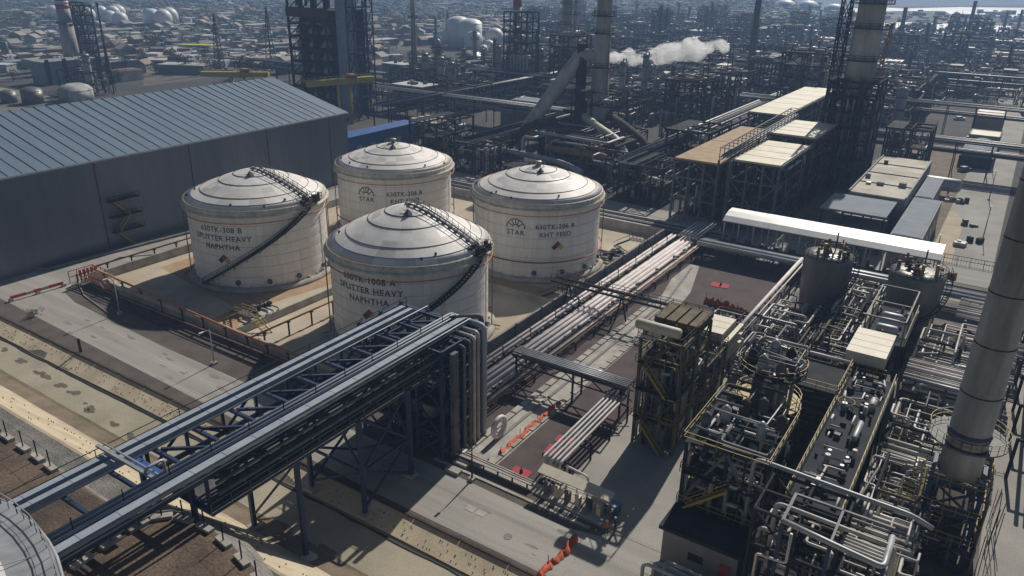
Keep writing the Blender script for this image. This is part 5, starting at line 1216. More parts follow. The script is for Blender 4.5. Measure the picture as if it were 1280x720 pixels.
building('lean_to', 'blue-grey metal roof alongside the sandy flat roof', -16.4, -10.6, 163, 196, 6.4, 'wall_grey', 'blue_grey_roof', 0, 0)
building('lean_to', 'smaller blue-grey metal roof behind, with a notched corner', -16.4, -12.6, 197, 219, 6.4, 'wall_grey', 'blue_grey_roof', 0, 0)
t = T('open_shed', 'small open shed with slate-blue roof in front of the sandy flat roof', 'shed', -25, 172)
MB().box(-31.2, -18.2, 167.5, 181.5, 8.0, 8.3).build('roof', 'blue_grey_roof', t)
for x in (-30.8, -26.7, -22.6, -18.6):
    for y in (167.9, 181.1): MB().beam((x, y, 0), (x, y, 8.0), .3).build('post', 'steel_dark', t)
MB().box(-30.4, -19, 169.5, 181, 0, 4.8).build('back_wall', 'wall_grey', t); MB().box(-28, -24, 169.35, 169.5, .2, 3.6).build('door', 'steel_grey', t)
t = T('horizontal_tank', 'silver horizontal tank at the far end of the sandy flat roof', 'tank', -17, 231); horiz_vessel(t, -14.5, 229, 3, 10, 1.8, 'x', 'galv', 'shell')

# =================================================================== BACKGROUND REFINERY
def chimney(name, label, px, pb, pt, r0, r1, m_, rings=(), bands=None, ztop=None, cat='chimney', ladder=True, base=True):
    x, y = at(px, pb); z = ztop or height(x, y, pt); t = T(name, label, cat, x, y)
    if bands:
        n = len(bands); 
        for k, bm in enumerate(bands):
            za, zb = z*(bands[k][1]), z*(bands[k][2]); ra = r0+(r1-r0)*bands[k][1]; rb = r0+(r1-r0)*bands[k][2]
            MB().lathe(x, y, [(ra, za), (rb, zb)], 24).build('flue_section', bands[k][0], t)
    else: MB().lathe(x, y, [(r0, 0), (r0*.6+r1*.4, z*.4), (r1, z*.7), (r1, z)], 24).build('flue', m_, t)
    for f in rings:
        rr_ = r0+(r1-r0)*min(1, f*1.4); m = MB().lathe(x, y, [(rr_, z*f), (rr_+1.1, z*f), (rr_+1.1, z*f+.15), (rr_, z*f+.15)], 20, False, False)
        m.rail([(x+(rr_+1.05)*math.cos(2*math.pi*k/12), y+(rr_+1.05)*math.sin(2*math.pi*k/12), z*f+.15) for k in range(12)], 1.1, 5, .09, True); m.build('ring_platform', 'steel_dark', t)
    if ladder: MB().ladder(x+r0+.2, y-.2, 0, z*.96, 'y', .7).build('ladder', 'steel_dark', t)
    if base: MB().lathe(x, y, [(r0*1.35, 0), (r0*1.35, 1.2), (r0, 1.4)], 20).build('plinth', 'concrete_dark', t)
    return t
def column(name, label, px, pb, pt, r, m_='galv', nr=5, grp=None):
    x, y = at(px, pb); z = height(x, y, pt); t = T(name, label, 'column', x, y, 0, grp)
    MB().lathe(x, y, [(r*1.1, 0), (r, 2.5), (r, z*.55), (r*.85, z*.58), (r*.85, z-r), (r*.6, z-r*.3), (.1, z)], 20).build('shell', m_, t)
    for k in range(nr):
        zz = z*(.15+.8*k/nr); m = MB().lathe(x, y, [(r, zz), (r+1.2, zz), (r+1.2, zz+.15), (r, zz+.15)], 16, False, False)
        m.rail([(x+(r+1.15)*math.cos(2*math.pi*j/8), y+(r+1.15)*math.sin(2*math.pi*j/8), zz+.15) for j in range(8)], 1.1, 5, .1, True); m.build('ring_platform', 'steel_dark', t)
    MB().pipe([(x+r+.5, y-.3, 1), (x+r+.5, y-.3, z+.6), (x, y, z+.6), (x, y, z-.5)], .3, 8).build('overhead_pipe', 'insulation', t)
    MB().ladder(x-r-.2, y-.3, 0, z*.95, 'y', .7).build('ladder', 'steel_dark', t)
    return t
# the pale stack with cross-over duct, behind the rightmost white tank
SXX, SYY = -112, 221
t = T('stack', 'pale banded stack with a fat slanting duct beside the steam plume', 'chimney', SXX, SYY)
MB().lathe(SXX, SYY, [(4.2, 0), (4.2, 10), (3.4, 15), (2.75, 19), (2.5, 28), (2.3, 40), (2.3, 62)], 32).build('flue', 'stack_far', t)
for z in (26, 36, 41, 46): 
    m = MB().lathe(SXX, SYY, [(2.4, z), (3.6, z), (3.6, z+.3), (2.4, z+.3)], 24, False, False); m.rail([(SXX+3.5*math.cos(2*math.pi*k/12), SYY+3.5*math.sin(2*math.pi*k/12), z+.3) for k in range(12)], 1.1, 6, .1, True); m.build('ring_platform', 'steel_dark', t)
MB().tube([(-114.8, SYY-3, 30), (-118, SYY-2, 29.5), (-122, 215, 22), (-128, 206, 9), (-131, 202, 2)], [1.6, 2.1, 2.2, 2.1, 1.9], 16).build('slanting_duct', 'stack_far', t)
MB().tube([(-114, SYY-1, 8), (-118, SYY-2, 18), (-120, SYY, 26)], 1.0, 12).build('duct', 'steel_brown', t)
MB().box(-118.5, -116.2, SYY-4, SYY-1.5, 0, 33).build('riser_frame', 'steel_dark', t)
MB().ladder(SXX+2.8, SYY-1, 10, 60, 'y', .7).build('ladder', 'steel_dark', t)
t = T('furnace', 'dark furnace block with two bent tan ducts below the banded stack', 'furnace', -100, 205)
MB().box(-118, -92, 196, 214, 0, 7).build('casing', 'steel_dark', t)
for k, (pts, r, mm) in enumerate((([(-112, 212, 12), (-104, 206, 10.5), (-95, 200, 9.0), (-90, 198, 4), (-90, 198, 0)], 1.25, 'cream_panel'), ([(-106, 217, 12.5), (-97, 210, 11), (-88, 203, 9.0), (-84, 200, 4), (-84, 200, 0)], 1.2, 'steel_brown'), ([(-118, 205, 11), (-125, 200, 10), (-130, 197, 3)], 1.2, 'steel_brown'), ([(-112, 190, 6.2), (-92, 190, 6.2), (-92, 190, 0)], .95, 'pipe_rust'))):
    MB().pipe(pts, r, 14, 2.2).build('duct', mm, t)
m = lattice(MB(), [-118, -110, -101, -92], [195.5, 205, 214.5], [5, 10], .35, True); m.build('frame', 'steel_dark', t)
maze(t, random.Random(33), (-118, -86, 186, 212, 3, 11), 50, (.2, .3, .45), ('steel_grey', 'steel_brown', 'galv', 'steel_dark'))
unit('process_structure', 'dark steel frame wrapped round the base of the banded stack', [-119, -112, -105], [216, 221, 227], [5, 10, 15, 19], 61, pipes=26, vessels=3, rail='steel_brown', ladder=False)
t = T('water_pipe', 'light blue bent pipe behind the rightmost white tank', 'pipe', -128, 188)
MB().pipe([(-134, 183, 2), (-129, 184, 5), (-118, 184, 5), (-104, 184, 4.2), (-96, 182, 3)], .8, 12, 2).build('pipe_run', 'galv_blue', t)
# big pipe racks running away left
def rack_far(label, x0, x1, y0, y1, z, ax, seed, tiers=2, n=9):
    rr = random.Random(seed); L = []; a = (y0 if ax == 'x' else x0)
    for k in range(n): r = rr.choice([.15, .22, .32, .42]); L.append((a+r, r, rr.choice(['galv', 'insulation', 'steel_grey', 'steel_dark', 'galv']))); a += 2*r+rr.uniform(.15, .4)
    if ax == 'x': return rack_x('pipe_rack', label, L, x0, x1, z, 9, 'steel_dark', None, tiers, 3)
    t = T('pipe_rack', label, 'pipe rack', x0, (y0+y1)/2)
    for ti in range(tiers):
        for x, r, mm in L: MB().tube([(x, y0, z+r+ti*3), (x, y1, z+r+ti*3)], r, 8).build('pipe', mm, t)
    xb = L[-1][0]+.6; y = y0+2
    while y < y1:
        m = MB(); zt = z+(tiers-1)*3
        for x in (x0-.5, xb): m.beam((x, y, 0), (x, y, zt), .35)
        for ti in range(tiers): m.beam((x0-.5, y, z-.15+ti*3), (xb, y, z-.15+ti*3), .3)
        m.build('portal', 'steel_dark', t); y += 9
    return t
rack_far('two-level pipe rack receding left of the banded stack', -134, 0, 175, 330, 5, 'y', 1, 2, 8)
rack_far('long two-level pipe rack running left behind the rear road', -260, -125, 232, 238, 6, 'x', 2)
rack_far('long pipe rack crossing behind the banded stack', -220, -60, 298, 304, 7, 'x', 3)
rack_far('pipe rack crossing the right yard near the slate-roofed hut', -60, 60, 252, 258, 7, 'x', 4, 2, 10)
rack_far('pipe rack crossing farther back on the right', -60, 90, 318, 324, 8, 'x', 5, 2, 8)
rack_far('pipe rack crossing in the far right haze', -120, 90, 425, 431, 8, 'x', 6, 2, 7)
rack_far('pipe rack along the far right edge of the yard', 5, 0, 168, 420, 4.5, 'y', 7, 1, 10)
rack_far('bright pipe rack along the right edge beyond the grey stack', 8.5, 0, 92, 150, 5.5, 'y', 8, 1, 12)
rack_far('pipe rack receding left of the tan-topped cooler bank', -84, 0, 176, 330, 6, 'y', 9, 2, 8)
rack_far('pipe rack receding through the plant behind the blue wall', -190, 0, 200, 420, 6, 'y', 10, 2, 8)
rack_far('far pipe rack left of the tall dark block', -330, -240, 262, 268, 6, 'x', 12)
# tall dark coke-drum like block with white panel
t = T('reactor_block', 'huge dark framed block with a pale vertical panel, cut by the top edge', 'steel tower', -226, 218)
Xc = [-237, -230.5, -224, -217.5]; Yc = [208, 215, 222, 229]
for x in Xc:
    for y in Yc: MB().beam((x, y, 0), (x, y, 46), .7).build('column', 'steel_dark', t)
for k in range(9):
    z = 6+k*4.6; m = MB()
    for y in (208, 229): m.beam((-237, y, z), (-217.5, y, z), .45, .5)
    for x in (-237, -217.5): m.beam((x, 208, z), (x, 229, z), .45, .5)
    m.build('ring_beam', 'steel_dark', t)
    m = MB()
    for a, b in zip(Xc, Xc[1:]): m.beam((a, 207.9, z), (b, 207.9, z+4.6 if k < 8 else z+2), .3)
    m.build('cross_brace', 'steel_dark', t)
    for j in range(3):
        x = -236+j*6.5
        if k < 7: MB().lathe(x+2.6, 210.6, [(2.1, z-3.4), (1.5, z-1.6), (.4, z+.2), (.2, z+.4)], 14).build('hopper', 'galv', t)
MB().box(-236.6, -218, 213.6, 228.6, 0, 38.5).build('core', 'steel_dark', t)
MB().box(-237.6, -216.9, 207.4, 208.4, 36, 39.5).build('top_girder', 'steel_brown', t)
for k in range(7): MB().box(-238, -216.4, 206.9, 229.6, 6+k*4.6+.3, 6+k*4.6+.45).build('deck', 'steel_dark', t)
MB().box(-216.4, -211.6, 212, 217, 0, 50).build('lift_shaft', 'galv_blue', t)
m = lattice(MB(), [-211, -207.6], [212, 217, 222], [8*k for k in range(1, 7)], .35, True); m.build('stair_tower', 'navy', t)
m = MB()
for k in range(5): m.pipe([(-238+k*5, 209, 40), (-238+k*5, 209, 47), (-234+k*5, 214, 47)], .5, 8)
m.build('overhead_pipe', 'steel_grey', t)
# yellow gantries
def gantry(label, a, b, z, legs, m_='crane_yellow', w=2.2):
    t = T('gantry_crane', label, 'crane', a[0], a[1]); MB().beam((a[0], a[1], z), (b[0], b[1], z), w, 2.0).build('girder', m_, t)
    for k in range(legs):
        x = a[0]+(b[0]-a[0])*(.45+.18*k); y = a[1]+(b[1]-a[1])*(.45+.18*k); MB().tube([(x, y, 0), (x, y, z)], .55, 10).build('leg', m_, t)
    m = MB().rail([(a[0], a[1]-w/2, z+.75), (b[0], b[1]-w/2, z+.75)], 1.2, 2, .12); m.build('handrail', m_, t)
    c = ((a[0]*.35+b[0]*.65), (a[1]*.35+b[1]*.65)); MB().cbox(c[0], c[1], z+.75, 4, 2.4, 1.6).build('trolley', 'crane_orange', t)
    return t
gantry('yellow gantry crane girder in front of the pale-panelled dark block', (-210, 190), (-202, 215), 15.5, 2)
gantry('yellow gantry girder beyond the ridge of the warehouse', (-290, 205), (-268, 222), 11, 2)
t = T('container', 'long bright blue wall of cabins beyond the warehouse corner', 'wall', -166, 183)
MB().box(-172, -166, 160, 197, 0, 6.2).build('wall', 'blue_paint', t); MB().box(-172.3, -165.7, 159.7, 197.3, 6.2, 6.5).build('roof', 'blue_paint', t)
for k in range(6): MB().box(-166, -165.9, 162+k*6, 164+k*6, 1, 3.4).build('door', 'galv_blue', t)
t = T('storage_tank', 'beige open-topped tank behind the rear white tank', 'tank', -155, 192)
MB().lathe(-155, 192, [(4.4, 0), (4.4, 7.6), (5.4, 7.8), (5.6, 8.8), (4.6, 9.0), (1.2, 7.0), (.1, 6.9)], 36).build('shell', 'cream_panel', t)
m = MB().rail([(-155+5.3*math.cos(2*math.pi*k/20), 192+5.3*math.sin(2*math.pi*k/20), 8.9) for k in range(20)], 1, 6, .08, True); m.build('handrail', 'steel_grey', t)
building('building', 'grey-walled pitched building left of the slanting duct', -161, -149, 238, 254, 8.5, 'wall_grey', 'blue_grey_roof', 0, 0)
building('building', 'low cream-roofed building beyond the blue wall', -178, -168, 206, 216, 5, 'steel_dark', 'cream_panel', 3, 0)
# tall columns / chimneys
chimney('chimney', 'slender grey chimney cut by the top edge, right of the dark block', 519, 112, -12, 1.5, 1.1, 'stack_far', (.35, .7), None, 46)
column('column', 'short silver column with many ringed platforms beside the slender chimney', 548, 112, 48, 1.9, 'galv', 7)
column('column', 'thick grey column with ringed platforms cut by the top edge', 706, 108, -14, 3.0, 'stack_far', 8)
column('column', 'thin grey column tight against the thick ringed column', 716, 100, -10, 1.1, 'galv', 4)
x, y = at(650, 118); unit('reactor_tower', 'dark many-floored reactor tower with a row of white bent pipes', [x-6, x, x+6], [y-5, y, y+5], [5, 9.5, 14, 18.5, 23, 27.5, 32, 36], 71, pipes=24, vessels=3, rail='galv', ladder=False, wcol=.5)
t = T('duct_row', 'row of white bent pipes on the dark reactor tower', 'pipe', x+5, y-7)
for k in range(6): MB().pipe([(x-1+k*1.7, y-6.6, 12), (x-1+k*1.7, y-6.6, 18), (x-.2+k*1.7, y-5.4, 18)], .5, 8, .9).build('pipe', 'insulation', t)
chimney('chimney', 'red-topped chimney rising behind the dark reactor tower', 645, 108, -14, 2.2, 2.0, 'stack_far', (), (('stack_far', 0, .82), ('red_paint', .82, .93), ('white_paint', .93, 1)), ladder=False)
chimney('chimney', 'red and white banded chimney at the upper left', 93, 86, -9, 4.2, 3.0, None, (.6,), (('stack_far', 0, .62), ('stack_far', .62, .8), ('red_paint', .8, .86), ('white_paint', .86, .9), ('red_paint', .9, 1)))
for k, (px, pb, w_) in enumerate(((106, 84, 3.4), (117, 88, 3.0))):
    x, y = at(px, pb); z = height(x, y, 3+4*k); n = 7; unit('reactor_tower', ('dark steel tower just right of the banded chimney', 'narrow dark steel tower, second from the banded chimney')[k], [x-w_, x+w_], [y-w_, y+w_], [z*(i+1)/n for i in range(n)], 80+k, pipes=14, vessels=2, rail='steel_brown', ladder=False, wcol=.6)
x, y = at(139, 105); z = height(x, y, 8); t = T('flare_mast', 'thin tapering mast with a thick foot at the upper left', 'mast', x, y); MB().lathe(x, y, [(1.6, 0), (1.3, 8), (.7, 14), (.35, z)], 14).build('mast', 'steel_brown', t); MB().beam((x, y, z), (x, y, z+1.5), .8).build('tip', 'steel_dark', t)
for px, pb, pt, lab in ((276, 92, 18, 'lattice mast standing beyond the warehouse roof, left one'), (340, 88, 8, 'lattice mast standing beyond the warehouse roof, right one')):
    x, y = at(px, pb); z = height(x, y, pt); t = T('lattice_mast', lab, 'mast', x, y); m = MB()
    for k in range(14):
        za, zb = z*k/14, z*(k+1)/14; wa, wb = 2.2*(1-k/15), 2.2*(1-(k+1)/15)
        for sx_, sy_ in ((-1, -1), (1, -1), (1, 1), (-1, 1)): m.beam((x+sx_*wa, y+sy_*wa, za), (x+sx_*wb, y+sy_*wb, zb), .3)
        for s1, s2 in (((-1, -1), (1, -1)), ((1, -1), (1, 1)), ((1, 1), (-1, 1)), ((-1, 1), (-1, -1))): m.beam((x+s1[0]*wa, y+s1[1]*wa, za), (x+s2[0]*wb, y+s2[1]*wb, zb), .2)
    m.build('lattice', 'steel_brown', t)
chimney('chimney', 'dark slender chimney right of the steam plume', 934, 112, -14, 1.9, 1.5, 'steel_grey', (.3,), None, 46)
for k, (px, pt) in enumerate(((814, 18), (822, 5), (830, 9))): column('column', ('left and lowest of the three thin columns above the plume', 'tallest, middle one of the three thin columns above the plume', 'right one of the three thin columns above the plume')[k], px, 62, pt, 1.5, 'steel_grey', 5)
# main stack on a dark steel base
x, y = at(1050, 228); t = T('stack', 'broad pale stack on a black steel tower, cut by the top edge', 'chimney', x, y)
MB().lathe(x, y, [(3.9, 24), (3.7, 34), (3.4, 44), (3.3, 60)], 32).build('flue', 'stack_far', t); MB().lathe(x, y, [(2.6, 0), (2.6, 22), (3.9, 24)], 24).build('duct', 'steel_dark', t)
for z in (26, 33, 41, 47):
    m = MB().lathe(x, y, [(3.5, z), (5.3, z), (5.3, z+.25), (3.5, z+.25)], 24, False, False); m.rail([(x+5.2*math.cos(2*math.pi*k/14), y+5.2*math.sin(2*math.pi*k/14), z+.25) for k in range(14)], 1.2, 6, .12, True); m.build('ring_platform', 'steel_dark', t)
unit('process_tower', 'black steel tower carrying the broad pale stack', [x-6, x-2, x+2, x+6], [y-6, y, y+6], [4, 8, 12, 16, 20, 24, 28], 91, pipes=40, vessels=6, rail='steel_dark', ladder=False, wcol=.6)
m = lattice(MB(), [x-7, x-4.8], [y-3, y+.5], [6*k for k in range(1, 10)], .3, True); t2 = T('lift_tower', 'slim lattice lift tower left of the broad pale stack', 'steel tower', x-6, y); m.build('lattice', 'steel_dark', t2)
unit('process_structure', 'dark process frame right of the broad stack tower', [x+8, x+14, x+19], [y+9, y+15, y+21], [5, 10, 15], 92, pipes=30, vessels=5, rail='steel_brown', ladder=False, wcol=.4)
unit('process_structure', 'dark open steel structure just behind the rear road, left of the bent tan ducts', [-133, -127, -121], [174, 179, 184], [4, 8], 201, pipes=30, vessels=5, rail='steel_brown', wcol=.4, ladder=False)
unit('process_structure', 'dark two-storey steel structure between the bent tan ducts and the tan-topped cooler', [-82, -76, -70], [175, 183, 191], [4.5, 9], 202, pipes=34, vessels=6, rail='steel_brown', wcol=.4, ladder=False)
unit('process_structure', 'low dark pipe-filled structure directly behind the rightmost white tank', [-116, -108, -100], [173.5, 177.5, 181], [3.6], 203, pipes=40, vessels=8, rail='steel_brown', wcol=.35, ladder=False)
unit('process_structure', 'dark steel structure right behind the blue wall and beige tank', [-150, -145, -140], [174, 183, 192], [4, 8, 12], 204, pipes=30, vessels=5, rail='steel_brown', wcol=.4, ladder=False)
unit('process_structure', 'dark steel structure behind the tan-topped cooler bank', [-80, -74, -68], [200, 208, 216], [5, 10, 14], 205, pipes=30, vessels=6, rail='steel_brown', wcol=.45, ladder=False)
# cranes
def crane(label, bx, by, tip, m_, boomw=1.3):
    t = T('crawler_crane', label, 'crane', bx, by); A = Vector((bx, by, 2.2)); B = Vector(tip); m = MB(); n = 16; d = (B-A).normalized(); u = d.cross(Vector((0, 0, 1))).normalized(); v = d.cross(u)
    for k in range(n):
        w0 = boomw*(1-.7*k/n); w1 = boomw*(1-.7*(k+1)/n); p, q = A.lerp(B, k/n), A.lerp(B, (k+1)/n); C = ((-1, -1), (1, -1), (1, 1), (-1, 1))
        for i, (a, b) in enumerate(C):
            m.beam(p+(u*a+v*b)*w0*.5, q+(u*a+v*b)*w1*.5, .2); c, e = C[(i+1) % 4]; m.beam(p+(u*a+v*b)*w0*.5, q+(u*c+v*e)*w1*.5, .13)
    m.build('boom', m_, t); MB().cbox(bx, by, 1.2, 5, 3.4, 2.2).build('cab', m_, t)
    for s_ in (-1.7, 1.7): MB().cbox(bx, by+s_, 0, 6.5, 1, 1.2).build('track', 'steel_dark', t)
    MB().beam(B, (B.x, B.y, B.z*.35), .12).build('hoist_cable', 'steel_dark', t)
a = at(1066, 214); crane('brown lattice boom crane right of the broad pale stack', a[0], a[1], (a[0]+1.0, a[1]+14, 41), 'crane_orange', 1.6)
a = at(921, 152); crane('orange crane with a low boom left of the striped cooler bank', a[0], a[1], (a[0]-9, a[1]-6, 19), 'crane_orange', 1.5)
a = at(868, 92); crane('small red crane boom beside the steam plume', a[0], a[1], (a[0]-6, a[1]-2, 22), 'red_paint', 1.4)
# far right and centre thin stacks
for k, (px, pb, pt, r, lab) in enumerate(((1122, 62, 9, 1.9, 'tall thin grey stack, third beyond the broad stack'), (1152, 74, 28, 1.6, 'short stout dark stack beside the far right frame'), (1185, 52, 24, 1.5, 'left of a close pair of far thin stacks'), (1192, 50, 20, 1.5, 'right of a close pair of far thin stacks'), (1208, 52, 1, 1.9, 'tallest leaning-looking thin stack at far right'), (957, 62, 32, 1.3, 'low thin stack just right of the dark slender chimney'), (999, 66, 35, 1.3, 'low thin stack left of the broad pale stack'), (1010, 66, 31, 1.3, 'low thin stack closest to the broad pale stack'), (1236, 50, 27, 1.6, 'thin far stack near the small steam puff'), (1252, 46, 14, 1.3, 'thin far stack second from the right edge'), (1270, 44, 12, 1.3, 'thin far stack nearest the right edge'), (903, 66, 42, 1.2, 'small dark stack below the plume tail'), (880, 52, 8, 1.4, 'faint thin stack above the plume'), (886, 50, 2, 1.4, 'faint thin stack just right of another above the plume'), (545, 56, 20, 1.2, 'faint thin pole left of the white spheres'), (560, 50, 14, 1.2, 'faint thin pole above the white spheres'), (10, 78, 52, 2.2, 'dark stub stack at the left edge'))):
    chimney('chimney', lab, px, pb, pt, r*1.1, r*.8, 'steel_grey', (.5,) if k % 2 else (), base=False)
# storage spheres and far white tanks
def sphere(px, pb, r, label, grp):
    x, y = at(px, pb); t = T('gas_sphere', label, 'sphere tank', x, y, 0, grp)
    MB().lathe(x, y, [(max(.05, r*math.sin(math.pi*k/14)), r*1.25-r*math.cos(math.pi*k/14)) for k in range(15)], 24, True, False).build('shell', 'sphere_white', t)
    for k in range(8): a = R(45*k); MB().tube([(x+r*.93*math.cos(a), y+r*.93*math.sin(a), 0), (x+r*.93*math.cos(a), y+r*.93*math.sin(a), r*1.25)], r*.05, 6).build('leg', 'white_paint', t)
def dometank(px, pb, r, h, label, grp, m_='sphere_white'):
    x, y = at(px, pb); t = T('storage_tank', label, 'tank', x, y, 0, grp); MB().lathe(x, y, [(r, 0), (r, h)], 32).build('shell', m_, t)
    MB().lathe(x, y, [(r*1.02, h), (r*.8, h+r*.22), (r*.4, h+r*.36), (.1, h+r*.4)], 32, True, False).build('roof', m_, t)
gA, gB, gC = 'gas spheres at the upper left', 'gas spheres beyond the warehouse ridge', 'white tanks in the upper middle'
for k, (px, pb) in enumerate(((112, 30), (128, 27), (143, 27), (150, 26), (140, 35), (152, 37), (69, 27))): sphere(px, pb, 6.5, ('leftmost of the cluster of white spheres', 'white sphere at the back of the cluster, second from left', 'white sphere at the back centre of the cluster', 'white sphere at the back right of the cluster', 'white sphere at the front left of the cluster', 'white sphere at the front right of the cluster', 'lone white sphere hidden by the red and white chimney')[k], gA)
for k, (px, pb) in enumerate(((192, 36), (206, 37), (214, 34))): sphere(px, pb, 7.5, ('left of three white spheres above the warehouse', 'middle of three white spheres above the warehouse', 'right of three white spheres above the warehouse')[k], gB)
for k, (px, pb, r, h) in enumerate(((573, 58, 8, 18), (588, 60, 8.5, 17))): dometank(px, pb, r, h, ('tall white domed tank, left of the upper middle pair', 'tall white domed tank, right of the upper middle pair')[k], gC)
for k, (px, pb, r) in enumerate(((592, 66, 6.4), (618, 63, 6.8), (555, 58, 5.2), (611, 68, 4.2), (604, 70, 3.2))): sphere(px, pb, r, ('largest white sphere in front of the tall domed tanks', 'white sphere right of the tall domed tanks', 'white sphere left of the tall domed tanks', 'small white sphere by the dark tower', 'smallest white sphere by the dark tower')[k], gC)
dometank(589, 90, 6.5, 9, 'flat pale tank below the white spheres', gC, 'galv')
for k, (px, pb) in enumerate(((981, 9), (1009, 10), (1042, 14), (1078, 50), (1222, 45))): dometank(px, pb, (18, 18, 15, 9, 7)[k], 5, ('wide white dome at the top, left of two', 'wide white dome at the top, right of two', 'faint white dome left of the broad stack', 'white dome just right of the broad pale stack', 'little white dome in the far right haze')[k], 'white domes in the far haze')
for k, (px, pb, r, h, m_) in enumerate(((97, 127, 6.5, 5, 'stack_conc'), (42, 129, 4, 5, 'tank_grey'), (12, 128, 3, 4, 'tank_grey'))): dometank(px, pb, r, h, ('squat brown tank behind the left end of the warehouse', 'grey tank left of the squat brown tank', 'small grey tank at the left edge')[k], None or 'old tanks behind the warehouse', m_)
x, y = at(85, 102); t = T('building', 'windowless grey building with tall dark fins at upper left', 'building', x, y); MB().cbox(x, y, 0, 12, 26, 10).build('wall', 'wall_grey', t); MB().cbox(x, y, 10, 12.6, 26.6, .5).build('roof', 'galv', t)
for k in range(4): MB().box(x+6, x+7, y-12+k*8, y-10.6+k*8, 0, 11.5).build('fin', 'steel_dark', t)
x, y = at(160, 100); t = T('building', 'small pale roofless shed beside the tapering mast', 'building', x, y); MB().cbox(x, y, 0, 8, 12, 5).build('wall', 'flat_roof', t); MB().cbox(x, y, 5, 6.5, 10.5, .3).build('roof', 'pipe_rust', t)
x, y = at(1165, 135); 
building('building', 'low block with a cream roof at the far end of the right yard', -14, -5, 330, 350, 7, 'wall_grey', 'cream_panel', 2, .4)
building('building', 'small cream-roofed block behind the slate-roofed hut', -13, -4, 300, 312, 5, 'wall_grey', 'cream_panel', 0, .3)
t = T('hut', 'dark slate-roofed barrel hut in the right yard', 'hut', -8.5, 283); m = MB(); prof = [(-4.6+9.2*k/8, 3.4+1.5*math.sin(math.pi*k/8)) for k in range(9)]
for z0 in (0,): m.box(-13, -4, 270, 296, 0, 3.4)
m.build('wall', 'steel_dark', t); m = MB(); m.add([(-8.5+u, y, z) for y in (269.6, 296.4) for u, z in prof], [(i, i+1, 10+i, 9+i) for i in range(8)]+[tuple(range(9)), tuple(range(17, 8, -1))]); m.build('roof', 'blue_grey_roof', t)
# parked vehicles in the yards
def car(x, y, rz, m_, label):
    t = T('parked_car', label, 'car', x, y); t.rotation_euler = (0, 0, rz); off = ORG[t.name]
    b = MB(); b.cbox(x, y, .35, 4.4, 1.8, .55); b.add([(x-1.9, y-.85, .9), (x+1.2, y-.85, .9), (x+1.2, y+.85, .9), (x-1.9, y+.85, .9), (x-1.4, y-.7, 1.5), (x+.6, y-.7, 1.5), (x+.6, y+.7, 1.5), (x-1.4, y+.7, 1.5)], [(4, 5, 6, 7), (0, 1, 5, 4), (1, 2, 6, 5), (2, 3, 7, 6), (3, 0, 4, 7)]); b.build('body', m_, t)
    g = MB(); g.cbox(x-.4, y, .98, 2.5, 1.62, .38); g.build('windows', 'glass', t)
    for u in (-1.4, 1.4):
        for v in (-.86, .86): MB().tube([(x+u, y+v-.1, .34), (x+u, y+v+.1, .34)], .34, 12).build('wheel', 'black', t)
for k, (px, py, mm) in enumerate(((1213, 176, 'white_paint'), (1225, 172, 'steel_dark'), (1199, 150, 'white_paint'), (1205, 214, 'steel_grey'))):
    a = at(px, py); car(a[0], a[1], R(20*k), mm, ('white car parked in the yard before the pipe rack', 'dark car parked beside a white one in the right yard', 'white car parked farthest back in the right yard', 'grey car parked alone nearer in the right yard')[k])

rr = random.Random(88)
for k in range(5):
    x, y = rr.uniform(-27.5, -18), rr.uniform(186, 224); m = MB().cbox(x, y, 8.74, rr.uniform(.6, 1.6), rr.uniform(.6, 1.4), rr.uniform(.4, 1.0))
    solo(m, 'roof_unit', rr.choice(('galv', 'steel_grey', 'wall_grey')), x, y, 'x', 'roof unit', 'small boxes on the sandy flat roof', 8.74)
rr = random.Random(4)
for k, (px, py, nm, lab) in enumerate(((1218, 302, 'crate', 'dark crate pile in the middle of the right yard'), (1196, 306, 'crate', 'low pallet stack left of the dark crate pile in the right yard'), (1190, 252, 'pallet_row', 'row of pale pallets near the notched lean-to'), (1204, 254, 'pallet_row', 'row of dark pallets right of the pale pallets'), (1212, 282, 'crate', 'single small crate between the pallets and the crate pile'), (1180, 345, 'crate', 'red-brown crates on the pavement beside the end of the white shed'))):
    a = at(px, py); t = T(nm, lab, 'crates', a[0], a[1])
    for j in range(4): MB().cbox(a[0]+rr.uniform(-1.4, 1.4), a[1]+rr.uniform(-1, 1), .03, rr.uniform(.7, 1.2), rr.uniform(.7, 1.2), rr.uniform(.4, 1.3), rr.uniform(0, 1)).build('box', ('steel_dark', 'insulation', 'beige_panel', 'steel_brown', 'steel_grey', 'pipe_rust')[k], t)
t = T('fence', 'dark low fence crossing the right yard before the rear road', 'fence', -3, 171)
m = MB().rail([(-9, 172.2, 0), (3, 172.2, 0)], 1.6, 2.4, .09)
for j in range(24): m.beam((-9+j*.5, 172.2, 0), (-9+j*.5, 172.2, 1.5), .04)
m.build('mesh', 'steel_dark', t)
for k, (px, py) in enumerate(((1165, 340), (1228, 300), (1236, 250), (1240, 215))):
    a = at(px, py); lamp(a[0], a[1], 8, ('lamp post at the right end of the white shed', 'lamp post nearest on the right side of the right yard', 'lamp post midway along the right side of the right yard', 'lamp post farthest along the right side of the right yard')[k], 'steel_grey')
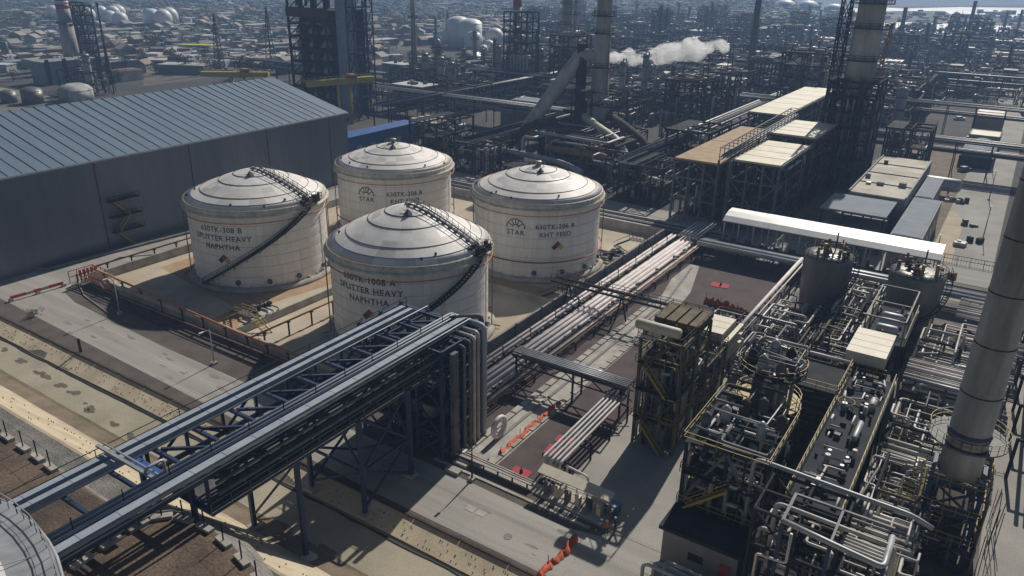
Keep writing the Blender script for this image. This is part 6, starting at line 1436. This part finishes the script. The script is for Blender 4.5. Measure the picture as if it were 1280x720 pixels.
# ------------------------------------------------------------------ look-alike blocks filling the refinery
def part(t, m, name, mm): return m.build(name, mm, t)
def v_frame(seed, w=18, d=14, h=14, L=3):
    rr = random.Random(seed); t = T('process_unit', 'x', 'process unit', 0, 0)
    Z = [h*(k+1)/L for k in range(L)]; X = [-w/2, -w/6, w/6, w/2]; Y = [-d/2, 0, d/2]
    part(t, lattice(MB(), X, Y, Z, .5, True), 'steel_frame', rr.choice(['steel_dark', 'steel_brown']))
    for z in Z: part(t, MB().box(-w/2, (w/2*rr.uniform(-.2, 1) if z != Z[-1] else -w*.2), -d/2-1, d/2, z+.3, z+.4), 'deck', 'steel_dark')
    for k in range(5): horiz_vessel(t, rr.uniform(-w/2+2, w/2-2), rr.uniform(-d/2+1, d/2-1), h+1.2, rr.uniform(2, 4), rr.uniform(.4, .8), rr.choice('xy'), rr.choice(['galv', 'insulation', 'steel_grey', 'steel_brown']), 'drum')
    for k in range(4): MB().tube([(a_ := rr.uniform(-w/2, w/2), b_ := rr.uniform(-d/2, d/2), h), (a_, b_, h+rr.uniform(2, 5))], .2, 6).build('vent_pipe', rr.choice(['galv', 'steel_dark']), t)
    maze(t, rr, (-w/2, w/2, -d/2, d/2, h+.3, h+1.8), 12, (.12, .18, .25), legs=False)
    for z in Z: m = MB(); m.rail([(-w/2, -d/2-1, z+.4), (w/2, -d/2-1, z+.4), (w/2, d/2, z+.4)], 1.1, 3, .12); part(t, m, 'handrail', 'steel_grey')
    for k in range(7):
        z = rr.choice([0]+Z[:-1])+1.8; horiz_vessel(t, rr.uniform(-w/2+2, w/2-2), rr.uniform(-d/2+1, d/2-1), z, rr.uniform(2, 5), rr.uniform(.6, 1.3), rr.choice('xy'), rr.choice(['galv', 'insulation', 'steel_grey']), 'drum')
    maze(t, rr, (-w/2, w/2, -d/2-2, d/2, 2, h), 22, (.15, .22, .35))
    return t
def v_columns(seed, n=4, h=24):
    rr = random.Random(seed); t = T('column_group', 'x', 'columns', 0, 0)
    for k in range(n):
        x, y, r, z = -8+k*5+rr.uniform(-1, 1), rr.uniform(-4, 4), rr.uniform(.8, 1.8), h*rr.uniform(.55, 1)
        vert_vessel(t, x, y, 1.5, z, r, rr.choice(['galv', 'insulation', 'steel_grey', 'tank_grey']), [z*f for f in (.3, .55, .8, .95)], 'column', 'steel_dark')
        MB().pipe([(x+r+.4, y-.5, 1), (x+r+.4, y-.5, z+.8), (x, y, z+.8), (x, y, z)], .25, 6).build('overhead_pipe', 'galv', t)
    part(t, lattice(MB(), [-11, -4, 3, 10], [-6, 6], [5, 10], .4, True), 'steel_frame', 'steel_dark')
    maze(t, rr, (-11, 10, -7, 6, 2, 10), 18, (.15, .25, .35)); return t
def v_rack(seed, L=44, tiers=2):
    rr = random.Random(seed); t = T('pipe_rack', 'x', 'pipe rack', 0, 0)
    for ti in range(tiers):
        for k in range(8): r = rr.choice([.15, .22, .32, .42]); MB().tube([(-L/2, -4+k*1.05, 6+r+ti*3), (L/2*rr.choice([1, 1, .5]), -4+k*1.05, 6+r+ti*3)], r, 6).build('pipe', rr.choice(['galv', 'insulation', 'steel_grey', 'steel_dark']), t)
    part(t, lattice(MB(), [-L/2+1+k*(L-2)/5 for k in range(6)], [-4.6, 4.2], [5.8, 8.8], .4, False), 'steel_frame', 'steel_dark')
    for k in range(4): part(t, MB().box(-L/2+3+k*10, -L/2+9+k*10, -4, 4, 11, 12), 'fan_bay', rr.choice(['steel_grey', 'beige_panel', 'steel_dark']))
    maze(t, rr, (-L/2, L/2, -9, 9, 1, 6), 16, (.15, .25, .35)); return t
def v_yard(seed):
    rr = random.Random(seed); t = T('exchanger_yard', 'x', 'process unit', 0, 0)
    for k in range(12): horiz_vessel(t, rr.uniform(-16, 16), rr.uniform(-10, 10), rr.uniform(1.5, 4), rr.uniform(3, 7), rr.uniform(.6, 1.2), rr.choice('xy'), rr.choice(['galv', 'insulation', 'steel_grey', 'tank_grey', 'pipe_rust']), 'exchanger')
    maze(t, rr, (-18, 18, -12, 12, 1.5, 6), 30, (.15, .25, .35)); part(t, lattice(MB(), [-17, -6, 6, 17], [-11, 0, 11], [4.5], .35, False), 'steel_frame', 'steel_brown')
    vert_vessel(t, rr.uniform(-12, 12), 4, 1, 12, 1.4, 'insulation', (6, 10), 'column'); return t
def v_hall(seed):
    rr = random.Random(seed); t = T('plant_building', 'x', 'building', 0, 0); w, d, h = rr.uniform(12, 20), rr.uniform(9, 14), rr.uniform(5, 9)
    part(t, MB().box(-w/2, w/2, -d/2, d/2, 0, h), 'wall', rr.choice(['wall_grey', 'beige_panel', 'steel_brown'])); part(t, MB().box(-w/2-.3, w/2+.3, -d/2-.3, d/2+.3, h, h+.4), 'roof', rr.choice(['flat_roof', 'blue_grey_roof', 'galv', 'white_roof']))
    for k in range(5): part(t, MB().cbox(rr.uniform(-w/3, w/3), rr.uniform(-d/3, d/3), h+.4, rr.uniform(.8, 2.4), rr.uniform(.8, 1.8), rr.uniform(.5, 1.4)), 'roof_unit', rr.choice(['galv', 'steel_grey', 'steel_brown']))
    for k in range(4): part(t, MB().box(-w/2+1+k*w/4.4, -w/2+2.4+k*w/4.4, -d/2-.08, -d/2, h*.4, h*.7), 'window', 'glass')
    maze(t, rr, (-w/2-5, w/2+5, -d/2-5, -d/2-1, 1, 5), 14, (.15, .25)); return t
protos = [('frame', v_frame(1), 'dark multi-storey process frame'), ('frame', v_frame(2, 14, 12, 20, 4), 'tall narrow process frame'), ('frame', v_frame(3, 24, 12, 10, 2), 'wide two-storey process frame'),
          ('cols', v_columns(4), 'cluster of four ringed columns'), ('cols', v_columns(5, 3, 18), 'cluster of three shorter ringed columns'), ('rack', v_rack(6), 'pipe rack with fan bays'), ('rack', v_rack(7, 40, 1), 'single-level pipe rack'),
          ('yard', v_yard(8), 'ground-level exchanger yard'), ('yard', v_yard(9), 'crowded drum yard with one column'), ('hall', v_hall(10), 'small plant hall'), ('hall', v_hall(12), 'plain plant hall'), ('frame', v_frame(14, 12, 14, 27, 6), 'high dark reactor frame')]
KEEP = [(-140, -105, 168, 192), (-122, -84, 184, 230), (-66, -34, 160, 222), (-70, -50, 222, 292), (-38, -8, 160, 236), (-14, -1, 160, 420), (-52, -18, 205, 245), (-176, -147, 155, 256), (-242, -200, 186, 236), (-300, -262, 198, 228)]
def zone(x, y):
    v = Vector((x, y, 5-CAMH)); px = 640+FPX*v.dot(SX)/v.dot(Fw)
    d = math.hypot(x, y)
    side = 'at the left edge of the plant' if px < 140 else 'beyond the warehouse' if px < 360 else 'right of the pale-panelled block' if px < 520 else 'around the silver ringed column' if px < 640 else 'left of the banded stack' if px < 730 else 'behind the steam plume' if px < 930 else 'left of the broad pale stack' if px < 1040 else 'right of the broad pale stack' if px < 1150 else 'near the right edge of the plant'
    dep = 'near' if d < 260 else 'mid-distance' if d < 380 else 'distant' if d < 560 else 'faint hazy'
    return px, '%s, %s' % (dep, side)
rr = random.Random(2024); used = set(); n = 0
step = 25; cells = []
X = -470
while X < 330:
    Y = 186
    while Y < 860:
        cells.append((X+rr.uniform(-4, 4), Y+rr.uniform(-4, 4))); Y += step if Y < 500 else step*1.5
    X += step if True else 0
cells.sort(key=lambda c: math.hypot(*c))
for (x, y) in cells:
    px, zn = zone(x, y); v = Vector((x, y, -CAMH)); dep_ = v.dot(Fw); py = 360-FPX*v.dot(SY)/dep_
    if not (-40 < px < 1320) or py < 22: continue
    if px < 470 and math.hypot(x, y) > 330 and not (px < 140 and math.hypot(x, y) < 420): continue      # town instead
    if px < 660 and math.hypot(x, y) > 420: continue
    if px > 1040 and py < 40: continue
    if px < 360 and x > -215: continue
    if px < 140 and math.hypot(x, y) > 400: continue
    if any(a-9 < x < b+9 and c-7 < y < d+7 for a, b, c, d in KEEP): continue
    if n > 430: break
    if math.hypot(x, y) < 420 and px > 470 and rr.random() < .3: k = rr.choice([1, 3, 4, 11])
    elif 170 < px < 470: k = rr.choice([6, 7, 8, 9, 10])
    else: k = rr.choices(range(11), [3, 1.2, 3, 1.6, 1.6, 3, 2.4, 3, 3, 1.2, 1.2])[0]
    kind, p, lab = protos[k]; rz = rr.choice([0, 0, math.pi/2, math.pi])
    L_ = '%s, %s' % (lab, zn)
    L_ = ' '.join(L_.split()[:16])
    if k not in used: used.add(k); p.location = (x, y, 0); p.rotation_euler = (0, 0, rz); p['label'] = L_; p['group'] = L_
    else: dup(p, (x, y, 0), rz, L_, L_)
    n += 1
print('fill units', n)
def ordinals(objs, plural):
    objs.sort(key=lambda o: (o.location.x*SX.x+o.location.y*SX.y)/(o.location.x*Fw.x+o.location.y*Fw.y-CAMH*Fw.z))
    for i, o in enumerate(objs):
        if len(objs) > 1: o['label'] = ' '.join(('%s from left, %s' % (ORD[i] if i < 20 else ('twenty-', 'thirty-', 'forty-', 'fifty-', 'sixty-')[i//20-1 if i < 30 else i//10-2]+(ORD[i % 10] if i % 10 < 9 else 'tenth'), plural)).split()[:16])
def label_groups(names):
    g = {}
    for o in scene.collection.objects:
        if o.parent is None and o.get('group') and o.name.split('.')[0] in names: g.setdefault(o['group'], []).append(o)
    for k, v in g.items(): ordinals(v, k)


# ------------------------------------------------------------------ town, trees, hills, water
struct('town_ground', MB().poly([(-6000, -500), (-150, 40), (-240, 165), (-470, 420), (-330, 560), (-400, 1000), (-900, 4000), (-6000, 4000)], -.012) if False else MB().poly([(-245, 160), (-430, 335), (-335, 505), (-335, 1000), (400, 1000), (400, 1001), (1200, 6000), (-6000, 6000), (-6000, -400)], -.012), 'town_ground')
def house(kind, k):
    w, d, h = ((9, 12, 6), (14, 10, 9), (26, 12, 5), (40, 18, 6))[kind]; w *= .62; d *= .62; h *= .7; t = T('house' if kind < 2 else 'depot', 'x', 'building', 0, 0)
    MB().box(-w/2, w/2, -d/2, d/2, 0, h).build('wall', 'town%d' % (k % 6), t)
    if kind < 2: MB().add([(-w/2-.4, -d/2-.4, h), (w/2+.4, -d/2-.4, h), (w/2+.4, d/2+.4, h), (-w/2-.4, d/2+.4, h), (0, -d/2-.4, h+2.4), (0, d/2+.4, h+2.4)], [(0, 1, 4), (2, 3, 5), (1, 2, 5, 4), (3, 0, 4, 5), (3, 2, 1, 0)]).build('roof', ('town2', 'town4')[k % 2], t)
    else: MB().box(-w/2-.3, w/2+.3, -d/2-.3, d/2+.3, h, h+.5).build('roof', 'town%d' % ((k+1) % 6), t)
    return t
hp = [house(i % 4, i) for i in range(12)]; rr = random.Random(55); hu = set()
NAMES = ['small white-walled house', 'mid-sized pale block', 'low rust-roofed depot', 'long slate-roofed depot', 'small tan house', 'dark mid-sized block', 'low white-roofed depot', 'long pale-roofed depot', 'small brown-red house', 'slate-blue mid-sized block', 'low tan-roofed depot', 'long dark-roofed depot']
for k in range(270):
    px = rr.uniform(-10, 660) if rr.random() < .85 else rr.uniform(600, 900); py = 14+rr.random()**1.4*78 if px < 480 else 24+rr.random()*34
    x, y = at(px, py)
    if math.hypot(x, y) < 345: continue
    i = rr.randrange(12); L_ = '%s in the hazy town, %s' % (NAMES[i], 'left of the tapering mast' if px < 135 else 'beyond the warehouse' if px < 360 else 'around the white tanks' if px < 640 else 'in the upper middle')
    rz = rr.choice([0, .5, 1.57, 1.2])
    if i not in hu: hu.add(i); hp[i].location = (x, y, 0); hp[i]['label'] = L_; hp[i]['group'] = L_; hp[i].rotation_euler = (0, 0, rz)
    else: dup(hp[i], (x, y, 0), rz, L_, L_)
mbs = [MB() for _ in range(6)]
for k in range(7000):
    px = rr.uniform(-20, 1300); py = 1+rr.random()**1.2*85
    if px > 480 and py > 40: continue
    if px > 900 and (py < 16 or rr.random() < .6): continue
    if py < 12 and rr.random() < .3: continue
    x, y = at(px, py)
    if math.hypot(x, y) < 345: continue
    s_ = rr.uniform(.25, .65)*(1+math.hypot(x, y)/2500); w, d = rr.uniform(5, 16)*s_, rr.uniform(5, 12)*s_
    if rr.random() < .08: w *= 3
    mbs[rr.choice((0, 1, 2, 3, 4, 4, 5))].cbox(x, y, 0, w, d, rr.uniform(3, 7)*s_, rr.uniform(0, 3))
for k, m in enumerate(mbs): struct('distant_town', m, 'town%d' % k, 'stuff')
# white row houses on the skyline slope upper left
t0 = None
# trees: trunk + crown of many leaf clumps
def tree(seed, h=7):
    rr = random.Random(seed); t = T('tree', 'x', 'tree', 0, 0)
    m = MB().tube([(0, 0, 0), (.1, 0, h*.4), (.2, .1, h*.7)], [.3, .2, .08], 6)
    for k in range(4): a = k*1.6; m.tube([(0.1, 0, h*.35+k*.3), (1.4*math.cos(a), 1.4*math.sin(a), h*.6+k*.2)], [.12, .04], 5)
    m.build('trunk', 'trunk', t); c = MB()
    cl = [(rr.gauss(0, 1.3), rr.gauss(0, 1.3), h*.65+rr.gauss(0, 1.2), rr.uniform(.7, 1.4)) for _ in range(11)]
    for (x, y, z, r) in cl:
        for k in range(46):
            v = Vector((rr.gauss(0, 1), rr.gauss(0, 1), rr.gauss(0, 1))).normalized()*r*rr.uniform(.6, 1.1); p = Vector((x, y, z))+v
            d = Vector((rr.uniform(-1, 1), rr.uniform(-1, 1), rr.uniform(-1, 1)))*.45; e = Vector((rr.uniform(-1, 1), rr.uniform(-1, 1), rr.uniform(-1, 1)))*.45
            c.add([p, p+d, p+e], [(0, 1, 2)])
    c.build('crown', ('leaves', 'leaves_dark')[seed % 2], t); return t
tp = [tree(i) for i in range(3)]; tu = set()
for k in range(150):
    px = rr.uniform(0, 640); py = 20+rr.random()**1.3*85; x, y = at(px, py)
    if math.hypot(x, y) < 300 or x > -235: continue
    i = rr.randrange(3); L_ = ('broad green tree', 'dark bushy tree', 'light green round tree')[i]+' among the roofs, '+('left of the tapering mast' if px < 135 else 'beyond the warehouse' if px < 360 else 'around the white tanks')
    if i not in tu: tu.add(i); tp[i].location = (x, y, 0); tp[i]['label'] = L_; tp[i]['group'] = L_
    else: dup(tp[i], (x, y, 0), rr.uniform(0, 6), L_, L_, (s_,)*3 if (s_ := rr.uniform(.8, 1.7)) else None)
# woods in patches
m = MB()
for k in range(420):
    px = rr.uniform(-20, 1000); py = rr.uniform(2, 66) if px < 400 else rr.uniform(2, 34); cx_, cy_ = at(px, py)
    if math.hypot(cx_, cy_) < 420: continue
    sc = 1+math.hypot(cx_, cy_)/700
    for j in range(16):
        x = cx_+rr.gauss(0, 9*sc); y = cy_+rr.gauss(0, 5*sc); hh = rr.uniform(2, 4)*sc*.6; r = rr.uniform(2, 4)*sc*.75
        prof = [(r*.5, hh*.1), (r, hh*.4), (r*.8, hh*.75), (r*.2, hh)]; nn = 6; vs = []
        for q, z in prof:
            for i in range(nn): a = 6.283*i/nn; f = rr.uniform(.7, 1.2); vs.append((x+q*f*math.cos(a), y+q*f*math.sin(a), z*rr.uniform(.85, 1.1)))
        m.add(vs, [(i*nn+j2, i*nn+(j2+1) % nn, (i+1)*nn+(j2+1) % nn, (i+1)*nn+j2) for i in range(3) for j2 in range(nn)]+[tuple(3*nn+j2 for j2 in range(nn))])
struct('woods', m, 'leaves_dark', 'stuff')
# hills: rising terrain beyond the plant
m = MB(); vs = []; na, nrr = 90, 26
from mathutils import noise
for i in range(nrr):
    r = 1080*(1+i*.16)**1.15
    for j in range(na):
        a = R(50+120*j/(na-1)); x, y = r*math.cos(a), r*math.sin(a); ramp = min(1, max(0, (r-1150)/2600)); lf = min(1, max(0, (math.degrees(a)-104)/16))
        vs.append((x, y, -.5+ramp*lf*(18+44*(.5+.5*noise.noise(Vector((x*.0016, y*.0016, 3)))))))
m.add(vs, [(i*na+j, i*na+j+1, (i+1)*na+j+1, (i+1)*na+j) for i in range(nrr-1) for j in range(na-1)], True); struct('hills', m, 'forest')
def patch(px): return [at(*p) for p in px]
struct('water', MB().poly(patch(((880, 2), (905, 12), (960, 17), (1040, 18), (1062, 9), (1290, 7), (1290, -22), (1050, -30), (880, -28))), .35), 'water')
struct('shore', MB().poly(patch(((1062, 11), (1100, 9), (1130, 11), (1200, 9), (1290, 10), (1290, 24), (1250, 20), (1190, 19), (1180, 14), (1120, 14), (1066, 16))), .3), 'salt')
struct('salt_flats', MB().poly(patch(((1066, 30), (1130, 28), (1215, 31), (1290, 34), (1290, 38), (1200, 42), (1120, 40), (1070, 44))), .3), 'salt')
struct('scrub_field', MB().poly(patch(((700, 24), (812, 24), (812, 36), (770, 42), (700, 38))), .3), 'dirt')
struct('railway_yard', MB().poly([at(*p) for p in ((180, 108), (360, 84), (362, 72), (230, 82), (175, 92))], .02), 'gravel')
a = at(248, 66); t = T('container', 'lime yellow flat canopy in the town beyond the warehouse', 'canopy', a[0], a[1]); MB().cbox(a[0], a[1], 4.6, 22, 9, .6, .5).build('roof', 'lime', t)
for u in (-8, 0, 8): MB().beam((a[0]+u*.88, a[1]+u*.48, 0), (a[0]+u*.88, a[1]+u*.48, 4.6), .5).build('post', 'white_paint', t)

# ------------------------------------------------------------------ steam plume (a volume)
def steam(name, label, pts, seed):
    rr = random.Random(seed); bm = MB()
    for (x, y, z, r) in pts:
        vs = []; nn, mm = 14, 9
        for i in range(mm+1):
            for j in range(nn):
                th, ph = math.pi*i/mm, 2*math.pi*j/nn; d = Vector((math.sin(th)*math.cos(ph), math.sin(th)*math.sin(ph), math.cos(th)))
                q = r*(1+.35*noise.noise(Vector((x, y, z))*.2+d*2.2)); vs.append((x+d.x*q, y+d.y*q, z+d.z*q*.85))
        bm.add(vs, [(i*nn+j, (i+1)*nn+j, (i+1)*nn+(j+1) % nn, i*nn+(j+1) % nn) for i in range(mm) for j in range(nn)], True)
    o = bm.build(name, 'steel_grey'); tag(o, label, 'steam')
    rm = o.modifiers.new('r', 'REMESH'); rm.mode = 'VOXEL'; rm.voxel_size = .8
    bpy.context.view_layer.update(); me = bpy.data.meshes.new_from_object(o.evaluated_get(bpy.context.evaluated_depsgraph_get())); o.modifiers.clear(); o.data = me
    mt = bpy.data.materials.new(name); mt.use_nodes = True; n_ = mt.node_tree; n_.nodes.remove(n_.nodes['Principled BSDF']); pv = n_.nodes.new('ShaderNodeVolumePrincipled')
    pv.inputs['Color'].default_value = (.99, .99, .99, 1); pv.inputs['Anisotropy'].default_value = .6
    tc = n_.nodes.new('ShaderNodeTexCoord'); nz = n_.nodes.new('ShaderNodeTexNoise'); nz.inputs['Scale'].default_value = .3; nz.inputs['Detail'].default_value = 7; nz.inputs['Roughness'].default_value = .65; mr = n_.nodes.new('ShaderNodeMapRange')
    mr.inputs[1].default_value = .33; mr.inputs[2].default_value = .55; mr.inputs[3].default_value = .0; mr.inputs[4].default_value = .4
    n_.links.new(tc.outputs['Object'], nz.inputs[0]); n_.links.new(nz.outputs[0], mr.inputs[0]); n_.links.new(mr.outputs[0], pv.inputs['Density']); n_.links.new(pv.outputs[0], n_.nodes['Material Output'].inputs['Volume'])
    me.materials.clear(); me.materials.append(mt); return o
x0, y0 = at(760, 90, 14); rr = random.Random(1); P_ = []
for k in range(26):
    f = k/25; P_.append((x0+f*44+rr.uniform(-1.5, 1.5), y0+f*18+rr.uniform(-2, 2), 19+f*6+rr.uniform(-1.5, 1.5)*(1+f), (2.6+f*2.0)*rr.uniform(.75, 1.2)*(1 if f < .8 else .55)))
steam('steam_plume', 'white steam plume drifting right from the banded stack', P_, 3)

# ------------------------------------------------------------------ haze
hz = MB().box(-6500, 1600, -120, 6200, -2.2, 68); o = hz.build('haze', 'steel_grey'); o['kind'] = 'stuff'
mt = bpy.data.materials.new('haze'); mt.use_nodes = True; n_ = mt.node_tree; n_.nodes.remove(n_.nodes['Principled BSDF']); pv = n_.nodes.new('ShaderNodeVolumePrincipled')
pv.inputs['Color'].default_value = (.34, .52, .84, 1); pv.inputs['Density'].default_value = .00042; pv.inputs['Anisotropy'].default_value = .15
n_.links.new(pv.outputs[0], n_.nodes['Material Output'].inputs['Volume']); o.data.materials.clear(); o.data.materials.append(mt)

label_groups(('process_unit', 'column_group', 'pipe_rack', 'exchanger_yard', 'plant_building', 'house', 'depot', 'tree', 'roof_unit'))
